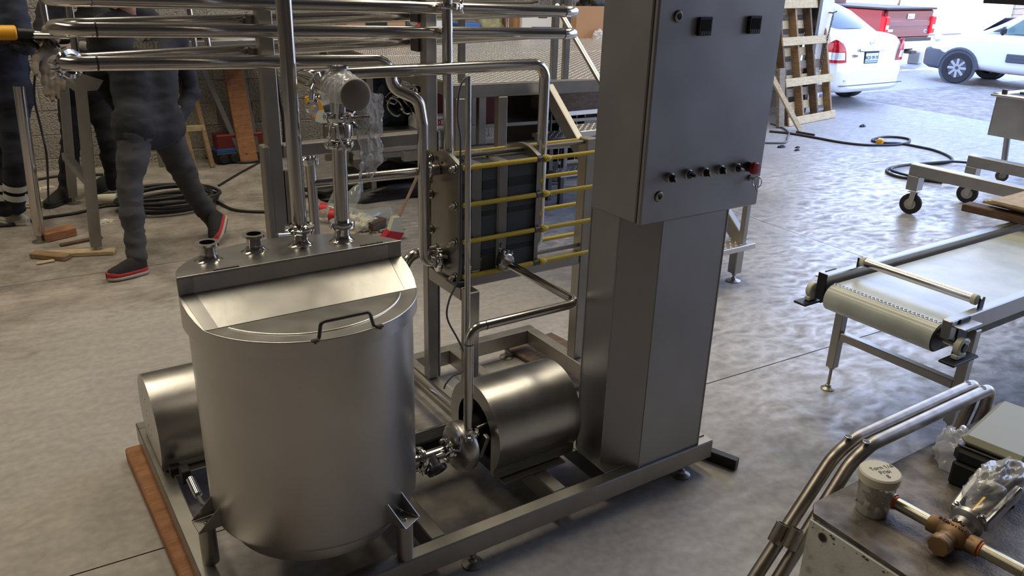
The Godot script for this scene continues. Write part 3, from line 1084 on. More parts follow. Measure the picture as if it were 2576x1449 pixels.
func build_film() -> void:
	# torn plastic film: wrapped over the valve and hanging down its right side
	var nz := FastNoiseLite.new()
	nz.seed = 77
	nz.frequency = 9.0
	var t := thing("plastic_film", "torn crumpled clear plastic film hanging from the round valve disc", "plastic film", Vector3(0.93, 1.16, -2.13))
	var st := nst()
	var g := []
	for i in 46:
		var v := i / 45.0
		var row := PackedVector3Array()
		for j in 24:
			var u := j / 23.0
			var wid := lerpf(0.082, 0.07, v) * (1.0 - 0.35 * maxf(v - 0.85, 0) / 0.15)
			var x := 0.886 + wid * (u + 0.15) + 0.012 * nz.get_noise_2d(v * 0.5, 3.0)
			var y := 1.405 - 0.225 * v * (1.0 + 0.06 * sin(u * 9.0) + 0.16 * nz.get_noise_2d(u * 0.8, 9.0))
			var zz := -2.125 - 0.015 * sin(u * 3.0) + 0.035 * nz.get_noise_2d(u * 0.55, v * 0.10) + 0.018 * nz.get_noise_2d(u * 1.6 + 5.0, v * 0.35) + 0.012 * nz.get_noise_2d(u * 3.0, v * 3.0 + 8.0)
			row.append(Vector3(x, y, zz))
		g.append(row)
	sheet(st, g)
	part("hanging_film", st, M.film, t)
	st = nst()
	g = []
	for i in 22:
		var v := i / 21.0
		var row := PackedVector3Array()
		for j in 30:
			var a := lerpf(-0.7, 3.6, j / 29.0)
			var r := 0.0445 + 0.004 * v + 0.012 * absf(nz.get_noise_2d(j * 0.09, v * 0.5)) * (0.3 + v)
			var z := -2.084 - 0.10 * v
			row.append(Vector3(0.880 - 0.012 * v + cos(a) * r, 1.411 + sin(a) * r * (1.0 + 0.25 * v), z))
		g.append(row)
	sheet(st, g)
	part("wrapped_film", st, M.film, t)
	st = nst()
	tube(st, PackedVector3Array([Vector3(0.842, 1.39, -2.12), Vector3(0.838, 1.33, -2.13), Vector3(0.842, 1.29, -2.125), Vector3(0.853, 1.265, -2.12)]), 0.0035, 6)
	part("torn_strand", st, M.film, t)
	st = nst()
	tube(st, PackedVector3Array([Vector3(0.905, 1.185, -2.13), Vector3(0.900, 1.165, -2.13), Vector3(0.904, 1.15, -2.125), Vector3(0.903, 1.13, -2.125)]), 0.003, 6)
	part("torn_strand", st, M.film, t)

func build_coil() -> void:
	# support frame: two posts and a beam
	var s := thing("pipe_support", "stainless goal-post frame of square tube carrying the stacked pipe loops", "frame", Vector3(1.12, RT, -2.69))
	for p in [[0.808, 0.856], [1.400, 1.448]]:
		var st := nst()
		span(st, Vector3(p[0], RT, -2.716), Vector3(p[1], 1.75, -2.670), 0.004)
		part("post", st, M.frame, s)
	var st := nst()
	span(st, Vector3(0.856, 1.121, -2.716), Vector3(1.400, 1.168, -2.670), 0.004)
	part("beam", st, M.frame, s)
	for p in [[0.790, 0.812], [1.448, 1.454]]:   # wider gusset plates below the beam
		st = nst()
		span(st, Vector3(p[0], RT, -2.720), Vector3(p[1], 1.168, -2.668), 0.003)
		part("stiffener", st, M.frame, s)
	st = nst()
	span(st, Vector3(0.856, 0.50, -2.69), Vector3(0.872, 1.08, -2.668), 0.002)
	part("flat_bar", st, M.frame, s)
	# the coil: a helix of flattened loops, one tube
	var zf := -2.61
	var zb := -2.80
	var c := thing("holding_coil", "stacked loops of polished holding tube running between the two posts", "pipe coil", Vector3(1.15, 1.44, -2.70))
	var r := 0.0208
	var runs := [
		["run", Vector3(0.335, 1.630, zb), Vector3(1.965, 1.630, zb)],
		["run", Vector3(0.335, 1.632, zf), Vector3(1.965, 1.592, zf)],
		["run", Vector3(0.335, 1.550, zb), Vector3(1.965, 1.580, zb)],
		["run", Vector3(0.335, 1.551, zf), Vector3(1.965, 1.511, zf)],
		["run", Vector3(0.325, 1.450, zb), Vector3(1.965, 1.496, zb)]]
	for q in runs:
		st = nst()
		tube(st, PackedVector3Array([q[1], q[2]]), r, 24, false)
		part("straight_tube", st, M.pipe, c)
	var ubend := func(a: Vector3, b: Vector3, dir: float) -> void:
		var u := nst()
		var pts := PackedVector3Array()
		var m := (a + b) * 0.5
		for k in 21:
			var w := PI * k / 20.0
			pts.append(m + (a - m) * cos(w) + Vector3(dir * a.distance_to(m) * sin(w), 0, 0))
		tube(u, pts, r, 24, false)
		part("return_bend", u, M.pipe, c)
	ubend.call(runs[0][1], runs[1][1], -1.0)
	ubend.call(runs[1][2], runs[2][2], 1.0)
	ubend.call(runs[2][1], runs[3][1], -1.0)
	ubend.call(runs[3][2], runs[4][2], 1.0)
	var l0 := Vector3(0.325, 1.460, zf)
	ubend.call(runs[4][1], l0, -1.0)
	for q in [Vector3(0.335, 1.551, zf), Vector3(1.965, 1.511, zf), Vector3(1.965, 1.592, zf), l0]:   # weld rings
		st = nst()
		lathe(st, [Vector2(r, -0.003), Vector2(r + 0.0009, 0), Vector2(r, 0.003)], along(q, Vector3.RIGHT), 24)
		part("weld_ring", st, M.dark_steel, c)
	# lowest run drops with an offset bend to the heat exchanger
	st = nst()
	tube(st, bend([l0, Vector3(1.222, 1.436, zf), Vector3(1.236, 1.345, -2.60), Vector3(1.318, 1.305, -2.57), Vector3(1.328, 1.22, -2.56), Vector3(1.328, 0.702, -2.56), Vector3(1.392, 0.700, -2.545)], 0.05, 9), r, 24, false)
	part("drop_tube", st, M.pipe, c)
	pipe_clamp(c, Vector3(1.378, 0.700, -2.548), Vector3(1, 0, 0.2), 0.028, Vector3(0, 1, 0.3))
	pipe_clamp(c, Vector3(0.262, 1.4555, -2.668), Vector3(0.55, 0, 0.84), 0.029, Vector3(-0.9, -0.1, 0.4), 1.3)
	for q in [[0.832, zb], [1.424, zb]]:
		for y in [1.455, 1.556, 1.63]:
			var k := nst()
			var yy: float = y + (0.02 if q[0] > 1.0 and y < 1.6 else 0.0)
			box(k, Vector3(q[0] - 0.028, yy, -2.74), Vector3(0.012, 0.05, 0.06), 0.002)
			part("tube_hanger", k, M.dark_steel, c)

func build_pipes() -> void:
	var r := 0.0205
	var st: SurfaceTool
	# from the valve back, along and down to the far end of the heat exchanger
	var t := thing("return_pipe", "polished pipe running from the valve over the heat exchanger and down behind it", "pipe", Vector3(1.833, 0.69, -2.535))
	st = nst()
	tube(st, bend([Vector3(0.874, 1.411, -2.20), Vector3(0.874, 1.411, -2.535), Vector3(1.833, 1.411, -2.535), Vector3(1.833, 0.698, -2.535), Vector3(1.762, 0.698, -2.535)], 0.055, 10), r, 24)
	part("tube", st, M.pipe, t)
	st = nst()
	cyl(st, Vector3(1.762, 0.698, -2.535), Vector3(1.79, 0.698, -2.535), 0.03, 20, 0.003)
	part("union", st, M.cast, t)
	# vertical drop from the top of the coil onto the exchanger
	t = thing("feed_pipe", "upright polished pipe clamped to the upper coil loop, ending on the heat exchanger", "pipe", Vector3(1.432, 1.08, -2.56))
	st = nst()
	tube(st, bend([Vector3(1.427, 1.61, -2.56), Vector3(1.432, 1.105, -2.56), Vector3(1.475, 1.06, -2.60), Vector3(1.484, 1.04, -2.66)], 0.04, 8), 0.0185, 22)
	part("tube", st, M.pipe, t)
	pipe_clamp(t, Vector3(1.427, 1.615, -2.56), Vector3.UP, 0.026, Vector3(0.4, 0, 1))
	st = nst()
	tube(st, PackedVector3Array([Vector3(1.427, 1.62, -2.56), Vector3(1.427, 1.95, -2.56)]), 0.0185, 22)
	part("upper_tube", st, M.pipe, t)
	# capped tee behind the tank, with a level branch to the exchanger port
	t = thing("capped_tee", "upright pipe behind the tank with a clamped cap and a level branch", "pipe", Vector3(0.918, RT, -2.577))
	st = nst()
	tube(st, PackedVector3Array([Vector3(0.926, RT, -2.577), Vector3(0.915, 1.118, -2.577)]), 0.0165, 22)
	part("standpipe", st, M.pipe, t)
	st = nst()
	lathe(st, [Vector2(0.0165, -0.012), Vector2(0.028, -0.010), Vector2(0.031, -0.004), Vector2(0.031, 0.010), Vector2(0.027, 0.014), Vector2(0.024, 0.010), Vector2(0, 0.010)], Transform3D(Basis(), Vector3(0.915, 1.125, -2.577)), 26)
	ball(st, Vector3(0.915, 1.139, -2.577), Vector3(0.004, 0.006, 0.004), 8, 6)
	part("cap", st, M.chrome, t)
	st = nst()
	tube(st, PackedVector3Array([Vector3(0.916, 1.052, -2.577), Vector3(1.362, 1.046, -2.577)]), 0.0165, 22)
	part("branch", st, M.pipe, t)
	pipe_clamp(t, Vector3(1.352, 1.046, -2.577), Vector3.RIGHT, 0.024, Vector3(0.0, -1, 0.5))
	# pump delivery: up, along, back to the exchanger's front port
	t = thing("delivery_pipe", "slim stainless pipe looping from the pump up to the front exchanger port", "pipe", Vector3(1.172, 0.33, -1.967))
	st = nst()
	tube(st, bend([Vector3(1.172, 0.318, -1.967), Vector3(1.172, 0.696, -1.967), Vector3(1.602, 0.696, -1.967), Vector3(1.604, 0.696, -2.42)], 0.042, 10), 0.0152, 22)
	part("tube", st, M.pipe, t)
	for q in [[Vector3(1.172, 0.645, -1.967), Vector3.UP], [Vector3(1.232, 0.696, -1.967), Vector3.RIGHT]]:
		st = nst()
		lathe(st, [Vector2(0.0152, -0.002), Vector2(0.0160, 0), Vector2(0.0152, 0.002)], along(q[0], q[1]), 22)
		part("weld_ring", st, M.dark_steel, t)
	pipe_clamp(t, Vector3(1.604, 0.696, -2.425), Vector3.BACK, 0.024, Vector3(0.35, 1, 0))
	pipe_clamp(t, Vector3(1.172, 0.322, -1.967), Vector3.UP, 0.023, Vector3(-0.8, 0, 0.6))
	# low pipes on the frame
	t = thing("floor_pipe", "stainless pipe lying low along the frame from behind the tank to the pump guard", "pipe", Vector3(1.352, RT, -2.5))
	st = nst()
	tube(st, bend([Vector3(0.93, 0.155, -2.262), Vector3(1.352, 0.155, -2.262), Vector3(1.352, 0.155, -2.86)], 0.04, 8), 0.0215, 22)
	part("tube", st, M.pipe, t)
	t = thing("return_elbow", "bent stainless pipe curving down beside the tank from the lower exchanger port", "pipe", Vector3(1.31, RT, -2.62))
	st = nst()
	tube(st, bend([Vector3(1.40, 0.715, -2.63), Vector3(1.285, 0.715, -2.63), Vector3(1.26, 0.56, -2.63), Vector3(1.25, 0.13, -2.63)], 0.07, 9), r, 22)
	part("tube", st, M.pipe, t)
	# conduit with its loose cable
	t = thing("conduit_tube", "slim upright stainless conduit standing beside the exchanger leg", "conduit", Vector3(1.378, RT, -2.325))
	st = nst()
	tube(st, PackedVector3Array([Vector3(1.380, RT, -2.325), Vector3(1.374, 1.412, -2.325)]), 0.0105, 18)
	part("tube", st, M.pipe, t)
	st = nst()
	for y in [0.74, 0.20]:
		box(st, Vector3(1.386, y, -2.338), Vector3(0.02, 0.015, 0.02), 0.002)
	part("saddle", st, M.frame, t)
	st = nst()
	var cp := [on_z(1184, 196, -2.325), on_z(1171, 196, -2.315), on_z(1156, 225, -2.31), on_z(1151, 290, -2.31), on_z(1158, 345, -2.31), on_z(1158, 420, -2.33), on_z(1157, 640, -2.33), on_z(1151, 705, -2.33), on_z(1130, 755, -2.33), on_z(1125, 800, -2.33), on_z(1150, 850, -2.335), on_z(1165, 880, -2.345), on_z(1172, 900, -2.36), on_z(1162, 935, -2.34), on_z(1140, 945, -2.33), on_z(1122, 965, -2.33), on_z(1117, 978, -2.33)]
	tube(st, smooth_path(cp, 5), 0.0036, 8)
	single_world("loose_cable", st, M.grey_cable, "thin grey cable looping out of the conduit top and down its leg", "cable", Vector3(1.36, RT, -2.33))

func smooth_path(p: Array, n: int) -> PackedVector3Array:
	var out := PackedVector3Array()
	for i in p.size() - 1:
		var a: Vector3 = p[maxi(i - 1, 0)]
		var d: Vector3 = p[mini(i + 2, p.size() - 1)]
		for k in n:
			out.append((p[i] as Vector3).cubic_interpolate(p[i + 1], a, d, float(k) / n))
	out.append(p[-1])
	return out

# a one-mesh thing whose mesh was made in world coordinates, with its origin moved to 'at'
func single_world(called: String, st: SurfaceTool, m: Material, label: String, category: String, at: Vector3, group := "") -> MeshInstance3D:
	var src := st.commit_to_arrays()
	var v: PackedVector3Array = src[Mesh.ARRAY_VERTEX]
	for i in v.size():
		v[i] -= at
	src[Mesh.ARRAY_VERTEX] = v
	var am := ArrayMesh.new()
	am.add_surface_from_arrays(Mesh.PRIMITIVE_TRIANGLES, src)
	am.surface_set_material(0, m)
	var o := MeshInstance3D.new()
	o.name = numbered(called)
	o.mesh = am
	add_child(o)
	o.position = at
	tag(o, label, category, group)
	return o

func hexbolt(parent: Node, called: String, at: Vector3, axis: Vector3, r: float, h: float, m: Material) -> MeshInstance3D:
	var st := nst()
	lathe(st, [Vector2(0, h), Vector2(r * 0.8, h), Vector2(r, h * 0.85), Vector2(r, 0), Vector2(0, 0)], along(at, axis), 6)
	lathe(st, [Vector2(r * 1.35, 0), Vector2(r * 1.35, -h * 0.25), Vector2(0, -h * 0.25)], along(at, axis), 16)
	lathe(st, [Vector2(r * 0.55, h), Vector2(r * 0.55, h * 1.5), Vector2(0, h * 1.55)], along(at, axis), 10)
	return part(called, st, m, parent)

func build_exchanger() -> void:
	var s := thing("exchanger_stand", "stainless square tube stand under the plate heat exchanger", "stand", Vector3(1.7, RT, -2.53))
	for q in [[1.400, 1.448, -2.410, -2.352, 0.634], [2.040, 2.090, -2.568, -2.512, 1.115]]:
		var st := nst()
		span(st, Vector3(q[0], RT, q[2]), Vector3(q[1], q[4], q[3]), 0.004)
		part("leg", st, M.frame, s)
	var st := nst()
	span(st, Vector3(1.4005, 0.580, -2.668), Vector3(1.447, 0.633, -2.412), 0.004)
	part("cross_beam", st, M.frame, s)
	st = nst()
	span(st, Vector3(1.449, 0.581, -2.565), Vector3(2.039, 0.632, -2.515), 0.004)
	part("beam", st, M.frame, s)
	var t := thing("plate_heat_exchanger", "plate heat exchanger with dark plate packs and yellow netted tie rods", "heat exchanger", Vector3(1.58, 0.65, -2.535))
	var z0 := -2.640
	var z1 := -2.434
	var zc := (z0 + z1) * 0.5
	# end plates: rectangles with an arched top; local x runs along -z so that the outline faces -x
	var outline := PackedVector2Array()
	outline.append(Vector2(z0, 0.652)); outline.append(Vector2(z1, 0.652)); outline.append(Vector2(z1, 1.092))
	for k in 13:
		var u := k / 12.0
		outline.append(Vector2(lerpf(z1, z0, u), 1.092 + 0.028 * sin(PI * u)))
	for x in [[1.400, 0.016], [1.742, 0.018]]:
		st = nst()
		prism(st, outline, x[1], Transform3D(Basis(Vector3(0, 0, 1), Vector3(0, 1, 0), Vector3(1, 0, 0)), Vector3(x[0], 0, 0)))
		var pl := part("end_plate", st, M.plate, t)
		if x[0] < 1.5:
			var hb := nst()
			lathe(hb, [Vector2(0, 0.0012), Vector2(0.004, 0.0012), Vector2(0.006, 0.0006), Vector2(0.0065, 0)], along(Vector3(1.3995, 1.076, -2.552), Vector3.LEFT), 12)
			part("tapped_hole", hb, M.black, pl)
			for w in [["T1", 1.084, -2.590], ["T4", 0.745, -2.590], ["T3", 0.727, -2.545]]:
				var tx := text("stamped_mark", w[0], 0.022, M.black_steel, pl, Transform3D(Basis(Vector3(0, 0, 1), Vector3.UP, Vector3.LEFT), Vector3(1.3992, w[1], w[2])) , 0.0008)
				tx.position -= offset_of(pl)
	# plate packs (dark, honeycomb edges) and steel grids between them
	for q in [[1.416, 1.461], [1.507, 1.571], [1.620, 1.742]]:
		st = nst()
		var a := Vector3(q[0], 0.668, z0 + 0.014)
		var b := Vector3(q[1], 1.082, z1 - 0.010)
		var w: float = (q[1] - q[0]) / 0.026
		quad(st, Vector3(a.x, a.y, b.z), Vector3(b.x, a.y, b.z), Vector3(b.x, b.y, b.z), Vector3(a.x, b.y, b.z), Rect2(0, 0, w, 27))
		quad(st, Vector3(b.x, a.y, a.z), Vector3(a.x, a.y, a.z), Vector3(a.x, b.y, a.z), Vector3(b.x, b.y, a.z), Rect2(0, 0, w, 27))
		quad(st, Vector3(a.x, b.y, b.z), Vector3(b.x, b.y, b.z), Vector3(b.x, b.y, a.z), Vector3(a.x, b.y, a.z), Rect2(0, 0, w, 12))
		quad(st, Vector3(a.x, a.y, a.z), Vector3(b.x, a.y, a.z), Vector3(b.x, a.y, b.z), Vector3(a.x, a.y, b.z), Rect2(0, 0, w, 12))
		var pk := part("plate_pack", st, M.hex, t)
		for y in [[0.985, 1.02], [0.885, 0.905], [0.735, 0.755]]:   # smooth rubber bands across the edges
			var sb := nst()
			span(sb, Vector3(q[0] + 0.001, y[0], z1 - 0.014), Vector3(q[1] - 0.001, y[1], z1 - 0.0085), 0.001)
			part("gasket_band", sb, M.rubber, pk)
	for q in [[1.461, 1.507], [1.571, 1.620]]:
		st = nst()
		span(st, Vector3(q[0], 0.672, z0 + 0.006), Vector3(q[1], 1.088, z1 - 0.004), 0.008)
		part("grid_plate", st, M.plate, t)
	st = nst()
	cyl(st, Vector3(1.595, 0.712, -2.440), Vector3(1.600, 0.706, -2.405), 0.030, 22, 0.004)
	var fp := part("front_port", st, M.cast, t)
	text("stamped_mark", "T", 0.024, M.black_steel, fp, Transform3D(Basis(), Vector3(1.588, 0.762, -2.4375) - offset_of(fp)), 0.0008)
	# tie rods in yellow net
	for y in [1.080, 0.943, 0.804, 0.668]:
		for z in [-2.428, -2.646]:
			var far := 2.112
			st = nst()
			tube(st, PackedVector3Array([Vector3(1.418, y, z), Vector3(1.734, y, z)]), 0.0092, 14)
			var rod := part("tie_rod", st, M.net, t)
			var s2 := nst()
			tube(s2, PackedVector3Array([Vector3(1.765, y, z), Vector3(far, y, z)]), 0.0085, 14)
			part("rod_end", s2, M.net, rod)
			if z > -2.5:
				var s3 := nst()   # bunched net and nut behind the end plate
				lathe(s3, [Vector2(0.0085, -0.004), Vector2(0.014, 0.0), Vector2(0.0155, 0.010), Vector2(0.013, 0.024), Vector2(0.009, 0.034)], along(Vector3(1.764, y, z), Vector3.RIGHT), 14)
				part("bunched_net", s3, M.net, rod)
				var s4 := nst()
				lathe(s4, [Vector2(0, 0), Vector2(0.012, 0), Vector2(0.012, 0.026), Vector2(0, 0.026)], along(Vector3(1.736, y, z), Vector3.RIGHT), 6)
				part("nut", s4, M.dark_steel, rod)
			hexbolt(rod, "bolt_head", Vector3(1.394, y - 0.004, z - 0.022 if z > -2.5 else z + 0.012), Vector3.LEFT, 0.0125, 0.014, M.cast)
	# guide bars
	for y in [1.098, 0.660]:
		st = nst()
		span(st, Vector3(1.416, y - 0.008, zc - 0.008), Vector3(2.040, y + 0.008, zc + 0.008), 0.004)
		part("guide_bar", st, M.plate, t)
	# port stub on the near end plate, and the little foot bracket
	st = nst()
	cyl(st, Vector3(1.398, 1.046, -2.577), Vector3(1.362, 1.046, -2.577), 0.022, 22, 0.002)
	part("port_stub", st, M.cast, t)
	st = nst()
	span(st, Vector3(1.385, 0.634, -2.50), Vector3(1.435, 0.654, -2.42), 0.003)
	lathe(st, [Vector2(0.006, 0), Vector2(0.006, 0.016), Vector2(0, 0.017)], Transform3D(Basis(), Vector3(1.394, 0.652, -2.426)), 8)
	part("foot_bracket", st, M.dark_steel, t)

# round-topped sheet steel motor cover lying along x
func motor_cover(called: String, label: String, x0: float, x1: float, y: float, z: float, r: float, open_end: bool) -> void:
	var t := thing(called, label, "motor cover", Vector3((x0 + x1) * 0.5, RT, z))
	var ring := []
	for k in 49:   # horseshoe: from low front over the top to low back
		var a := deg_to_rad(lerpf(-38.0, 218.0, k / 48.0))
		ring.append(Vector2(cos(a) * r, sin(a) * r))   # (z, y)
	var st := nst()
	for k in 48:
		var a: Vector2 = ring[k]
		var b: Vector2 = ring[k + 1]
		var p := [Vector3(x0, y + a.y, z + a.x), Vector3(x1, y + a.y, z + a.x), Vector3(x1, y + b.y, z + b.x), Vector3(x0, y + b.y, z + b.x)]
		var n := [Vector3(0, a.y, a.x).normalized(), Vector3(0, a.y, a.x).normalized(), Vector3(0, b.y, b.x).normalized(), Vector3(0, b.y, b.x).normalized()]
		for j in [0, 1, 2, 0, 2, 3]:
			vtx(st, p[j], n[j])
	for e in [0, 48]:   # straight foot strips and flanges
		var a: Vector2 = ring[e]
		var o := Vector3(0, 0, 0.001)
		quad_c(st, [Vector3(x0, y + a.y, z + a.x), Vector3(x1, y + a.y, z + a.x), Vector3(x1, RT + 0.006, z + a.x), Vector3(x0, RT + 0.006, z + a.x)], Vector3((x0 + x1) * 0.5, y, z))
		var d: float = signf(a.x) * 0.02
		quad_c(st, [Vector3(x0, RT + 0.008, z + a.x), Vector3(x1, RT + 0.008, z + a.x), Vector3(x1, RT + 0.008, z + a.x + d), Vector3(x0, RT + 0.008, z + a.x + d)], Vector3((x0 + x1) * 0.5, -1, z))
	part("jacket", st, M.lid, t)
	# end faces
	for e in [x0, x1]:
		var poly := PackedVector2Array()
		for q in ring:
			poly.append(q)
		poly.append(Vector2(ring[48].x, RT + 0.004 - y))
		if open_end and e == x0:
			var ri := r * 0.66
			poly.append(Vector2(-ri, RT + 0.004 - y))
			for k in 25:
				var a := PI * (1.0 - k / 24.0)
				poly.append(Vector2(cos(a) * ri, sin(a) * ri))
			poly.append(Vector2(ri, RT + 0.004 - y))
		poly.append(Vector2(ring[0].x, RT + 0.004 - y))
		st = nst()
		prism(st, poly, 0.004, Transform3D(Basis(Vector3(0, 0, 1), Vector3.UP, Vector3.LEFT), Vector3(e + (0.0 if e == x0 else 0.004), y, z)))
		var f := part("end_face", st, M.satin, t)
		if not open_end and e == x0:
			for q in [[-0.062, 0.098], [-0.082, 0.062], [-0.055, 0.05], [-0.028, 0.03], [-0.05, 0.0], [-0.025, -0.025], [-0.055, -0.05], [0.005, -0.05], [0.02, -0.02], [-0.02, 0.08]]:
				var hs := nst()
				lathe(hs, [Vector2(0, 0.0006), Vector2(0.0022, 0.0006), Vector2(0.0022, 0)], along(Vector3(x0 - 0.004, y + q[1], z + q[0]), Vector3.LEFT), 8)
				part("vent_hole", hs, M.black, f)
	if open_end:
		st = nst()   # dark motor body inside with bolts and cable gland
		cyl(st, Vector3(x0 + 0.05, y, z), Vector3(x1 - 0.03, y, z), r * 0.62, 28, 0.01)
		cyl(st, Vector3(x0 - 0.03, y - 0.005, z), Vector3(x0 + 0.06, y - 0.005, z), r * 0.3, 20, 0.004)
		var mo := part("motor", st, M.black_steel, t)
		for q in [[0.07, 0.05], [-0.07, 0.05], [0.075, -0.045], [-0.07, -0.05]]:
			hexbolt(mo, "bolt", Vector3(x0 + 0.046, y + q[1], z + q[0]), Vector3.LEFT, 0.010, 0.014, M.dark_steel)
		st = nst()
		tube(st, PackedVector3Array([Vector3(x0 - 0.02, y + 0.025, z + 0.045), Vector3(x0 + 0.07, y + 0.045, z + 0.055)]), 0.007, 10)
		part("stud", st, M.cast, mo)
		st = nst()
		box(st, Vector3(x0 + 0.03, RT + 0.03, z + 0.01), Vector3(0.06, 0.05, r * 1.3), 0.004)
		part("mount_block", st, M.black_steel, mo)

func build_pumps() -> void:
	motor_cover("pump_cover", "round-topped steel cover with an open end over the pump motor", 1.262, 1.594, 0.262, -2.070, 0.165, true)
	motor_cover("agitator_cover", "round-topped steel cover with tiny vent holes beside the tank", 0.326, 0.72, 0.250, -2.690, 0.170, false)
	var t := thing("centrifugal_pump", "small sanitary centrifugal pump head with clamps in front of its cover", "pump", Vector3(1.15, RT, -1.99))
	var st := nst()
	lathe(st, [Vector2(0, -0.012), Vector2(0.03, -0.012), Vector2(0.07, -0.004), Vector2(0.082, 0.006), Vector2(0.086, 0.018), Vector2(0.086, 0.040), Vector2(0.080, 0.052), Vector2(0.05, 0.06), Vector2(0, 0.06)], along(Vector3(1.132, 0.262, -1.992), Vector3.RIGHT), 36)
	part("volute", st, M.cast, t)
	st = nst()
	tube(st, PackedVector3Array([Vector3(1.172, 0.322, -1.967), Vector3(1.172, 0.22, -1.967), Vector3(1.171, 0.196, -1.968)]), 0.0175, 20)
	ball(st, Vector3(1.171, 0.198, -1.968), Vector3(0.0175, 0.02, 0.0175))
	part("outlet", st, M.cast, t)
	# inlet along x with a tee whose blank end points at the viewer
	st = nst()
	tube(st, PackedVector3Array([Vector3(0.93, 0.268, -1.982), Vector3(1.122, 0.264, -1.990)]), 0.0215, 22)
	part("inlet", st, M.pipe, t)
	st = nst()
	tube(st, PackedVector3Array([Vector3(1.040, 0.266, -1.984), Vector3(1.044, 0.238, -1.952)]), 0.021, 20)
	part("drain_branch", st, M.pipe, t)
	st = nst()
	lathe(st, [Vector2(0.021, -0.010), Vector2(0.033, -0.008), Vector2(0.035, 0), Vector2(0.033, 0.008), Vector2(0.024, 0.010), Vector2(0.022, 0.006), Vector2(0, 0.006)], along(Vector3(1.045, 0.234, -1.947), Vector3(0.1, -0.6, 0.8)), 26)
	part("blank_cap", st, M.dark_steel, t)
	pipe_clamp(t, Vector3(1.103, 0.265, -1.989), Vector3.RIGHT, 0.029, Vector3(-0.1, 0.9, 0.5), 1.2)
	pipe_clamp(t, Vector3(1.006, 0.267, -1.984), Vector3.RIGHT, 0.028, Vector3(0.1, -1, 0.2))
	st = nst()   # bracket and toggle between volute and cover
	box(st, Vector3(1.222, 0.262, -1.955), Vector3(0.016, 0.085, 0.026), 0.003, Basis(Vector3.RIGHT, 0.2) * Basis(Vector3.BACK, -0.25))
	part("toggle", st, M.cast, t)
	st = nst()
	cyl(st, Vector3(1.19, 0.262, -2.02), Vector3(1.29, 0.262, -2.05), 0.03, 18, 0.003)
	part("coupling", st, M.dark_steel, t)
	st = nst()
	span(st, Vector3(1.02, RT, -2.23), Vector3(1.30, 0.20, -2.16), 0.005)
	part("support_block", st, M.black_steel, t)
	# small valve hidden by the tank, with pipe along the frame
	var g := thing("cable_gland", "chrome cable gland with grey cable under the left motor cover", "cable gland", Vector3(0.385, RT, -2.37))
	st = nst()
	cyl(st, Vector3(0.382, 0.165, -2.408), Vector3(0.385, 0.148, -2.325), 0.014, 16, 0.003)
	part("sleeve", st, M.chrome, g)
	st = nst()
	box(st, Vector3(0.375, 0.16, -2.45), Vector3(0.03, 0.05, 0.05), 0.003)
	box(st, Vector3(0.355, 0.15, -2.51), Vector3(0.035, 0.03, 0.03), 0.003)
	part("terminal_block", st, M.black, g)
	st = nst()
	tube(st, bend([Vector3(0.385, 0.148, -2.33), Vector3(0.387, 0.142, -2.28), Vector3(0.43, 0.15, -2.23), Vector3(0.52, 0.15, -2.22)], 0.03, 6), 0.007, 10)
	part("cable_tail", st, M.grey_cable, g)

func knob(parent: Node, called: String, at: Vector3, m: Material, turn: float, black_on_silver := false) -> void:
	# 22 mm selector: dark bezel, silver ring, black grip
	var st := nst()
	lathe(st, [Vector2(0.0155, 0), Vector2(0.0155, 0.004), Vector2(0.0145, 0.012), Vector2(0.0125, 0.014), Vector2(0.0125, 0.0)], along(at, Vector3.BACK), 22)
	var k := part(called, st, m, parent)
	st = nst()
	lathe(st, [Vector2(0.0125, 0.002), Vector2(0.0125, 0.016), Vector2(0.0115, 0.018), Vector2(0, 0.018)], along(at, Vector3.BACK), 20)
	part("barrel", st, M.black, k)
	st = nst()
	if black_on_silver:
		tube(st, PackedVector3Array([at + Vector3(0, 0, 0.018), at + Vector3(0.006, -0.001, 0.034)]), 0.0045, 10)
		part("toggle", st, M.black, k)
	else:
		box(st, at + Vector3(0, 0, 0.024), Vector3(0.0085, 0.022, 0.014), 0.003, Basis(Vector3.BACK, turn))
		part("grip", st, M.black, k)
		st = nst()
		box(st, at + Vector3(0, 0, 0.0315), Vector3(0.0065, 0.017, 0.002), 0.001, Basis(Vector3.BACK, turn))
		part("marker", st, M.ivory, k)

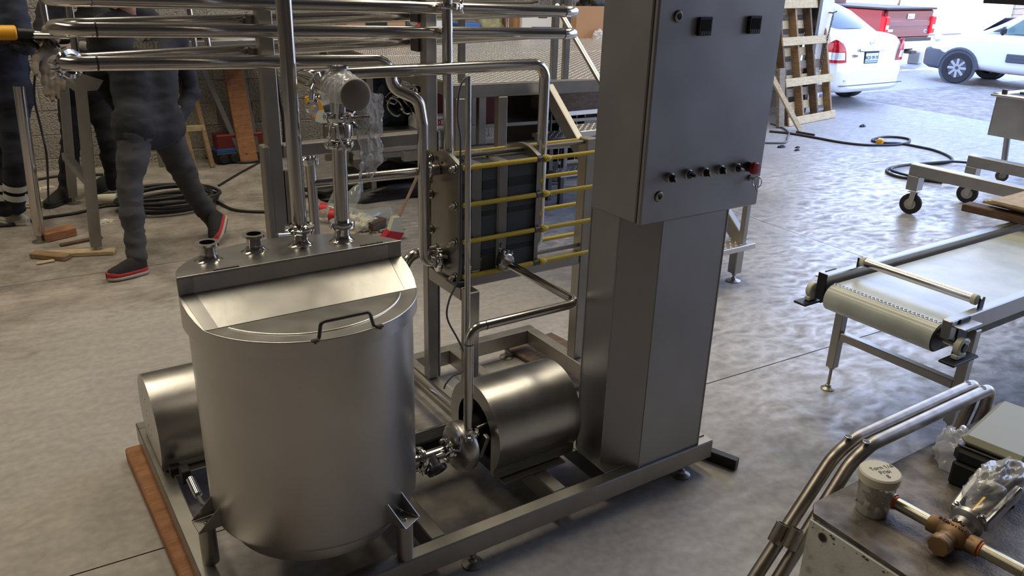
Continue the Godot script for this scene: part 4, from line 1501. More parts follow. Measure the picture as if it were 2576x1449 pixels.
func build_cabinet() -> void:
	var t := thing("control_cabinet", "stainless control cabinet on an octagonal pedestal with a row of knobs", "control cabinet", Vector3(1.87, RT, -1.9))
	# octagonal pedestal
	var poly := PackedVector2Array()
	for q in [[1.727, -1.731], [2.015, -1.731], [2.115, -1.825], [2.115, -1.96], [2.015, -2.055], [1.727, -2.055], [1.628, -1.96], [1.628, -1.822]]:
		poly.append(Vector2(q[0], -q[1]))
	var st := nst()
	prism(st, poly, 1.045 - RT, Transform3D(Basis(Vector3.RIGHT, Vector3.FORWARD, Vector3.UP), Vector3(0, RT, 0)))
	part("pedestal", st, M.cabinet, t)
	st = nst()
	for q in [0, 1, 6, 7]:
		var p := poly[q]
		tube(st, PackedVector3Array([Vector3(p.x, RT, -p.y), Vector3(p.x, 1.04, -p.y)]), 0.0028, 6)
	part("pressed_edge", st, M.cabinet, t)
	# housing and door
	var x0 := 1.616
	var x1 := 2.137
	var yb := 1.033
	var yt := 1.95
	st = nst()
	span(st, Vector3(x0, yb, -1.955), Vector3(x1, yt, -1.741), 0.004)
	part("housing", st, M.cabinet, t)
	st = nst()
	span(st, Vector3(x0 + 0.003, yb + 0.003, -1.741), Vector3(x1 - 0.003, yt - 0.003, -1.737), 0.0)
	part("door_seal", st, M.black, t)
	st = nst()
	span(st, Vector3(x0, yb - 0.002, -1.737), Vector3(x1, yt, -1.718), 0.005)
	var d := part("door", st, M.cabinet, t)
	var fz := -1.718
	# two quarter-turn locks
	for q in [[1706, 41], [1657, 494]]:
		var p := on_z(q[0], q[1], fz)
		st = nst()
		lathe(st, [Vector2(0.0155, 0), Vector2(0.0155, 0.003), Vector2(0.013, 0.005), Vector2(0.009, 0.005), Vector2(0.009, 0.002), Vector2(0, 0.002)], along(Vector3(p.x, p.y, fz), Vector3.BACK), 22)
		var lk := part("lock", st, M.frame, d)
		st = nst()
		box(st, Vector3(p.x, p.y, fz + 0.003), Vector3(0.006, 0.012, 0.003), 0.001, Basis(Vector3.BACK, 0.4))
		part("key_slot", st, M.black_steel, lk)
		st = nst()
		lathe(st, [Vector2(0.0155, 0.0002), Vector2(0.0172, 0.0002), Vector2(0.0172, 0)], along(Vector3(p.x, p.y, fz), Vector3.BACK), 22)
		part("lock_seal", st, M.black, lk)
	# two square instruments
	for q in [[1770, 66], [1895, 62]]:
		var p := on_z(q[0], q[1], fz)
		st = nst()
		span(st, Vector3(p.x - 0.0255, p.y - 0.0255, fz), Vector3(p.x + 0.0255, p.y + 0.0255, fz + 0.010), 0.002)
		var ins := part("panel_instrument", st, M.black_steel, d)
		st = nst()
		span(st, Vector3(p.x - 0.019, p.y - 0.012, fz + 0.010), Vector3(p.x + 0.019, p.y + 0.019, fz + 0.0106))
		part("display_glass", st, M.car_glass, ins)
		for k in 4:
			st = nst()
			span(st, Vector3(p.x - 0.018 + k * 0.0095, p.y - 0.022, fz + 0.010), Vector3(p.x - 0.0105 + k * 0.0095, p.y - 0.016, fz + 0.0112), 0.0005)
			part("key", st, M.dark_steel, ins)
	# five knobs, emergency stop, padlocked latch
	for q in [[1686, 446, 0.5, false], [1731, 437, 0.0, true], [1772, 432, 0.45, false], [1812, 426, 0.45, false], [1853, 421, 1.2, false]]:
		knob(d, "selector_knob", on_z(q[0] - 4, q[1], fz), M.alu, q[2], q[3])
	var e := on_z(1882, 419, fz)
	st = nst()
	lathe(st, [Vector2(0.016, 0), Vector2(0.016, 0.012), Vector2(0.012, 0.014), Vector2(0.012, 0.020)], along(e, Vector3.BACK), 22)
	var es := part("emergency_stop", st, M.dark_steel, d)
	st = nst()
	lathe(st, [Vector2(0.012, 0.018), Vector2(0.0195, 0.021), Vector2(0.020, 0.030), Vector2(0.017, 0.036), Vector2(0, 0.038)], along(e, Vector3.BACK), 24)
	part("mushroom_head", st, M.red, es)
	var kp := on_z(1886, 447, fz)
	st = nst()
	lathe(st, [Vector2(0, 0.006), Vector2(0.010, 0.006), Vector2(0.010, 0)], along(kp, Vector3.BACK), 18)
	var kl := part("key_switch", st, M.frame, d)
	st = nst()
	bar(st, kp + Vector3(0, 0, 0.004), kp + Vector3(0.004, -0.002, 0.022), 0.003, 0.009, 0.001)
	var kr := PackedVector3Array()
	for k in 25:
		var a := TAU * k / 24.0
		kr.append(kp + Vector3(0.008 + 0.016 * cos(a) * 0.6, -0.010 + 0.018 * sin(a), 0.026 + 0.010 * cos(a)))
	tube(st, kr, 0.0018, 6, false)
	box(st, kp + Vector3(0.006, -0.030, 0.028), Vector3(0.0035, 0.024, 0.007), 0.001, Basis(Vector3.BACK, 0.5))
	part("key_ring", st, M.chrome, kl)

# ---------------------------------------------------------------- platform, stairs and the clutter along the back wall
func lugs(called: String, parent: Node, x0: float, x1: float, z0: float, z1: float, y: float, pitch: float) -> void:
	# raised studs of the tread plate: far too many to count
	var st := nst()
	ball(st, Vector3.ZERO, Vector3(0.0095, 0.0028, 0.005), 8, 4)
	var me := st.commit()
	me.surface_set_material(0, M.tread)
	var mm := MultiMesh.new()
	mm.transform_format = MultiMesh.TRANSFORM_3D
	mm.mesh = me
	var at := []
	var i := 0
	var x := x0 + 0.02
	while x < x1 - 0.01:
		var z := z0 + 0.02 + (pitch * 0.5 if i % 2 == 1 else 0.0)
		while z < z1 - 0.01:
			at.append(Transform3D(Basis(Vector3.UP, 0.785 if i % 2 == 0 else -0.785), Vector3(x, y, z)))
			z += pitch
		x += pitch * 0.5
		i += 1
	mm.instance_count = at.size()
	for k in at.size():
		mm.set_instance_transform(k, at[k])
	var o := MultiMeshInstance3D.new()
	o.name = called
	o.multimesh = mm
	o.set_meta("kind", "stuff")
	parent.add_child(o, true)

func lbox(called: String, parent: Node, lo: Vector3, hi: Vector3, m: Material, bv := 0.003) -> MeshInstance3D:
	var st := nst()
	span(st, lo, hi, bv)
	return lpart(called, st, m, parent)

func build_platform() -> void:
	var t := thing("work_platform", "raised stainless work platform with studded tread deck and hand rails", "platform", Vector3(2.37, 0, -4.19), deg_to_rad(-6.0))
	var W := 3.7
	var D := 3.05
	var h := 1.1
	var F := 2.25   # the front half is shorter than the back half
	for q in [[0.0, F * 0.5, -D * 0.5, 0.0], [F * 0.5, F, -D * 0.5, 0.0], [0.0, W * 0.5, -D, -D * 0.5], [W * 0.5, W, -D, -D * 0.5]]:   # deck plates
		lbox("deck_plate", t, Vector3(q[0] + 0.002, h - 0.006, q[2] + 0.002), Vector3(q[1] - 0.002, h, q[3] - 0.002), M.tread, 0.001)
	lugs("tread_studs", t, 0.0, F, -D * 0.5, 0.0, h, 0.052)
	lugs("tread_studs", t, 0.0, W, -D, -D * 0.5, h, 0.052)
	for q in [[0, -0.05, F, 0], [0, -D, W, -D + 0.05], [0, -D + 0.05, 0.05, -0.05], [W - 0.05, -D + 0.05, W, -D * 0.5 - 0.05], [F - 0.05, -D * 0.5, F, -0.05], [F - 0.05, -D * 0.5 - 0.05, W, -D * 0.5]]:
		lbox("edge_beam", t, Vector3(q[0], h - 0.085, q[1]), Vector3(q[2], h - 0.006, q[3]), M.frame)
	for q in [[0.02, -0.02], [0.30, -0.02], [1.50, -0.02], [F - 0.08, -0.02], [W - 0.08, -D * 0.5 - 0.03], [0.02, -D + 0.02], [1.9, -D + 0.02], [W - 0.08, -D + 0.02], [0.80, -1.35]]:
		lbox("leg", t, Vector3(q[0], 0.0, q[1] - 0.03), Vector3(q[0] + 0.06, h - 0.085, q[1] + 0.03), M.frame)
	lbox("shelf_rail", t, Vector3(0.0, 0.46, -0.9), Vector3(1.9, 0.53, -0.84), M.frame)
	# rail posts and top rail (the top rail is above the view)
	for x in [0.07, 0.69, 0.775, 2.2]:
		var st := nst()
		span(st, Vector3(x - 0.019, h, -0.045), Vector3(x + 0.019, 2.05, -0.008), 0.003)
		lpart("rail_post", st, M.frame, t)
	for z in [-D + 0.03]:
		for x in [0.05, 1.0, 1.9, 2.9, 3.65]:
			var st := nst()
			tube(st, PackedVector3Array([Vector3(x, h, z), Vector3(x, 2.05, z)]), 0.019, 12)
			lpart("rail_post", st, M.pipe, t)
	for z in [-0.027, -D + 0.03]:
		var st := nst()
		tube(st, PackedVector3Array([Vector3(0.05, 2.06, z), Vector3(0.72 if z > -1.0 else W - 0.05, 2.06, z)]), 0.021, 14)
		lpart("top_rail", st, M.pipe, t)
	# stairs: two sloping stringers, treads, slanting hand rails, last tread on a footed leg
	var s := thing("platform_stairs", "steep stainless stairs with studded treads leading up to the platform", "stairs", Vector3(3.33, 0, -4.05))
	for x in [2.95, 3.74]:
		var st := nst()
		bar(st, Vector3(x, 1.06, -4.05), Vector3(x, 0.235, -3.07), 0.045, 0.09, 0.004)
		part("stringer", st, M.frame, s)
	for k in 4:
		var y := 0.24 + 0.205 * k
		var z := -3.02 - 0.238 * k
		var st := nst()
		span(st, Vector3(2.975, y - 0.035, z - 0.20), Vector3(3.715 if k > 0 else 3.80, y, z), 0.003)
		var tr := part("tread", st, M.tread, s)
		lugs("tread_studs", tr, 2.98, 3.71 if k > 0 else 3.79, z - 0.20, z, y, 0.045)
	for x in [2.97]:
		var st := nst()
		tube(st, PackedVector3Array([Vector3(x, 1.54, -4.02), Vector3(x, 0.70, -3.04)]), 0.017, 14)
		part("hand_rail", st, M.pipe, s)
	var st := nst()
	span(st, Vector3(3.70, 0.24, -3.075), Vector3(3.735, 1.3, -3.04), 0.003)
	part("rail_post", st, M.frame, s)
	for x in [3.70, 3.01]:
		st = nst()
		span(st, Vector3(x - 0.03, 0.055, -3.10), Vector3(x + 0.03, 0.205, -3.04), 0.003)
		part("leg", st, M.frame, s)
		levelling_foot(s, x, -3.07, 0.06, 0.045)
	# low two-step stool standing behind the stairs
	var o := thing("step_stool", "low two-step stool of dark steel with studded treads under the platform", "step stool", Vector3(4.0, 0, -5.1))
	for q in [[0.25, -4.92, -5.10], [0.50, -5.08, -5.33]]:
		st = nst()
		span(st, Vector3(3.75, q[0] - 0.03, q[2]), Vector3(4.28, q[0], q[1]), 0.003)
		var tr := part("tread", st, M.alu, o)
		lugs("tread_studs", tr, 3.76, 4.27, q[2], q[1], q[0], 0.06)
	for x in [3.77, 4.26]:
		for q in [[0.22, -4.94], [0.47, -5.10], [0.47, -5.31]]:
			st = nst()
			span(st, Vector3(x - 0.018, 0, q[1] - 0.018), Vector3(x + 0.018, q[0], q[1] + 0.018), 0.002)
			part("leg", st, M.dark_steel, o)
	o = thing("tread_table", "low table with a studded tread plate top standing under the platform", "table", Vector3(4.4, 0, -5.6))
	st = nst()
	span(st, Vector3(4.15, 0.59, -5.85), Vector3(5.0, 0.63, -5.42), 0.003)
	var tp := part("top", st, M.tread, o)
	lugs("tread_studs", tp, 4.16, 4.99, -5.84, -5.43, 0.63, 0.06)
	for q in [[4.18, -5.45], [4.97, -5.45], [4.18, -5.82], [4.97, -5.82]]:
		st = nst()
		span(st, Vector3(q[0] - 0.02, 0, q[1] - 0.02), Vector3(q[0] + 0.02, 0.59, q[1] + 0.02), 0.002)
		part("leg", st, M.frame, o)

func crate(called: String, label: String, at: Vector3, s: Vector3, turn: float, m: Material, group := "") -> Node3D:
	# open-topped box with four walls and a bottom
	var t := thing(called, label, "box", at, turn, group)
	var h := s * 0.5
	lbox("bottom", t, Vector3(-h.x, 0, -h.z), Vector3(h.x, 0.01, h.z), m, 0.001)
	lbox("side", t, Vector3(-h.x, 0.01, h.z - 0.008), Vector3(h.x, s.y, h.z), m, 0.001)
	lbox("side", t, Vector3(-h.x, 0.01, -h.z), Vector3(h.x, s.y, -h.z + 0.008), m, 0.001)
	lbox("side", t, Vector3(-h.x, 0.01, -h.z + 0.008), Vector3(-h.x + 0.008, s.y, h.z - 0.008), m, 0.001)
	lbox("side", t, Vector3(h.x - 0.008, 0.01, -h.z + 0.008), Vector3(h.x, s.y, h.z - 0.008), m, 0.001)
	return t

func lump(called: String, label: String, cat: String, at: Vector3, s: Vector3, m: Material, sd: int, k := 0.25, turn := 0.0) -> void:
	# crumpled soft heap (bag, cloth)
	var nz := FastNoiseLite.new()
	nz.seed = sd
	nz.frequency = 1.1
	var g := []
	for i in 15:
		var th := PI * 0.5 * i / 14.0
		var row := PackedVector3Array()
		for j in 28:
			var ph := TAU * j / 28.0
			var d := Vector3(sin(th) * cos(ph), cos(th), sin(th) * sin(ph))
			var r := 1.0 + k * nz.get_noise_3dv(d * 1.6) + k * 0.55 * nz.get_noise_3dv(d * 4.5)
			row.append(Vector3(d.x * r * s.x * 0.5, maxf(d.y * r * s.y, 0.0), d.z * r * s.z * 0.5))
		g.append(row)
	var st := nst()
	sheet(st, g, true)
	single(called, st, m, label, cat, at, turn)

func build_clutter() -> void:
	var st: SurfaceTool
	var o: Node3D
	# shelf rack under the platform
	o = thing("storage_rack", "grey steel rack with two shelves standing under the platform deck", "rack", Vector3(3.6, 0, -5.9), deg_to_rad(-6.0))
	for x in [-1.05, -0.2, 0.65, 1.5]:
		for z in [-0.3, 0.3]:
			lbox("upright", o, Vector3(x - 0.02, 0, z - 0.02), Vector3(x + 0.02, 0.98, z + 0.02), M.frame, 0.002)
	for y in [0.16, 0.52]:
		lbox("shelf", o, Vector3(-1.08, y, -0.33), Vector3(1.53, y + 0.03, 0.33), M.frame, 0.002)
	lbox("brace", o, Vector3(-1.08, 0.34, 0.30), Vector3(1.53, 0.38, 0.33), M.frame, 0.002)
	# crate with chains, sheet stacks
	var cr := crate("red_crate", "dark red open crate of scrap on the rack under the platform", Vector3(3.30, 0.55, -5.85), Vector3(0.62, 0.26, 0.4), -0.1, flat(col(92, 26, 26), 0.6))
	for k in 14:
		rng.seed = 60 + k
		st = nst()
		var pts := PackedVector3Array()
		var c := Vector3(rng.randf_range(-0.13, 0.13), rng.randf_range(0.02, 0.30), rng.randf_range(-0.16, 0.16))
		var b := Basis.from_euler(Vector3(rng.randf() * 3.0, rng.randf() * 6.0, rng.randf() * 3.0))
		for q in 25:
			var a := TAU * q / 24.0 * 0.85
			pts.append(c + b * Vector3(cos(a) * 0.075, sin(a) * 0.05, 0.012 * sin(a * 3.0)))
		tube(st, pts, 0.0085, 7)
		single("metal_hoop", st, M.pipe if k % 3 != 0 else M.galv, "bent shiny metal hoop in the tangled heap beside the red crate", "hoop", Vector3(2.86, 0.60, -5.75), 0.0, "tangled metal hoops")
	for k in 5:
		st = nst()
		box(st, Vector3.ZERO, Vector3(0.02, 0.72, 0.5), 0.002)
		single("steel_sheet", st, M.dark_steel, "dark steel sheet standing on edge in a row on the rack", "sheet", Vector3(4.0 + 0.09 * k, 0.16 + 0.36, -5.75), 0.3, "steel sheets standing on the rack")
	lump("blue_cloth", "heap of dark blue work clothes on the platform rack", "clothes", Vector3(2.66, 0.55, -6.05), Vector3(0.62, 0.36, 0.45), M.blue_cloth, 5, 0.5)
	lump("blue_cloth", "smaller dark bundle of cloth at the foot of the white bucket", "clothes", Vector3(2.95, 0.55, -6.2), Vector3(0.34, 0.24, 0.3), M.blackcloth, 8, 0.4)
	o = thing("paint_bucket", "off-white plastic bucket with ribbed rim under the platform edge", "bucket", Vector3(2.42, 0.55, -6.25))
	st = nst()
	lathe(st, [Vector2(0, 0), Vector2(0.13, 0), Vector2(0.15, 0.30), Vector2(0.157, 0.30), Vector2(0.157, 0.315), Vector2(0.152, 0.315), Vector2(0.154, 0.345), Vector2(0.145, 0.345), Vector2(0.13, 0.02), Vector2(0, 0.02)], Transform3D(), 26)
	lpart("shell", st, M.jug, o)
	st = nst()
	var arc := PackedVector3Array()
	for k in 13:
		var a := PI * k / 12.0
		arc.append(Vector3(cos(a) * 0.158, 0.32 - sin(a) * 0.14, 0.03 + sin(a) * 0.09))
	tube(st, arc, 0.003, 6)
	lpart("bail", st, M.galv, o)
	st = nst()
	box(st, Vector3(0, 0.05, 0), Vector3(0.30, 0.10, 0.22), 0.003)
	var wbx := single("carton", st, M.card_white, "low white carton with red print beside the dark clothes", "box", Vector3(3.02, 0.55, -5.68), -0.1)
	st = nst()
	for k in 2:
		var lp := PackedVector3Array()
		for q in 17:
			var a := TAU * q / 16.0
			lp.append(Vector3(0.045 - 0.035 * k + cos(a) * 0.028, 0.05 + sin(a) * 0.022, 0.1105))
		tube(st, lp, 0.005, 5, false)
	lpart("red_mark", st, M.red, wbx)
	# tread-plate slope, long timbers and boards right of the stairs
	st = nst()
	box(st, Vector3(0, 0.1, 0), Vector3(1.5, 0.2, 0.3), 0.004)
	single("timber", st, M.wood_dark, "rough brown timber lying on the tread table under the platform", "wood", Vector3(4.75, 0.63, -5.6), 0.05)
	for k in 3:
		st = nst()
		lathe(st, [Vector2(0, 0), Vector2(0.11, 0), Vector2(0.11, 0.22), Vector2(0, 0.22)], Transform3D(), 22)
		single("metal_can", st, M.alu, "plain round metal can in the row behind the brown timber", "can", Vector3(4.4 + 0.28 * k, 0.63, -5.95), 0.0, "metal cans behind the timber")
	# things on the deck along the wall
	var dk := 1.1
	st = nst()
	box(st, Vector3(0, 0.11, 0), Vector3(0.34, 0.22, 0.26), 0.004)
	single("cardboard_box", st, M.card, "small brown cardboard box behind the white and blue carton", "box", Vector3(4.80, dk, -7.12), 0.2)
	st = nst()
	box(st, Vector3(0, 0.12, 0), Vector3(0.42, 0.24, 0.30), 0.004)
	var wb := single("carton", st, M.card_white, "white carton with a blue stripe standing on the platform by the wall", "box", Vector3(4.92, dk, -6.95), -0.35)
	st = nst()
	box(st, Vector3(0.02, 0.055, 0.1505), Vector3(0.26, 0.08, 0.002), 0.0)
	lpart("blue_stripe", st, M.blue, wb)
	st = nst()
	box(st, Vector3(0.0, 0.19, 0.1505), Vector3(0.09, 0.025, 0.002), 0.0)
	lpart("printed_mark", st, M.ink, wb)
	o = crate("cardboard_box", "open brown cardboard box heaped with black bags by the wall", Vector3(5.45, dk, -6.72), Vector3(0.62, 0.30, 0.36), -0.15, M.card)
	lump("black_bag", "shiny black plastic bag bulging out of the open cardboard box", "bag", Vector3(5.42, dk + 0.24, -6.72), Vector3(0.34, 0.22, 0.28), M.black, 21, 0.4)
	lump("black_bag", "black plastic bag resting beside the stair post on the deck", "bag", Vector3(5.25, dk, -6.98), Vector3(0.34, 0.36, 0.3), M.black, 22, 0.4)
	lump("brown_rag", "brown rag on the corner of the open cardboard box", "rag", Vector3(5.66, dk + 0.29, -6.72), Vector3(0.16, 0.10, 0.16), M.wood_dark, 23, 0.4)
	lump("plastic_wrap", "small crumpled clear plastic wrap in front of the cardboard box", "plastic film", Vector3(5.35, dk, -6.5), Vector3(0.16, 0.08, 0.1), M.film, 24, 0.5)
	for q in [[5.70, -7.00, 0.10, M.wood_grey, "grey weathered plank leaning on the wall beside the cardboard box"], [5.98, -6.9, 0.16, M.wood_pale, "wide pale plank leaning upright near the open cardboard box"], [5.85, -7.0, 0.11, M.wood_orange, "orange-brown plank leaning behind the wide pale plank"]]:
		st = nst()
		box(st, Vector3(0, 0.75, 0), Vector3(q[2], 1.5, 0.03), 0.003)
		var pk := single("leaning_plank", st, q[3], q[4], "plank", Vector3(q[0], dk, q[1]))
		pk.rotation = Vector3(-0.12, 0.1, 0.10)
	# jugs, bottles and boxes at the back of the deck
	var jg := [[3.95, -7.05, "blue"], [4.18, -7.1, "olive"]]
	st = nst()
	box(st, Vector3(0, 0.06, 0), Vector3(0.24, 0.12, 0.16), 0.01)
	single("blue_case", st, M.blue, "small bright blue plastic case on the deck by the wall", "case", Vector3(4.20, dk, -7.15), 0.1)
	lump("olive_sack", "pale olive sack slumped on the deck against the wall", "sack", Vector3(4.47, dk, -7.15), Vector3(0.30, 0.30, 0.24), flat(col(150, 150, 120), 0.9), 31, 0.3)
	o = thing("jerrycan", "pale translucent plastic jerrycan on the deck behind the post", "jerrycan", Vector3(3.82, dk, -7.05))
	lbox("body", o, Vector3(-0.09, 0, -0.07), Vector3(0.09, 0.27, 0.07), M.jug, 0.02)
	st = nst()
	cyl(st, Vector3(-0.05, 0.26, 0), Vector3(-0.05, 0.31, 0), 0.025, 14, 0.003)
	lpart("screw_cap", st, M.white_plastic, o)
	for q in [[3.30, "card", "brown cardboard box with dark tape on the deck by the wall"]]:
		st = nst()
		box(st, Vector3(0, 0.13, 0), Vector3(0.55, 0.26, 0.3), 0.004)
		var b := single("cardboard_box", st, M.card, q[2], "box", Vector3(3.12, dk, -7.0), -0.05)
		st = nst()
		box(st, Vector3(0, 0.14, 0.152), Vector3(0.2, 0.14, 0.004), 0.0)
		lpart("dark_tape", st, M.black, b)
	for q in [[3.47, 0.16, M.black, "black paint can on the deck in the row by the wall"], [3.60, 0.14, M.red, "red capped bottle on the deck in the row by the wall"], [3.68, 0.12, M.white_plastic, "small white bottle on the deck in the row by the wall"]]:
		st = nst()
		lathe(st, [Vector2(0, 0), Vector2(0.04, 0), Vector2(0.04, q[1] * 0.75), Vector2(0.018, q[1] * 0.9), Vector2(0.018, q[1]), Vector2(0, q[1])], Transform3D(), 16)
		single("bottle", st, q[2], q[3], "bottle", Vector3(q[0], dk, -6.98))
	# along the wall on the left: leaning plank, bars, red bottle jack, wooden horse, hoses
	st = nst()
	box(st, Vector3(0, 0.5, 0), Vector3(0.16, 1.0, 0.035), 0.003)
	var pl := single("leaning_plank", st, M.wood_orange, "orange-brown plank leaning on the block wall between two grey bars", "plank", Vector3(2.06, 0, -7.42))
	pl.rotation = Vector3(-0.22, 0.0, 0.03)
	for q in [[2.16, 0.0, "thin grey steel bar leaning upright right of the orange plank", 0.016, Vector3(-0.2, 0, 0.05)], [2.02, 0.0, "flat grey steel bar leaning slantwise left of the orange plank", 0.022, Vector3(-0.2, 0, 0.27)]]:
		st = nst()
		box(st, Vector3(0, 0.5, 0), Vector3(q[3] * 2.0, 1.0, 0.012), 0.002)
		var b := single("steel_bar", st, M.frame, q[2], "bar", Vector3(q[0], 0, -7.43))
		b.rotation = q[4]
	o = thing("floor_jack", "red workshop jack with a wooden handle standing at the block wall", "jack", Vector3(2.0, 0, -7.55))
	lbox("base", o, Vector3(-0.22, 0, -0.1), Vector3(0.24, 0.10, 0.1), M.black_steel, 0.01)
	lbox("body", o, Vector3(-0.20, 0.10, -0.08), Vector3(0.22, 0.26, 0.08), flat(col(104, 34, 32), 0.5), 0.01)
	lbox("blue_band", o, Vector3(-0.205, 0.10, -0.085), Vector3(0.225, 0.135, 0.085), M.blue, 0.002)
	st = nst()
	bar(st, Vector3(0.14, 0.24, 0), Vector3(0.18, 0.52, -0.05), 0.05, 0.03, 0.004)
	lpart("handle", st, M.wood_dark, o)
	for k in 4:
		st = nst()
		cyl(st, Vector3(-0.16 + 0.1 * k, 0.05, 0.10), Vector3(-0.16 + 0.1 * k, 0.05, 0.13), 0.04, 14, 0.004)
		lpart("wheel", st, M.rubber, o)
	o = thing("saw_horse", "slim wooden trestle frame leaning at the wall behind the walking man", "trestle", Vector3(1.62, 0, -7.4))
	for q in [[-0.05, 0.0], [0.10, 0.02]]:
		st = nst()
		bar(st, Vector3(q[0], 0, q[1]), Vector3(q[0] - 0.06, 0.85, -0.22), 0.04, 0.03, 0.003)
		lpart("leg", st, M.wood_mid, o)
	st = nst()
	bar(st, Vector3(-0.09, 0.34, -0.09), Vector3(0.09, 0.34, -0.07), 0.03, 0.05, 0.003)
	lpart("rung", st, M.wood_pale, o)
	# hoses and cables on the floor
	for k in 7:
		st = nst()
		rng.seed = 300 + k
		var pts := []
		var c := Vector3(1.13 + rng.randf_range(-0.05, 0.05), 0.02 + 0.016 * k, -6.25 + rng.randf_range(-0.04, 0.04))
		var rr := 0.30 + rng.randf_range(-0.05, 0.04)
		for q in 33:
			var a := TAU * q / 32.0 + k
			pts.append(c + Vector3(cos(a) * rr * (1.0 + 0.06 * sin(a * 3 + k)), 0.006 * sin(a * 2 + k), sin(a) * rr * 0.72))
		tube(st, PackedVector3Array(pts), 0.013, 8, false)
		single_world("hose_loop", st, M.cable, "loop of black hose in the coil on the floor behind the walking man", "hose", Vector3(1.13, 0, -6.25), "loops of the black hose coil")
	var runs := [
		[[545, 510], [585, 530], [640, 536], [700, 536], [780, 536]],
		[[550, 470], [600, 440], [640, 418], [665, 404]],
		[[520, 400], [560, 408], [620, 412], [665, 405]],
		[[0, 572], [40, 568], [110, 552], [190, 540], [250, 525], [290, 520], [420, 515]],
		[[30, 440], [80, 455], [150, 446], [260, 442]]]
	var said := ["black cable snaking from behind the walking man towards the tank post", "thin black cable running back to the wall foot", "dark cord lying along the foot of the wall by the plank", "long black cable lying past the white shoes and the stand legs", "black cable lying on the floor at the back left wall"]
	for k in runs.size():
		var pts := []
		for q in runs[k]:
			var p := on_y(q[0], q[1], 0.0)
			pts.append(p + Vector3(0, 0.011, 0))
		st = nst()
		tube(st, smooth_path(pts, 5), 0.011 if k != 1 else 0.008, 8)
		single_world("floor_cable", st, M.cable, said[k], "cable", pts[0] - Vector3(0, 0.011, 0))
	# hanging black cable by the stand, and the cord at the post
	st = nst()
	tube(st, smooth_path([on_z(88, 190, -5.9), on_z(87, 250, -5.9), on_z(105, 330, -5.9), on_z(118, 400, -5.9), on_y(122, 520, 0.01)], 6), 0.007, 8)
	single_world("hanging_cable", st, M.cable, "black power cord hanging from the yellow grinder to the floor", "cable", on_y(122, 520))
	st = nst()
	tube(st, smooth_path([on_z(690, 150, -7.6), on_z(700, 230, -7.6), on_z(712, 300, -7.6), on_z(716, 380, -7.6)], 5), 0.014, 8)
	single_world("hanging_cable", st, M.cable, "thick black cable hanging down the block wall behind the post", "cable", on_z(716, 380, -7.6))
	# yellow ball valve tag and tools under the deck edge
	st = nst()
	prism(st, PackedVector2Array([Vector2(-0.06, 0.06), Vector2(0.0, 0.08), Vector2(0.05, 0.02), Vector2(0.07, -0.03), Vector2(0.02, -0.04), Vector2(0.0, -0.09), Vector2(-0.05, -0.03)]), 0.02)
	single("yellow_glove", st, M.yellow, "yellow glove hanging at the platform leg behind the valve", "glove", on_z(788, 265, -5.6))
	lump("tarp", "black tarpaulin covering something long under the rack", "tarp", Vector3(3.0, 0, -6.0), Vector3(1.7, 0.22, 0.8), M.black, 41, 0.3)

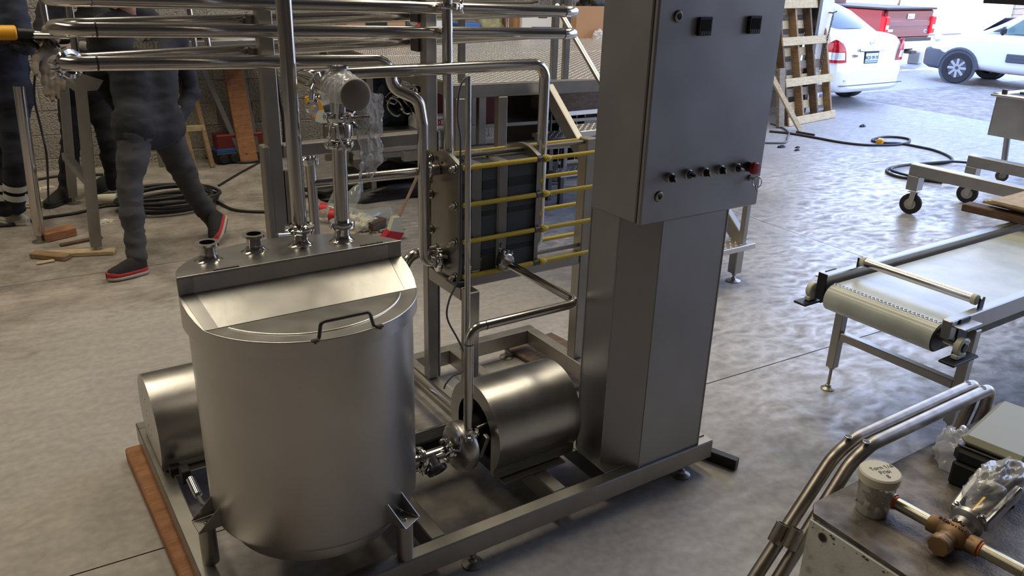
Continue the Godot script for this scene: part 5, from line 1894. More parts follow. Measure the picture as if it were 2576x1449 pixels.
func build_floor_litter() -> void:
	var st: SurfaceTool
	# heap of empty drinks bottles behind the riser
	var proto: Node3D = null
	var spots := [[822, 545, 0.4, 1.2], [838, 560, 2.0, 0.9], [868, 566, -0.3, 1.1], [884, 548, 1.1, 0.5], [905, 560, 0.2, 1.25], [922, 566, 2.6, 1.1], [850, 540, 0.9, 0.4], [935, 558, -0.8, 1.3]]
	for k in spots.size():
		var q: Array = spots[k]
		var p := on_y(q[0], q[1], 0.0)
		if proto == null:
			proto = thing("plastic_bottle", "empty clear plastic drinks bottle in the heap on the floor behind the tank", "bottle", p, 0.0, "empty plastic bottles behind the tank")
			st = nst()
			lathe(st, [Vector2(0, -0.15), Vector2(0.042, -0.148), Vector2(0.048, -0.13), Vector2(0.048, -0.05), Vector2(0.045, -0.03), Vector2(0.048, 0.0), Vector2(0.048, 0.06), Vector2(0.032, 0.11), Vector2(0.014, 0.135), Vector2(0.014, 0.16)], Transform3D(), 18)
			lpart("shell", st, M.bottle, proto)
			st = nst()
			lathe(st, [Vector2(0.0165, 0.148), Vector2(0.0165, 0.168), Vector2(0, 0.169)], Transform3D(), 14)
			lpart("screw_cap", st, M.white_plastic, proto)
			st = nst()
			lathe(st, [Vector2(0.0487, -0.045), Vector2(0.0487, 0.02)], Transform3D(), 18)
			lpart("label", st, M.redplastic, proto)
		var o := proto if k == 0 else copy(proto, p, 0.0)
		o.position = p + Vector3(0, 0.052 + (0.07 if k in [3, 6] else 0.0), 0)
		o.rotation = Vector3(q[3], q[2] * 2.0, 0.3) if k in [3, 6] else Vector3(PI / 2, q[2] * 2.0, 0)
		if not (k in [1, 2]):
			for c in o.get_children():
				if c.name == "label" and k != 0:
					o.remove_child(c)
					c.free()
	lump("crumpled_paper", "crumpled grey paper sack next to the plastic bottle heap", "paper", on_y(905, 578), Vector3(0.24, 0.10, 0.14), M.paper, 51, 0.5)
	st = nst()
	box(st, Vector3(0, 0.03, 0), Vector3(0.16, 0.06, 0.09), 0.004)
	single("wood_offcut", st, M.wood_dark, "small dark brown wood offcut at the end of the bottle heap", "wood", on_y(943, 573), 0.5)
	st = nst()
	for k in 40:
		rng.seed = 500 + k
		var p := Vector3(rng.randf_range(-0.16, 0.2), 0.004, rng.randf_range(-0.06, 0.06))
		box(st, p, Vector3(rng.randf_range(0.006, 0.02), 0.006, rng.randf_range(0.004, 0.03)), 0.0, Basis(Vector3.UP, rng.randf() * 3.0))
	var sw := single("sweepings", st, M.wood_dark, "small heap of swept dirt and chips by the bottle heap", "sweepings", on_y(945, 583))
	sw.set_meta("kind", "stuff")
	# broom
	var hb := on_y(994, 602)
	var ht := on_z(1046, 452, hb.z - 0.22)
	var t := thing("broom", "broom with a wooden stick and red bristles standing behind the tank", "broom", hb)
	st = nst()
	tube(st, PackedVector3Array([hb + Vector3(0.02, 0.13, 0), ht, ht + (ht - hb) * 0.9]), 0.011, 10)
	part("stick", st, M.wood_mid, t)
	st = nst()
	prism(st, PackedVector2Array([Vector2(-0.015, 0.16), Vector2(0.03, 0.16), Vector2(0.06, 0.04), Vector2(-0.05, 0.07)]), 0.05, Transform3D(Basis(), hb + Vector3(0, 0, -0.025)))
	part("head", st, M.ivory, t)
	st = nst()
	prism(st, PackedVector2Array([Vector2(-0.05, 0.075), Vector2(0.055, 0.045), Vector2(0.02, -0.0), Vector2(-0.12, 0.01)]), 0.06, Transform3D(Basis(), hb + Vector3(0, 0, -0.03)))
	part("bristles", st, M.redplastic, t)
	# scraps of wood at the stand's feet
	var bits := [[148, 598, 0.20, 0.10, 0.06, 0.35, "wood_orange", "thick orange-brown wood block at the foot of the round stand leg"], [128, 650, 0.24, 0.07, 0.035, -0.75, "wood_mid", "splintered brown slat end lying under the round stand leg"], [190, 642, 0.46, 0.075, 0.03, -0.35, "wood_pale", "long split pale slat lying under both stand feet"], [205, 610, 0.26, 0.03, 0.02, 0.2, "wood_dark", "thin dark stick lying between the stand feet"], [115, 662, 0.10, 0.03, 0.015, 0.1, "wood_pale", "small pale splinter on the floor beside the brown slat"]]
	for b in bits:
		st = nst()
		box(st, Vector3(0, b[4] * 0.5, 0), Vector3(b[2], b[4], b[3]), 0.006)
		single("wood_scrap", st, M[b[6]], b[7], "wood", on_y(b[0], b[1]), b[5])
	# paper cup lying on its side, torn scraps
	t = thing("paper_cup", "crushed white paper cup lying on the floor near the front foot", "cup", on_y(275, 515))
	st = nst()
	lathe(st, [Vector2(0, -0.09), Vector2(0.03, -0.09), Vector2(0.043, 0.06), Vector2(0.046, 0.062), Vector2(0.04, 0.055), Vector2(0.028, -0.08)], along(Vector3(0, 0.045, 0), Vector3(0.9, -0.05, 0.35)), 18)
	lpart("shell", st, M.paper, t)
	st = nst()
	lathe(st, [Vector2(0.05, 0.055), Vector2(0.05, 0.075), Vector2(0, 0.08)], along(Vector3(0, 0.045, 0), Vector3(0.9, -0.05, 0.35)), 18)
	lpart("lid", st, M.bottle, t)
	for q in [[262, 560, "crumpled pale blue plastic scrap on the dirty floor"], [366, 543, "thin white paper strip on the floor behind the front foot"], [118, 475, "white paper scrap on the floor beneath the hanging cord"]]:
		lump("litter_scrap", q[2], "litter", on_y(q[0], q[1]), Vector3(0.12, 0.02, 0.05), M.paper, 70 + q[0], 0.6, 0.4)
	# stand on the left: square and round legs, gusset plate, rail posts
	t = thing("steel_stand", "half-built stainless stand with square and round legs at the workers", "stand", Vector3(0.45, 0, -5.8))
	var l2 := on_y(245, 638)
	var l3 := on_y(186, 512)
	var l1 := on_y(103, 608)
	for q in [[l2, on_z(203, 215, l2.z)], [l3, on_z(158, 190, l3.z)]]:
		st = nst()
		bar(st, q[0] + Vector3(0, 0.05, 0), q[1], 0.062, 0.062, 0.003, Vector3.BACK)
		var lg := part("square_leg", st, M.frame, t)
		st = nst()
		lathe(st, [Vector2(0, 0), Vector2(0.05, 0), Vector2(0.05, 0.006), Vector2(0.02, 0.014), Vector2(0.016, 0.06), Vector2(0, 0.06)], Transform3D(Basis(), q[0]), 18)
		part("foot", st, M.frame, lg)
	st = nst()
	tube(st, PackedVector3Array([l1 + Vector3(0, 0.05, 0), on_z(47, 216, l1.z)]), 0.033, 20)
	var rl := part("round_leg", st, M.pipe, t)
	st = nst()
	lathe(st, [Vector2(0, 0), Vector2(0.05, 0), Vector2(0.05, 0.006), Vector2(0.022, 0.014), Vector2(0.02, 0.06), Vector2(0, 0.06)], Transform3D(Basis(), l1), 18)
	part("foot", st, M.frame, rl)
	st = nst()
	bar(st, on_z(165, 392, -6.55), on_z(232, 468, -5.5), 0.05, 0.05, 0.003)
	part("brace", st, M.frame, t)
	st = nst()
	var pa := on_z(182, 196, -5.38)
	prism(st, PackedVector2Array([Vector2(0, 0.02), Vector2(0.03, 0.05), Vector2(0.16, 0.0), Vector2(0.12, -0.055), Vector2(0.015, -0.06)]), 0.01, Transform3D(Basis(), pa - Vector3(0.0, 0.02, 0)))
	part("gusset", st, M.frame, t)
	st = nst()
	bar(st, on_z(203, 222, l2.z), on_z(158, 196, l3.z), 0.05, 0.05, 0.003)
	part("top_bar", st, M.frame, t)
	for q in [[[105, -10], [123, 108], -5.9], [[172, 0], [200, 205], -5.45], [[473, 0], [492, 118], -6.4], [[518, 80], [530, 135], -6.2]]:
		st = nst()
		tube(st, PackedVector3Array([on_z(q[0][0], q[0][1], q[2]), on_z(q[1][0], q[1][1], q[2]) - Vector3(0, 0.1, 0)]), 0.021, 14)
		part("rail_post", st, M.pipe, t)
	st = nst()
	tube(st, PackedVector3Array([on_z(85, 90, -5.7), on_z(215, 92, -5.7)]), 0.018, 12)
	part("rail_bar", st, M.pipe, t)
	# workbench strip behind the workers with a white bucket and tools
	t = thing("wall_bench", "narrow steel bench along the wall behind the workers", "bench", Vector3(2.0, 0, -7.35))
	st = nst()
	span(st, Vector3(1.3, 1.06, -7.65), Vector3(2.35, 1.10, -7.2), 0.004)
	part("top", st, M.frame, t)
	for x in [1.34, 2.31]:
		st = nst()
		span(st, Vector3(x - 0.025, 0, -7.62), Vector3(x + 0.025, 1.06, -7.57), 0.003)
		part("leg", st, M.frame, t)
	t = thing("white_bucket", "white plastic tub standing on the narrow bench by the wall", "bucket", Vector3(2.02, 1.10, -7.4))
	st = nst()
	lathe(st, [Vector2(0, 0), Vector2(0.20, 0), Vector2(0.21, 0.16), Vector2(0.215, 0.16), Vector2(0.215, 0.18), Vector2(0.195, 0.18), Vector2(0.19, 0.02), Vector2(0, 0.02)], Transform3D(), 24)
	lpart("shell", st, M.jug, t)
	st = nst()
	lathe(st, [Vector2(0.213, 0.165), Vector2(0.219, 0.168), Vector2(0.219, 0.176), Vector2(0.213, 0.178)], Transform3D(), 24)
	lpart("rim", st, M.white_plastic, t)
	st = nst()
	box(st, Vector3(0, 0.09, 0), Vector3(0.10, 0.18, 0.08), 0.01)
	cyl(st, Vector3(0, 0.12, 0.02), Vector3(0, 0.12, 0.12), 0.03, 12, 0.003)
	single("hand_drill", st, M.black, "black hand drill standing on the bench next to the tub", "drill", Vector3(1.70, 1.10, -7.4), 0.4)

# ---------------------------------------------------------------- right side: conveyor, carts, cables, pallets
func build_conveyor() -> void:
	var t := thing("belt_conveyor", "low stainless belt conveyor with a pale green-white belt and a cross roller", "conveyor", Vector3(3.4, 0, -1.62))
	var st: SurfaceTool
	var x0 := 2.83
	var x1 := 6.0
	var yt := 0.595
	for q in [[-1.905, -1.868], [-1.372, -1.335]]:
		st = nst()
		span(st, Vector3(x0, yt - 0.075, q[0]), Vector3(x1, yt, q[1]), 0.004)
		part("side_rail", st, M.frame, t)
	# belt over an end drum
	var zi0 := -1.850
	var zi1 := -1.385
	var yb := 0.560
	var r := 0.056
	var cx := 2.86
	var g := []
	var path := [Vector2(x1, yb)]
	for k in 17:
		var a := PI * 0.5 + PI * k / 16.0
		path.append(Vector2(cx + cos(a) * r, yb - r + sin(a) * r))
	path.append(Vector2(x1, yb - 2.0 * r))
	for z in [zi0, zi1]:
		var row := PackedVector3Array()
		for p in path:
			row.append(Vector3(p.x, p.y, z))
		g.append(row)
	st = nst()
	sheet(st, g)
	var bl := part("belt", st, M.belt, t)
	st = nst()   # lace: two rows of little steel hooks
	for k in 27:
		var z := lerpf(zi0 + 0.008, zi1 - 0.008, k / 26.0)
		var lp := PackedVector3Array()
		for q in 9:
			var a := TAU * q / 8.0
			lp.append(Vector3(2.862 + cos(a) * 0.010, yb + 0.0015, z + sin(a) * 0.0075))
		tube(st, lp, 0.0014, 5, false)
	var lc := part("belt_lace", st, M.chrome, bl)
	lc.set_meta("kind", "stuff")
	st = nst()
	cyl(st, Vector3(cx, yb - r, zi0 - 0.004), Vector3(cx, yb - r, zi1 + 0.006), r - 0.003, 30, 0.004)
	part("end_drum", st, M.dark_steel, t)
	st = nst()
	cyl(st, Vector3(cx, yb - r, -1.955), Vector3(cx, yb - r, -1.285), 0.011, 14, 0.001)
	part("shaft", st, M.pipe, t)
	# cross roller held above the belt
	st = nst()
	cyl(st, Vector3(3.055, 0.622, -1.855), Vector3(3.055, 0.622, -1.382), 0.0185, 24)
	var ro := part("cross_roller", st, M.pipe, t)
	for z in [-1.868, -1.392]:
		st = nst()
		cyl(st, Vector3(3.055, 0.622, z), Vector3(3.055, 0.622, z + 0.022), 0.0215, 20, 0.003)
		part("end_cap", st, M.ivory, ro)
	for z in [-1.882, -1.362]:
		st = nst()
		prism(st, PackedVector2Array([Vector2(-0.015, 0), Vector2(0.015, 0), Vector2(0.015, 0.04), Vector2(0.004, 0.025), Vector2(-0.004, 0.025), Vector2(-0.015, 0.04)]), 0.008, Transform3D(Basis(), Vector3(3.06, yt, z)))
		part("fork", st, M.black_steel, t)
	# bearings: ivory pillow blocks on dark brackets
	for q in [[-1.945, -1.0], [-1.300, 1.0]]:
		st = nst()
		cyl(st, Vector3(cx, yb - r, q[0] - 0.013), Vector3(cx, yb - r, q[0] + 0.013), 0.034, 26, 0.004)
		box(st, Vector3(cx - 0.0, yb - r - 0.036, q[0]), Vector3(0.06, 0.018, 0.026), 0.003)
		box(st, Vector3(cx + 0.035, yb - r + 0.012, q[0]), Vector3(0.03, 0.024, 0.022), 0.008)
		var pb := part("pillow_block", st, M.ivory, t)
		st = nst()
		cyl(st, Vector3(cx, yb - r, q[0] + q[1] * 0.004), Vector3(cx, yb - r, q[0] + q[1] * 0.018), 0.019, 20, 0.003)
		part("bearing_insert", st, M.black_steel, pb)
		st = nst()
		span(st, Vector3(cx - 0.075, yb - r - 0.056, q[0] - 0.03), Vector3(cx + 0.09, yb - r - 0.046, q[0] + 0.03), 0.002)
		span(st, Vector3(cx + 0.02, yb - r - 0.056, q[0] - q[1] * 0.03), Vector3(cx + 0.09, yb - r + 0.09, q[0] - q[1] * 0.036), 0.001)
		part("bearing_bracket", st, M.black_steel, t)
	for q in [[-1.93, -1.90], [-1.34, -1.29]]:
		st = nst()
		span(st, Vector3(cx - 0.02, yb + 0.012, q[0]), Vector3(cx + 0.10, yb + 0.018, q[1]), 0.001)
		part("cover_flange", st, M.frame, t)
	st = nst()
	span(st, Vector3(2.826, yt - 0.11, -1.908), Vector3(2.832, yt + 0.006, -1.866), 0.001)
	span(st, Vector3(2.832, yt - 0.11, -1.908), Vector3(2.90, yt - 0.075, -1.902), 0.001)
	part("end_bracket", st, M.black_steel, t)
	# legs with levelling feet and a cross bar
	for x in [3.03, 5.4]:
		for z in [-1.895, -1.345]:
			st = nst()
			span(st, Vector3(x - 0.02, 0.112, z - 0.02), Vector3(x + 0.02, yt - 0.075, z + 0.02), 0.003)
			part("leg", st, M.frame, t)
			levelling_foot(t, x, z, 0.125, 0.03)
		st = nst()
		span(st, Vector3(x - 0.018, 0.255, -1.875), Vector3(x + 0.018, 0.291, -1.365), 0.003)
		part("cross_bar", st, M.frame, t)

func caster(parent: Node, at: Vector3, r: float, turn: float, m: Material) -> void:
	var b := Basis(Vector3.UP, turn)
	var st := nst()
	cyl(st, at + b * Vector3(-0.02, r, 0), at + b * Vector3(0.02, r, 0), r, 24, 0.008)
	var w := part("caster_wheel", st, m, parent)
	st = nst()
	cyl(st, at + b * Vector3(-0.024, r, 0), at + b * Vector3(0.024, r, 0), r * 0.55, 18, 0.002)
	part("hub", st, M.frame, w)
	st = nst()
	for s in [-1.0, 1.0]:
		bar(st, at + b * Vector3(0.03 * s, r * 0.8, 0), at + b * Vector3(0.03 * s, r * 2.2, 0.01), 0.004, 0.04, 0.001, b * Vector3.BACK)
	box(st, at + b * Vector3(0, r * 2.22, 0.005), Vector3(0.075, 0.006, 0.075), 0.001, b)
	part("fork", st, M.galv, w)

func build_carts() -> void:
	var st: SurfaceTool
	# wheeled frame of square tube: two long beams with a dropped leg and caster at each end
	var t := thing("caster_frame", "low wheeled frame of grey square steel tube on rubber casters", "frame", Vector3(6.5, 0, -3.3))
	for x in [6.10, 6.86]:
		var z0 := -3.46 if x < 6.5 else -3.42
		st = nst()
		span(st, Vector3(x - 0.045, 0.31, z0), Vector3(x + 0.045, 0.40, -0.6), 0.005)
		part("long_beam", st, M.frame, t)
		st = nst()
		span(st, Vector3(x - 0.045, 0.195, z0), Vector3(x + 0.045, 0.31, z0 + 0.09), 0.004)
		part("leg", st, M.frame, t)
		caster(t, Vector3(x, 0, z0 + 0.045), 0.082, 0.25, M.rubber)
		caster(t, Vector3(x, 0, -0.8), 0.082, 0.25, M.rubber)
		st = nst()
		span(st, Vector3(x - 0.045, 0.195, -0.845), Vector3(x + 0.045, 0.31, -0.755), 0.004)
		part("leg", st, M.frame, t)
	st = nst()
	span(st, Vector3(6.145, 0.31, -2.42), Vector3(6.815, 0.40, -2.33), 0.005)
	part("cross_beam", st, M.frame, t)
	# stainless sink tank on tube legs with casters
	t = thing("wheeled_tank", "rectangular stainless trough with a rolled rim on legs with small casters", "trough", Vector3(8.2, 0, -3.4))
	var x0 := 7.66
	var z0 := -3.75
	for q in [[x0 + 0.02, z0 + 0.02, x0 + 0.03, -2.6], [x0 + 0.02, z0 + 0.02, 8.7, z0 + 0.03], [8.69, z0 + 0.02, 8.7, -2.6], [x0 + 0.02, -2.61, 8.7, -2.6]]:
		st = nst()
		span(st, Vector3(q[0], 0.46, q[1]), Vector3(q[2], 0.79, q[3]), 0.002)
		part("wall", st, M.satin, t)
	st = nst()
	span(st, Vector3(x0 + 0.02, 0.44, z0 + 0.02), Vector3(8.7, 0.46, -2.6), 0.002)
	part("bottom", st, M.satin, t)
	for q in [[x0 - 0.02, z0 - 0.02, x0 + 0.05, -2.56], [x0 - 0.02, z0 - 0.02, 8.74, z0 + 0.05], [8.67, z0 - 0.02, 8.74, -2.56], [x0 - 0.02, -2.63, 8.74, -2.56]]:
		st = nst()
		span(st, Vector3(q[0], 0.785, q[1]), Vector3(q[2], 0.81, q[3]), 0.008)
		part("rim", st, M.satin, t)
	for q in [[x0 + 0.2, z0 + 0.12], [8.5, z0 + 0.12], [x0 + 0.2, -2.8], [8.5, -2.8]]:
		st = nst()
		tube(st, PackedVector3Array([Vector3(q[0] - 0.02, 0.46, q[1]), Vector3(q[0] + 0.06, 0.13, q[1])]), 0.027, 14)
		part("leg", st, M.frame, t)
		caster(t, Vector3(q[0] + 0.07, 0, q[1]), 0.055, 0.6, M.rusty)
	st = nst()
	span(st, Vector3(x0 + 0.03, 0.81, -3.70), Vector3(x0 + 0.06, 0.85, -3.66), 0.003)
	part("clip", st, M.dark_steel, t)
	st = nst()
	span(st, Vector3(x0 + 0.14, 0.812, -3.6), Vector3(x0 + 0.2, 0.835, -2.62), 0.004)
	part("lid_bar", st, M.dark_steel, t)
	# plywood sheets piled on a bearer over the conveyor's far end
	st = nst()
	box(st, Vector3(0, 0.02, 0), Vector3(0.09, 0.04, 0.9), 0.004)
	single("wood_bearer", st, M.wood_dark, "dark wooden bearer lying across the conveyor under the plywood", "wood", Vector3(4.42, 0.596, -1.70), 0.1)
	for k in 3:
		st = nst()
		box(st, Vector3(0.45, 0.008, 0.0), Vector3(0.95, 0.014, 0.62), 0.001)
		single("plywood_sheet", st, M.plywood, ["lowest plywood sheet of the pile on the conveyor", "middle plywood sheet of the pile on the conveyor", "uppermost plywood sheet of the pile on the conveyor"][k], "plywood", Vector3(4.44 - 0.03 * k, 0.638 + 0.017 * k, -1.78 + 0.04 * k), -0.06 + 0.05 * k, "plywood sheets on the conveyor")
	# dark shelf edge hanging into the top right corner of the view
	t = thing("tool_rack", "dark steel rack with a wide shelf at head height on the right", "rack", Vector3(6.4, 0, -1.9))
	st = nst()
	var c0 := on_y(2472, 8, 1.58)
	span(st, Vector3(c0.x, 1.58, c0.z), Vector3(c0.x + 1.6, 1.66, c0.z + 1.6), 0.004)
	part("shelf", st, M.black_steel, t)
	for q in [[1.5, 1.5], [0.6, 1.5]]:
		st = nst()
		span(st, Vector3(c0.x + q[0], 0, c0.z + q[1]), Vector3(c0.x + q[0] + 0.06, 1.58, c0.z + q[1] + 0.06), 0.003)
		part("upright", st, M.black_steel, t)

func build_right_floor() -> void:
	var st: SurfaceTool
	# long extension cable with a yellow plug, and short leads at the pallet
	var pts := []
	for q in [[1935, 333], [1985, 338], [2050, 349], [2110, 360], [2170, 367], [2220, 368], [2262, 366], [2285, 360], [2286, 353], [2260, 348], [2225, 347], [2198, 352], [2196, 358], [2225, 362], [2265, 364], [2310, 372], [2350, 381], [2385, 395], [2395, 407], [2370, 413], [2320, 415], [2270, 419], [2235, 427], [2232, 437], [2260, 448], [2310, 455], [2370, 462]]:
		pts.append(on_y(q[0], q[1], 0.0) + Vector3(0, 0.013, 0))
	st = nst()
	tube(st, smooth_path(pts, 6), 0.013, 8)
	single_world("extension_cable", st, M.cable, "long black extension cable looping over the pale floor from the pallet", "cable", on_y(2240, 366))
	pts = []
	for q in [[2400, 470], [2330, 460], [2262, 444], [2240, 434], [2262, 425], [2330, 418], [2400, 414], [2500, 424], [2576, 432]]:
		pts.append(on_y(q[0], q[1], 0.0) + Vector3(0, 0.03, 0))
	st = nst()
	tube(st, smooth_path(pts, 6), 0.012, 8)
	single_world("extension_cable", st, M.cable, "second black cable looping under the wheeled frame", "cable", on_y(2262, 430))
	pts = []
	for q in [[1925, 362], [1965, 362], [1978, 359], [1981, 348], [1984, 338], [1975, 328], [1955, 318], [1938, 313]]:
		pts.append(on_y(q[0], q[1], 0.0) + Vector3(0, 0.012, 0))
	st = nst()
	tube(st, smooth_path(pts, 6), 0.011, 8)
	single_world("short_lead", st, M.grey_cable, "grey lead curling on the floor beside the pallet foot", "cable", on_y(1978, 350))
	st = nst()
	tube(st, PackedVector3Array([on_y(2003, 334) + Vector3(0, 0.012, 0), on_y(2049, 342) + Vector3(0, 0.012, 0)]), 0.012, 8)
	single_world("short_lead", st, M.cable, "straight bit of dark cable lying in front of the loose board", "cable", on_y(2026, 338))
	st = nst()
	var pg := on_y(2213, 362)
	box(st, Vector3(0, 0.03, 0), Vector3(0.1, 0.06, 0.07), 0.012)
	single("cable_plug", st, M.yellow, "yellow plug socket on the extension cable loop", "plug", pg, 0.4)
	for q in [[1966, 371, 0.05, "dark crumpled scrap on the floor near the grey lead's end"], [2005, 379, 0.035, "thin dark metal shaving on the floor below the loose board"], [2170, 319, 0.05, "flat dark scrap lying alone on the pale floor beyond the cable"], [2006, 372, 0.03, "tiny dark chip beside the thin metal shaving"]]:
		lump("floor_scrap", q[3], "litter", on_y(q[0], q[1]), Vector3(q[2] * 2.2, q[2] * 0.5, q[2]), M.black_steel, int(q[0]), 0.6)
	# pallet leaning against the wall end, seen from its deck side
	var a := on_y(1984, 318)
	var b := on_y(2097, 296)
	var along_x := (b - a)
	along_x.y = 0
	var ux := along_x.normalized()
	var w := along_x.length()
	var back := Vector3(ux.z, 0, -ux.x)
	if back.z > 0:
		back = -back
	var lean := (Vector3.UP * 0.965 + back * 0.25).normalized()
	var out := ux.cross(lean).normalized()
	if out.z < 0:
		out = -out
	var B := Basis(ux, lean, ux.cross(lean))
	var t := Node3D.new()
	t.name = numbered("wooden_pallet")
	add_child(t)
	t.transform = Transform3D(B, a)
	tag(t, "pale wooden pallet leaning upright against the wall end by the steel column", "pallet")
	var H := 1.66
	var f := signf(B.z.dot(out))
	for k in 4:
		var x := 0.02 + (w - 0.06) * k / 3.0
		lbox("stringer", t, Vector3(x - 0.02, 0.0, -0.10 * f), Vector3(x + 0.02, H, 0.0), M.wood_dark if k % 2 == 0 else M.wood_mid, 0.003)
	for k in 5:
		var y := [0.0, 0.47, 0.96, 1.40, 1.56][k] as float
		lbox("deck_board", t, Vector3(-0.02, y, 0.001 * f), Vector3(w + 0.02, y + 0.10, 0.022 * f), M.wood_pale, 0.003)
	for k in 10:
		var y := 0.02 + 0.165 * k
		lbox("back_board", t, Vector3(-0.02, y, -0.122 * f), Vector3(w + 0.02, y + 0.10, -0.101 * f), M.wood_grey if k % 2 == 0 else M.wood_pale, 0.003)
	# loose boards beside it
	for q in [[2013, 330, 1940, 190, 0.05, "wood_pale", "long loose board slanting across the pallet's left edge"], [1962, 322, 1965, 172, 0.08, "wood_grey", "rough round-ended post standing at the pallet's left side"]]:
		var p0 := on_y(q[0], q[1])
		var p1 := on_z(q[2], q[3], p0.z - (0.15 if q[0] > 2000 else 0.1))
		st = nst()
		bar(st, p0 + Vector3(0, 0.01, 0), p1, q[4] * 1.3, q[4] * 0.6, 0.004, Vector3.BACK)
		single_world("loose_board", st, M[q[5]], q[6], "board", p0)
	var c := thing("wooden_pallet", "dull wooden pallet standing behind the cabinet, mostly hidden", "pallet", on_y(1940, 322) + Vector3(-0.4, 0, -0.25), -0.1)
	for k in 3:
		lbox("stringer", c, Vector3(-0.5 + 0.45 * k, 0, -0.1), Vector3(-0.46 + 0.45 * k, 1.1, 0), M.wood_dark, 0.003)
	for k in 6:
		lbox("deck_board", c, Vector3(-0.52, 0.02 + 0.19 * k, 0), Vector3(0.46, 0.12 + 0.19 * k, 0.022), M.wood_pale if k % 2 == 0 else M.wood_mid, 0.003)

# ---------------------------------------------------------------- yard and cars
# body lofted from cross-sections along the car's length: [s, half width, bottom, top]; s runs from the tail (0) forward, local -z is forward
func section(q: Array, n := 24, e := 5.0) -> PackedVector3Array:
	var out := PackedVector3Array()
	var cy: float = (q[2] + q[3]) * 0.5
	var hy: float = (q[3] - q[2]) * 0.5
	for k in n:
		var a := TAU * k / n
		var c := cos(a)
		var s := sin(a)
		out.append(Vector3(signf(c) * pow(absf(c), 2.0 / e) * q[1], cy + signf(s) * pow(absf(s), 2.0 / e) * hy, -q[0]))
	return out

func loft(st: SurfaceTool, secs: Array, n := 28, e := 5.0) -> void:
	var g := []
	for q in secs:
		g.append(section(q, n, e))
	sheet(st, g, true)
	for k in [0, g.size() - 1]:
		var c := Vector3.ZERO
		for p in g[k]:
			c += p
		c /= n
		for j in n:
			var nn := Vector3(0, 0, 1 if k == 0 else -1)
			vtx(st, c, nn); vtx(st, g[k][j], nn); vtx(st, g[k][(j + 1) % n], nn)

func car_wheel(t: Node3D, x: float, s: float, r: float, side: float) -> void:
	var st := nst()
	lathe(st, [Vector2(r * 0.62, -0.09), Vector2(r * 0.9, -0.095), Vector2(r, -0.07), Vector2(r, 0.07), Vector2(r * 0.9, 0.095), Vector2(r * 0.62, 0.09), Vector2(r * 0.62, -0.09)], along(Vector3(x, r, -s), Vector3(side, 0, 0)), 32)
	var w := lpart("tyre", st, M.tyre, t)
	st = nst()
	lathe(st, [Vector2(r * 0.64, 0.08), Vector2(r * 0.58, 0.085), Vector2(r * 0.55, 0.04), Vector2(0, 0.03)], along(Vector3(x, r, -s), Vector3(side, 0, 0)), 30)
	lpart("rim", st, M.dark_steel, w)
	for k in 8:
		st = nst()
		var a := TAU * k / 8.0
		var d := Vector3(0, cos(a), sin(a))
		bar(st, Vector3(x + side * 0.075, r, -s) + d * 0.03, Vector3(x + side * 0.075, r, -s) + d * r * 0.6, r * 0.16, 0.02, 0.003, Vector3(side, 0, 0))
		lpart("spoke", st, M.alu, w)

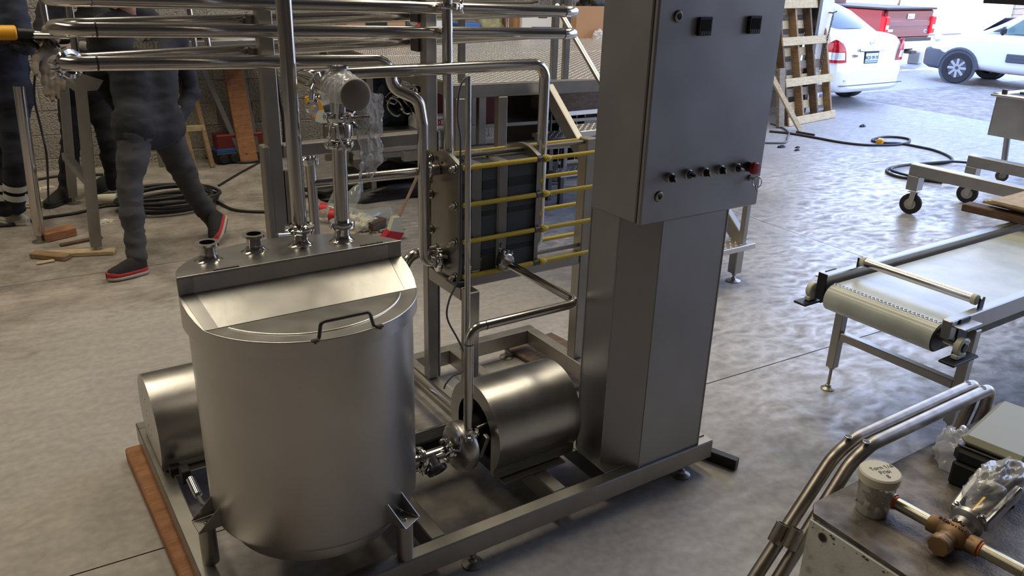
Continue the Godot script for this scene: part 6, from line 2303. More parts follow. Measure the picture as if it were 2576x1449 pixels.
func build_sedan() -> void:
	var k := 0.97
	var t := thing("white_sedan", "white sedan parked with its tail towards the workshop, beside the column", "car", on_y(2126, 243) + Vector3(-0.74 * k, 0, 0.90 * k))
	t.scale = Vector3.ONE * k
	var st := nst()
	loft(st, [[0.0, 0.60, 0.30, 0.56], [0.03, 0.70, 0.26, 0.60], [0.08, 0.765, 0.24, 0.63], [0.10, 0.775, 0.24, 0.86], [0.13, 0.79, 0.23, 0.96], [0.20, 0.805, 0.22, 1.02], [0.34, 0.825, 0.21, 1.045], [0.7, 0.84, 0.20, 1.05], [1.4, 0.845, 0.19, 1.02], [2.6, 0.845, 0.19, 0.97], [3.4, 0.83, 0.20, 0.93], [3.9, 0.80, 0.21, 0.84], [4.2, 0.74, 0.24, 0.72], [4.33, 0.62, 0.30, 0.58]], 36, 6.0)
	var body := lpart("body", st, M.car_white, t)
	st = nst()
	loft(st, [[0.42, 0.60, 0.96, 1.03], [0.60, 0.66, 0.96, 1.12], [0.95, 0.66, 0.96, 1.34], [1.35, 0.64, 0.96, 1.48], [1.9, 0.63, 0.96, 1.53], [2.5, 0.62, 0.96, 1.50], [3.0, 0.62, 0.94, 1.28], [3.45, 0.60, 0.92, 0.96]], 28, 4.0)
	lpart("roof_shell", st, M.car_white, t)
	# rear window: a glass panel lying on the sloping back
	st = nst()
	var g := []
	for i in 9:
		var v := i / 8.0
		var s := lerpf(0.50, 1.22, v)
		var y := lerpf(1.075, 1.465, pow(v, 0.86)) + 0.012
		var row := PackedVector3Array()
		for j in 11:
			var u := j / 10.0 * 2.0 - 1.0
			row.append(Vector3(u * lerpf(0.56, 0.47, v), y - 0.035 * u * u, -s + 0.05 * u * u * -1.0))
		g.append(row)
	sheet(st, g)
	lpart("rear_window", st, M.car_glass, t)
	for s in [-1.0, 1.0]:
		st = nst()
		prism(st, PackedVector2Array([Vector2(-0.95, 1.06), Vector2(-3.1, 0.98), Vector2(-2.55, 1.40), Vector2(-1.55, 1.43)]), 0.01, Transform3D(Basis(Vector3(0, 0, 1), Vector3.UP, Vector3(-1, 0, 0)), Vector3(s * 0.665 + 0.005, 0, 0)))
		lpart("side_window", st, M.car_glass, t)
		# tail lamp wrapping round the corner: [height, reach along the flank, reach along the tail]
		var rows := [[0.66, 0.20, -0.22], [0.70, 0.25, -0.21], [0.75, 0.30, -0.20], [0.80, 0.27, -0.185], [0.86, 0.18, -0.16], [0.92, 0.09, -0.11], [0.97, 0.0, -0.02]]
		var lens := func(grow: float, out: float, a: int, b: int, inset: float) -> Array:
			var lg := []
			for i in range(a, b):
				var row := PackedVector3Array()
				for j in 15:
					var u: float = lerpf(rows[i][1] - inset, rows[i][2] + inset, j / 14.0)
					var lift: float = 0.03 * clampf((rows[i][0] - 0.84) / 0.13, 0.0, 1.0)
					if u > 0.0:
						row.append(Vector3(s * (0.806 + out + 0.02 * u - lift * 0.4), rows[i][0], -(0.13 + u + lift)))
					else:
						row.append(Vector3(s * (0.806 + u + out * 0.5), rows[i][0], -(0.078 + lift - out + 0.05 * exp(u * 30.0))))
				lg.append(row)
			return lg
		st = nst()
		sheet(st, lens.call(0.0, 0.012, 0, 7, 0.0))
		var tl := lpart("tail_lamp", st, M.lamp_red, t)
		st = nst()
		sheet(st, lens.call(0.0, 0.016, 1, 4, 0.035))
		lpart("reversing_lens", st, M.lamp_clear, tl)
		car_wheel(t, s * 0.74, 0.90, 0.305, s)
		car_wheel(t, s * 0.74, 3.45, 0.305, s)
	st = nst()
	span(st, Vector3(-0.33, 0.80, -0.10), Vector3(0.33, 0.845, -0.06), 0.012)
	lpart("chrome_bar", st, M.chrome, t)
	st = nst()
	span(st, Vector3(-0.165, 0.63, -0.098), Vector3(0.165, 0.80, -0.075), 0.006)
	var pf := lpart("plate_frame", st, M.black, t)
	st = nst()
	span(st, Vector3(-0.148, 0.645, -0.08), Vector3(0.148, 0.775, -0.0735))
	lpart("number_plate", st, flat(col(214, 226, 236), 0.5), pf)
	st = nst()
	span(st, Vector3(-0.148, 0.655, -0.074), Vector3(0.148, 0.675, -0.0728))
	lpart("blue_strip", st, flat(col(90, 150, 196), 0.5), pf)
	text("plate_number", "NCX·19-19", 0.066, M.ink, pf, Transform3D(Basis(), Vector3(0, 0.712, -0.0725)), 0.002)
	text("model_badge", "TIIDA", 0.05, M.dark_steel, t, Transform3D(Basis(), Vector3(-0.40, 0.745, -0.075)), 0.004)
	st = nst()
	var em := PackedVector3Array()
	for q in 17:
		var a := TAU * q / 16.0
		em.append(Vector3(cos(a) * 0.045, 0.925 + sin(a) * 0.045, -0.105))
	tube(st, em, 0.006, 6, false)
	span(st, Vector3(-0.06, 0.917, -0.112), Vector3(0.06, 0.933, -0.10), 0.003)
	lpart("emblem", st, M.chrome, t)
	st = nst()
	span(st, Vector3(-0.66, 0.405, -0.02), Vector3(-0.40, 0.435, -0.004), 0.004)
	lpart("reflector", st, M.lamp_clear, t)
	st = nst()
	span(st, Vector3(-0.74, 0.345, -0.03), Vector3(0.74, 0.356, 0.006), 0.003)
	lpart("bumper_line", st, M.car_plastic, body)

func build_hatch() -> void:
	# nose pointing away-left: local -z forward
	var h := Vector3(-0.10, 0, -0.995).normalized()
	var k := 0.93
	var r := 0.295
	var wl := on_y(2403, 210)
	var turn := atan2(-h.x, -h.z)
	var b := Basis(Vector3.UP, turn)
	var c := wl + b * Vector3(0.72 * k, 0, 3.05 * k)   # tail centre line
	var t := thing("white_hatchback", "white hatchback with dark plastic bumper and door mouldings parked outside", "car", c, turn)
	t.scale = Vector3.ONE * k
	var st := nst()
	loft(st, [[0.0, 0.66, 0.32, 0.85], [0.1, 0.78, 0.28, 0.95], [0.5, 0.815, 0.26, 0.98], [1.4, 0.82, 0.25, 0.97], [2.3, 0.82, 0.25, 0.965], [2.7, 0.81, 0.27, 0.965], [3.1, 0.80, 0.29, 0.925], [3.4, 0.78, 0.30, 0.86], [3.62, 0.72, 0.30, 0.76], [3.74, 0.62, 0.32, 0.62]], 36, 6.0)
	var body := lpart("body", st, M.car_white, t)
	st = nst()
	loft(st, [[0.05, 0.60, 0.90, 1.20], [0.3, 0.64, 0.90, 1.44], [0.9, 0.65, 0.92, 1.50], [1.7, 0.64, 0.92, 1.49], [2.2, 0.64, 0.92, 1.34], [2.6, 0.65, 0.92, 1.10], [2.85, 0.66, 0.90, 0.97]], 28, 4.5)
	lpart("roof_shell", st, M.car_white, t)
	for s in [-1.0, 1.0]:
		st = nst()
		prism(st, PackedVector2Array([Vector2(-1.35, 0.985), Vector2(-2.45, 0.985), Vector2(-1.98, 1.36), Vector2(-1.35, 1.41)]), 0.012, Transform3D(Basis(Vector3(0, 0, 1), Vector3.UP, Vector3(-1, 0, 0)), Vector3(s * 0.668 + 0.006, 0, 0)))
		var wn := lpart("door_window", st, clear(col(120, 150, 150), 0.75, 0.05), t)
		st = nst()
		prism(st, PackedVector2Array([Vector2(-2.47, 0.985), Vector2(-2.62, 0.985), Vector2(-2.40, 1.10)]), 0.014, Transform3D(Basis(Vector3(0, 0, 1), Vector3.UP, Vector3(-1, 0, 0)), Vector3(s * 0.668 + 0.007, 0, 0)))
		lpart("quarter_window", st, M.car_plastic, t)
		st = nst()
		box(st, Vector3(s * 0.86, 1.02, -2.36), Vector3(0.14, 0.15, 0.09), 0.04)
		var mi := lpart("mirror", st, M.black, t)
		st = nst()
		box(st, Vector3(s * 0.83, 0.56, -1.75), Vector3(0.03, 0.15, 0.95), 0.014)
		var mo := lpart("door_moulding", st, M.car_plastic, t)
		st = nst()
		box(st, Vector3(s * 0.846, 0.56, -1.75), Vector3(0.004, 0.008, 0.8), 0.002)
		lpart("groove", st, M.dark_steel, mo)
		# wheel arch
		for w in [3.05, 0.62]:
			st = nst()
			var arcp := PackedVector3Array()
			for q in 15:
				var a := PI * q / 14.0
				arcp.append(Vector3(s * 0.80, r + sin(a) * 0.35, -w - cos(a) * 0.35))
			tube(st, arcp, 0.032, 8)
			lathe(st, [Vector2(0, 0), Vector2(0.345, 0)], along(Vector3(s * 0.812, r + 0.02, -w), Vector3(s, 0, 0)), 26)
			lpart("wheel_arch", st, M.car_plastic, body)
		car_wheel(t, s * 0.735, 3.05, r, s)
		car_wheel(t, s * 0.735, 0.62, r, s)
		st = nst()
		ball(st, Vector3(s * 0.60, 0.78, -3.56), Vector3(0.12, 0.075, 0.15), 14, 8, Basis(Vector3.RIGHT, 0.5))
		lpart("head_lamp", st, M.lamp_clear, t)
	st = nst()
	loft(st, [[3.30, 0.805, 0.24, 0.60], [3.45, 0.79, 0.22, 0.66], [3.66, 0.74, 0.23, 0.66], [3.80, 0.62, 0.27, 0.62], [3.84, 0.45, 0.30, 0.56]], 30, 6.0)
	lpart("front_bumper", st, M.car_plastic, t)
	st = nst()
	prism(st, PackedVector2Array([Vector2(-0.58, 0.0), Vector2(0.58, 0.0), Vector2(0.5, 0.40), Vector2(-0.5, 0.40)]), 0.01, Transform3D(Basis(Vector3.RIGHT, Vector3(0, 0.62, 0.78), Vector3(0, 0.78, -0.62)), Vector3(0, 0.985, -2.82)))
	lpart("windscreen", st, M.car_glass, t)

func build_pickup() -> void:
	var t := thing("red_pickup", "dark red pickup truck parked behind the white sedan, tailgate in view", "pickup truck", Vector3(15.95, 0, -9.75))
	var st := nst()
	for q in [[-0.86, -0.80], [0.80, 0.86]]:
		st = nst()
		span(st, Vector3(q[0], 0.62, -1.95), Vector3(q[1], 1.16, -0.05), 0.03)
		lpart("bed_side", st, M.car_red, t)
	st = nst()
	span(st, Vector3(-0.80, 0.62, -0.09), Vector3(0.80, 1.15, -0.0), 0.025)
	var tg := lpart("tailgate", st, M.car_red, t)
	st = nst()
	span(st, Vector3(-0.72, 0.84, -0.002), Vector3(0.72, 0.95, 0.012), 0.01)
	lpart("pressed_band", st, M.car_red, tg)
	st = nst()
	span(st, Vector3(-0.12, 0.98, 0.0), Vector3(0.12, 1.08, 0.018), 0.012)
	var hd := lpart("latch_handle", st, M.alu, tg)
	st = nst()
	span(st, Vector3(-0.08, 1.0, 0.018), Vector3(0.08, 1.04, 0.024), 0.004)
	lpart("grip", st, M.chrome, hd)
	st = nst()
	ball(st, Vector3(0.62, 0.745, 0.004), Vector3(0.075, 0.034, 0.008), 20, 6)
	var ov := lpart("oval_badge", st, M.chrome, tg)
	st = nst()
	ball(st, Vector3(0.62, 0.745, 0.008), Vector3(0.062, 0.025, 0.008), 20, 6)
	lpart("oval_field", st, M.blue, ov)
	st = nst()
	span(st, Vector3(-0.75, 0.74, 0.0), Vector3(-0.52, 0.79, 0.006), 0.002)
	lpart("name_badge", st, M.chrome, tg)
	st = nst()
	span(st, Vector3(-0.88, 1.155, -1.97), Vector3(0.88, 1.195, 0.01), 0.012)
	lpart("bed_rail_cap", st, M.black_steel, t)
	for s in [-1.0, 1.0]:
		st = nst()
		box(st, Vector3(s * 0.80, 0.86, -0.02), Vector3(0.14, 0.34, 0.14), 0.02)
		var tl := lpart("tail_lamp", st, M.lamp_red, t)
		st = nst()
		box(st, Vector3(s * 0.80, 0.83, 0.052), Vector3(0.09, 0.08, 0.01), 0.004)
		lpart("clear_lens", st, M.lamp_clear, tl)
		car_wheel(t, s * 0.75, 0.95, 0.36, s)
		car_wheel(t, s * 0.75, 4.1, 0.36, s)
	st = nst()
	span(st, Vector3(-0.86, 0.55, -0.06), Vector3(0.86, 0.615, 0.02), 0.01)
	lpart("sill_bar", st, M.black_steel, t)
	st = nst()
	span(st, Vector3(-0.88, 0.40, -0.05), Vector3(0.88, 0.53, 0.16), 0.03)
	lpart("rear_bumper", st, M.chrome, t)
	st = nst()
	span(st, Vector3(-0.1, 0.33, 0.0), Vector3(0.1, 0.39, 0.22), 0.01)
	lpart("tow_hitch", st, M.black_steel, t)
	st = nst()
	loft(st, [[1.98, 0.80, 0.55, 1.20], [2.05, 0.84, 0.50, 1.24], [3.6, 0.86, 0.45, 1.10], [4.6, 0.84, 0.45, 1.05], [5.0, 0.74, 0.48, 0.92]], 30, 6.0)
	lpart("cab_body", st, M.car_red, t)
	st = nst()
	loft(st, [[1.98, 0.66, 1.1, 1.62], [2.2, 0.70, 1.1, 1.74], [3.0, 0.69, 1.1, 1.74], [3.6, 0.68, 1.05, 1.15]], 26, 5.0)
	lpart("cab_roof", st, M.car_red, t)
	st = nst()
	span(st, Vector3(-0.55, 1.24, -1.985), Vector3(0.55, 1.58, -1.965), 0.02)
	lpart("rear_window", st, M.car_glass, t)

func build_yard() -> void:
	build_sedan()
	build_hatch()
	build_pickup()
	var st: SurfaceTool
	# white corrugated gate leaves and a barred leaf, behind the cars
	var t := thing("corrugated_gate", "white corrugated sheet metal gate closing the far side of the yard", "gate", Vector3(27.5, 0, -15.4))
	for k in 12:
		st = nst()
		var x0 := 24.6 + 0.55 * k
		for j in 5:
			var xa := x0 + 0.11 * j
			var p := [Vector3(xa, 0.06, -15.4), Vector3(xa + 0.03, 0.06, -15.36), Vector3(xa + 0.075, 0.06, -15.36), Vector3(xa + 0.105, 0.06, -15.4), Vector3(xa + 0.11, 0.06, -15.4)]
			for q in 4:
				quad_c(st, [p[q], p[q + 1], p[q + 1] + Vector3(0, 3.6, 0), p[q] + Vector3(0, 3.6, 0)], Vector3(xa, 1.5, -20))
		part("corrugated_sheet", st, M.gate, t)
	for x in [24.55, 31.25]:
		st = nst()
		span(st, Vector3(x - 0.05, 0, -15.5), Vector3(x + 0.05, 3.7, -15.38), 0.005)
		part("gate_post", st, M.gate, t)
	st = nst()
	span(st, Vector3(24.42, 0, -15.5), Vector3(24.50, 3.7, -15.40), 0.005)
	part("gate_post", st, M.rusty, t)
	t = thing("barred_gate", "white barred gate behind the pickup bed", "gate", Vector3(21.5, 0, -15.4))
	for k in 30:
		st = nst()
		var x := 18.6 + 0.195 * k
		span(st, Vector3(x, 0.3, -15.43), Vector3(x + 0.075, 3.6, -15.38), 0.004)
		part("bar", st, M.gate, t)
	for y in [0.2, 1.0, 3.55]:
		st = nst()
		span(st, Vector3(18.5, y, -15.45), Vector3(24.4, y + 0.14, -15.40), 0.004)
		part("rail", st, M.gate, t)
	# low block wall at the far right of the yard
	var w := struct("wall_yard", "grey block wall round the yard beyond the gate")
	rng.seed = 77
	var bl := nst()
	box(bl, Vector3.ZERO, Vector3(0.39, 0.19, 0.15), 0.01)
	var bm := bl.commit()
	bm.surface_set_material(0, M.block1)
	for c in 9:
		for k in 16:
			mpart("block", bm, w, Transform3D(Basis(), Vector3(31.6 + 0.4 * k + (0.2 if c % 2 == 1 else 0.0), 0.1 + 0.2 * c, -15.6 + rng.randf_range(-0.005, 0.005))))
	st = nst()
	span(st, Vector3(31.4, 0, -15.9), Vector3(40, 4.0, -15.66))
	part("backing", st, M.mortar, w)
	st = nst()
	span(st, Vector3(8.0, 0, -24.2), Vector3(40, 5.0, -24.0))
	part("far_wall", st, M.concrete, w)
	st = nst()
	box(st, Vector3(0, 0.13, 0), Vector3(0.30, 0.26, 0.24), 0.02)
	single("concrete_block", st, M.concrete, "rough concrete block standing on the sunlit yard", "block", on_y(2300, 160), 0.3)

# ---------------------------------------------------------------- people
# bones [a, b, radius at a, radius at b] are joined with a smooth minimum on a grid and meshed as surface nets
func blend_mesh(st: SurfaceTool, bones: Array, cell: float, k: float, wrinkle := 0.0, sd := 1) -> void:
	var lo := Vector3.ONE * 1e9
	var hi := -lo
	for b in bones:
		var r: float = maxf(b[2], b[3]) + cell * 3.0 + k
		lo = lo.min((b[0] as Vector3).min(b[1]) - Vector3.ONE * r)
		hi = hi.max((b[0] as Vector3).max(b[1]) + Vector3.ONE * r)
	var nx := int((hi.x - lo.x) / cell) + 2
	var ny := int((hi.y - lo.y) / cell) + 2
	var nz := int((hi.z - lo.z) / cell) + 2
	var f := PackedFloat32Array()
	f.resize(nx * ny * nz)
	f.fill(9.0)
	for b in bones:
		var a: Vector3 = b[0]
		var d: Vector3 = b[1] - a
		var dd := maxf(d.length_squared(), 1e-9)
		var r0: float = b[2]
		var r1: float = b[3]
		var r: float = maxf(r0, r1) + cell * 2.0 + k
		var l := (a.min(b[1]) - Vector3.ONE * r - lo) / cell
		var h := (a.max(b[1]) + Vector3.ONE * r - lo) / cell
		for z in range(maxi(int(l.z), 0), mini(int(h.z) + 2, nz)):
			for y in range(maxi(int(l.y), 0), mini(int(h.y) + 2, ny)):
				var row := (z * ny + y) * nx
				for x in range(maxi(int(l.x), 0), mini(int(h.x) + 2, nx)):
					var p := lo + Vector3(x, y, z) * cell - a
					var t := clampf(p.dot(d) / dd, 0.0, 1.0)
					var v := (p - d * t).length() - lerpf(r0, r1, t)
					var o := f[row + x]
					var hh := maxf(k - absf(o - v), 0.0) / k
					f[row + x] = minf(o, v) - hh * hh * k * 0.25
	var id := PackedInt32Array()
	id.resize(nx * ny * nz)
	id.fill(-1)
	var vs := PackedVector3Array()
	var sx := 1
	var sy := nx
	var sz := nx * ny
	var corner := [0, sx, sy, sx + sy, sz, sx + sz, sy + sz, sx + sy + sz]
	var cpos := [Vector3(0, 0, 0), Vector3(1, 0, 0), Vector3(0, 1, 0), Vector3(1, 1, 0), Vector3(0, 0, 1), Vector3(1, 0, 1), Vector3(0, 1, 1), Vector3(1, 1, 1)]
	var edges := [[0, 1], [2, 3], [4, 5], [6, 7], [0, 2], [1, 3], [4, 6], [5, 7], [0, 4], [1, 5], [2, 6], [3, 7]]
	for z in nz - 1:
		for y in ny - 1:
			var row := (z * ny + y) * nx
			for x in nx - 1:
				var i := row + x
				var v0 := f[i]
				if absf(v0) > cell * 2.5:
					continue
				var neg := 0
				for c in corner:
					if f[i + c] < 0.0:
						neg += 1
				if neg == 0 or neg == 8:
					continue
				var s := Vector3.ZERO
				var n := 0
				for e in edges:
					var p := f[i + corner[e[0]]]
					var q := f[i + corner[e[1]]]
					if (p < 0.0) != (q < 0.0):
						s += (cpos[e[0]] as Vector3).lerp(cpos[e[1]], p / (p - q))
						n += 1
				id[i] = vs.size()
				vs.append(lo + (Vector3(x, y, z) + s / n) * cell)
	var quads := PackedInt32Array()
	for z in range(1, nz - 1):
		for y in range(1, ny - 1):
			var row := (z * ny + y) * nx
			for x in range(1, nx - 1):
				var i := row + x
				if id[i] < 0 and absf(f[i]) > cell * 2.5:
					continue
				var a := f[i] < 0.0
				for ax in 3:
					var st1: int = [sx, sy, sz][ax]
					if a == (f[i + st1] < 0.0):
						continue
					var u: int = [sy, sz, sx][ax]
					var w: int = [sz, sx, sy][ax]
					var q := [id[i], id[i - u], id[i - u - w], id[i - w]]
					if q.min() < 0:
						continue
					if a:
						quads.append_array(PackedInt32Array([q[0], q[1], q[2], q[3]]))
					else:
						quads.append_array(PackedInt32Array([q[0], q[3], q[2], q[1]]))
	var nr := PackedVector3Array()
	nr.resize(vs.size())
	for pass_ in 2:
		nr.fill(Vector3.ZERO)
		for i in range(0, quads.size(), 4):
			var n := (vs[quads[i + 2]] - vs[quads[i]]).cross(vs[quads[i + 3]] - vs[quads[i + 1]])
			for j in 4:
				nr[quads[i + j]] += n
		for i in nr.size():
			nr[i] = nr[i].normalized()
		if pass_ == 0 and wrinkle > 0.0:
			var ns := FastNoiseLite.new()
			ns.seed = sd
			ns.frequency = 7.0
			ns.fractal_octaves = 2
			for i in vs.size():
				var p := vs[i]
				vs[i] = p + nr[i] * wrinkle * (ns.get_noise_3d(p.x * 0.7, p.y * 1.9, p.z * 0.7) + 0.5 * absf(ns.get_noise_3d(p.x * 1.7 + 5.0, p.y * 3.4, p.z * 1.7)))
	# outward check: normals should point to growing distance
	for i in range(0, quads.size(), 4):
		for j in [0, 1, 2, 0, 2, 3]:
			vtx(st, vs[quads[i + j]], nr[quads[i + j]])

func hand_bones(wrist: Vector3, fwd: Vector3, palm: Vector3, side: float, curl: float, s := 1.0) -> Array:
	# palm = direction the palm faces; side = +1 when the thumb lies along fwd x palm
	var f := fwd.normalized()
	var p := (palm - f * palm.dot(f)).normalized()
	var across := f.cross(p).normalized() * side
	var out := [[wrist - f * 0.05 * s, wrist, 0.027 * s, 0.025 * s]]
	for k in 4:
		var o := (1.5 - k) * 0.0195 * s
		var base := wrist + f * (0.088 - 0.004 * absf(k - 1)) * s + across * o
		out.append([wrist + across * o * 0.7 + f * 0.01 * s, base, 0.013 * s, 0.0115 * s])
		var d := f
		var q := base
		var ln: float = [0.040, 0.046, 0.043, 0.033][k] * s
		for j in 3:
			d = (d * cos(curl * (0.8 + 0.1 * k)) + p * sin(curl * (0.8 + 0.1 * k))).normalized()
			var e: Vector3 = q + d * ln * ([1.0, 0.66, 0.52][j] as float)
			out.append([q, e, (0.0098 - 0.0008 * j) * s, (0.0092 - 0.001 * j) * s])
			q = e
	var t0 := wrist + f * 0.022 * s + across * 0.026 * s
	var t1 := t0 + (f * 0.55 + across * 0.62 + p * 0.25).normalized() * 0.040 * s
	var t2 := t1 + (f * 0.85 + across * 0.25 + p * 0.35).normalized() * 0.032 * s
	var t3 := t2 + (f * 0.85 + p * 0.45).normalized() * 0.026 * s
	out.append([wrist + f * 0.005 * s, t0, 0.016 * s, 0.015 * s])
	out.append([t0, t1, 0.0145 * s, 0.0115 * s])
	out.append([t1, t2, 0.0115 * s, 0.0105 * s])
	out.append([t2, t3, 0.0105 * s, 0.0085 * s])
	return out

func head_bones(c: Vector3, b: Basis) -> Array:
	# c = centre of the head, b.z = where the face looks, b.y = crown
	var g := func(x: float, y: float, z: float) -> Vector3: return c + b * Vector3(x, y, z)
	return [
		[g.call(0, 0.035, -0.03), g.call(0, 0.030, 0.015), 0.088, 0.080],
		[g.call(0, -0.03, 0.02), g.call(0, -0.075, 0.05), 0.066, 0.040],
		[g.call(-0.035, -0.06, 0.0), g.call(0, -0.09, 0.066), 0.030, 0.022],
		[g.call(0.035, -0.06, 0.0), g.call(0, -0.09, 0.066), 0.030, 0.022],
		[g.call(0, 0.012, 0.088), g.call(0, -0.026, 0.108), 0.010, 0.014],
		[g.call(-0.014, -0.030, 0.095), g.call(0.014, -0.030, 0.095), 0.009, 0.009],
		[g.call(-0.030, 0.030, 0.080), g.call(0.030, 0.030, 0.080), 0.016, 0.016],
		[g.call(-0.018, -0.058, 0.090), g.call(0.018, -0.058, 0.090), 0.008, 0.008],
		[g.call(-0.016, -0.068, 0.088), g.call(0.016, -0.068, 0.088), 0.009, 0.009],
		[g.call(-0.083, 0.015, -0.012), g.call(-0.080, -0.025, -0.004), 0.013, 0.010],
		[g.call(0.083, 0.015, -0.012), g.call(0.080, -0.025, -0.004), 0.013, 0.010]]

func shoe(t: Node3D, heel: Vector3, toe: Vector3, ankle: Vector3, up: Vector3, top: Material, sole: Material, lace: Material, band: Material) -> void:
	var d := (toe - heel)
	var l := d.length()
	var f := d.normalized()
	var u := (up - f * up.dot(f)).normalized()
	var s := f.cross(u)
	var g := []
	var sg := []
	var bg := []
	for i in 13:
		var v := i / 12.0
		var w := lerpf(0.032, 0.047, smoothstep(0.0, 0.65, v)) * sqrt(maxf(1.0 - pow(maxf(v - 0.72, 0.0) / 0.29, 2.0), 0.02)) * sqrt(maxf(1.0 - pow(maxf(0.14 - v, 0.0) / 0.16, 2.0), 0.05))
		var h := lerpf(0.085, 0.040, smoothstep(0.30, 0.95, v)) * sqrt(maxf(1.0 - pow(maxf(v - 0.85, 0.0) / 0.16, 2.0), 0.1))
		var row := PackedVector3Array()
		var srow := PackedVector3Array()
		var brow := PackedVector3Array()
		for k in 14:
			var a := TAU * k / 14.0
			var c := heel + d * v
			row.append(c + s * cos(a) * w + u * (0.028 + maxf(sin(a), -0.4) * h))
			srow.append(c + s * signf(cos(a)) * pow(absf(cos(a)), 0.45) * (w + 0.006) + u * (0.012 + signf(sin(a)) * pow(absf(sin(a)), 0.35) * 0.0115))
			brow.append(c + s * signf(cos(a)) * pow(absf(cos(a)), 0.5) * (w + 0.003) + u * (0.030 + signf(sin(a)) * pow(absf(sin(a)), 0.4) * (0.014 if v < 0.82 else 0.020)))
		g.append(row)
		sg.append(srow)
		bg.append(brow)
	for pair in [[g, top, "shoe"], [bg, band, "side_band"], [sg, sole, "sole"]]:
		var st := nst()
		sheet(st, pair[0], true)
		for e in [0, 12]:
			var c := Vector3.ZERO
			for p in pair[0][e]:
				c += p / 14.0
			for k in 14:
				vtx(st, c, -f if e == 0 else f); vtx(st, pair[0][e][k], -f if e == 0 else f); vtx(st, pair[0][e][(k + 1) % 14], -f if e == 0 else f)
		part(pair[2], st, pair[1], t)
	var ls := nst()
	for k in 4:
		var c := heel + d * (0.42 + 0.09 * k) + u * (0.098 - 0.010 * k)
		tube(ls, PackedVector3Array([c - s * 0.024 - u * 0.014, c, c + s * 0.024 - u * 0.014]), 0.004, 6)
	var lp := part("laces", ls, lace, t)
	lp.set_meta("kind", "stuff")

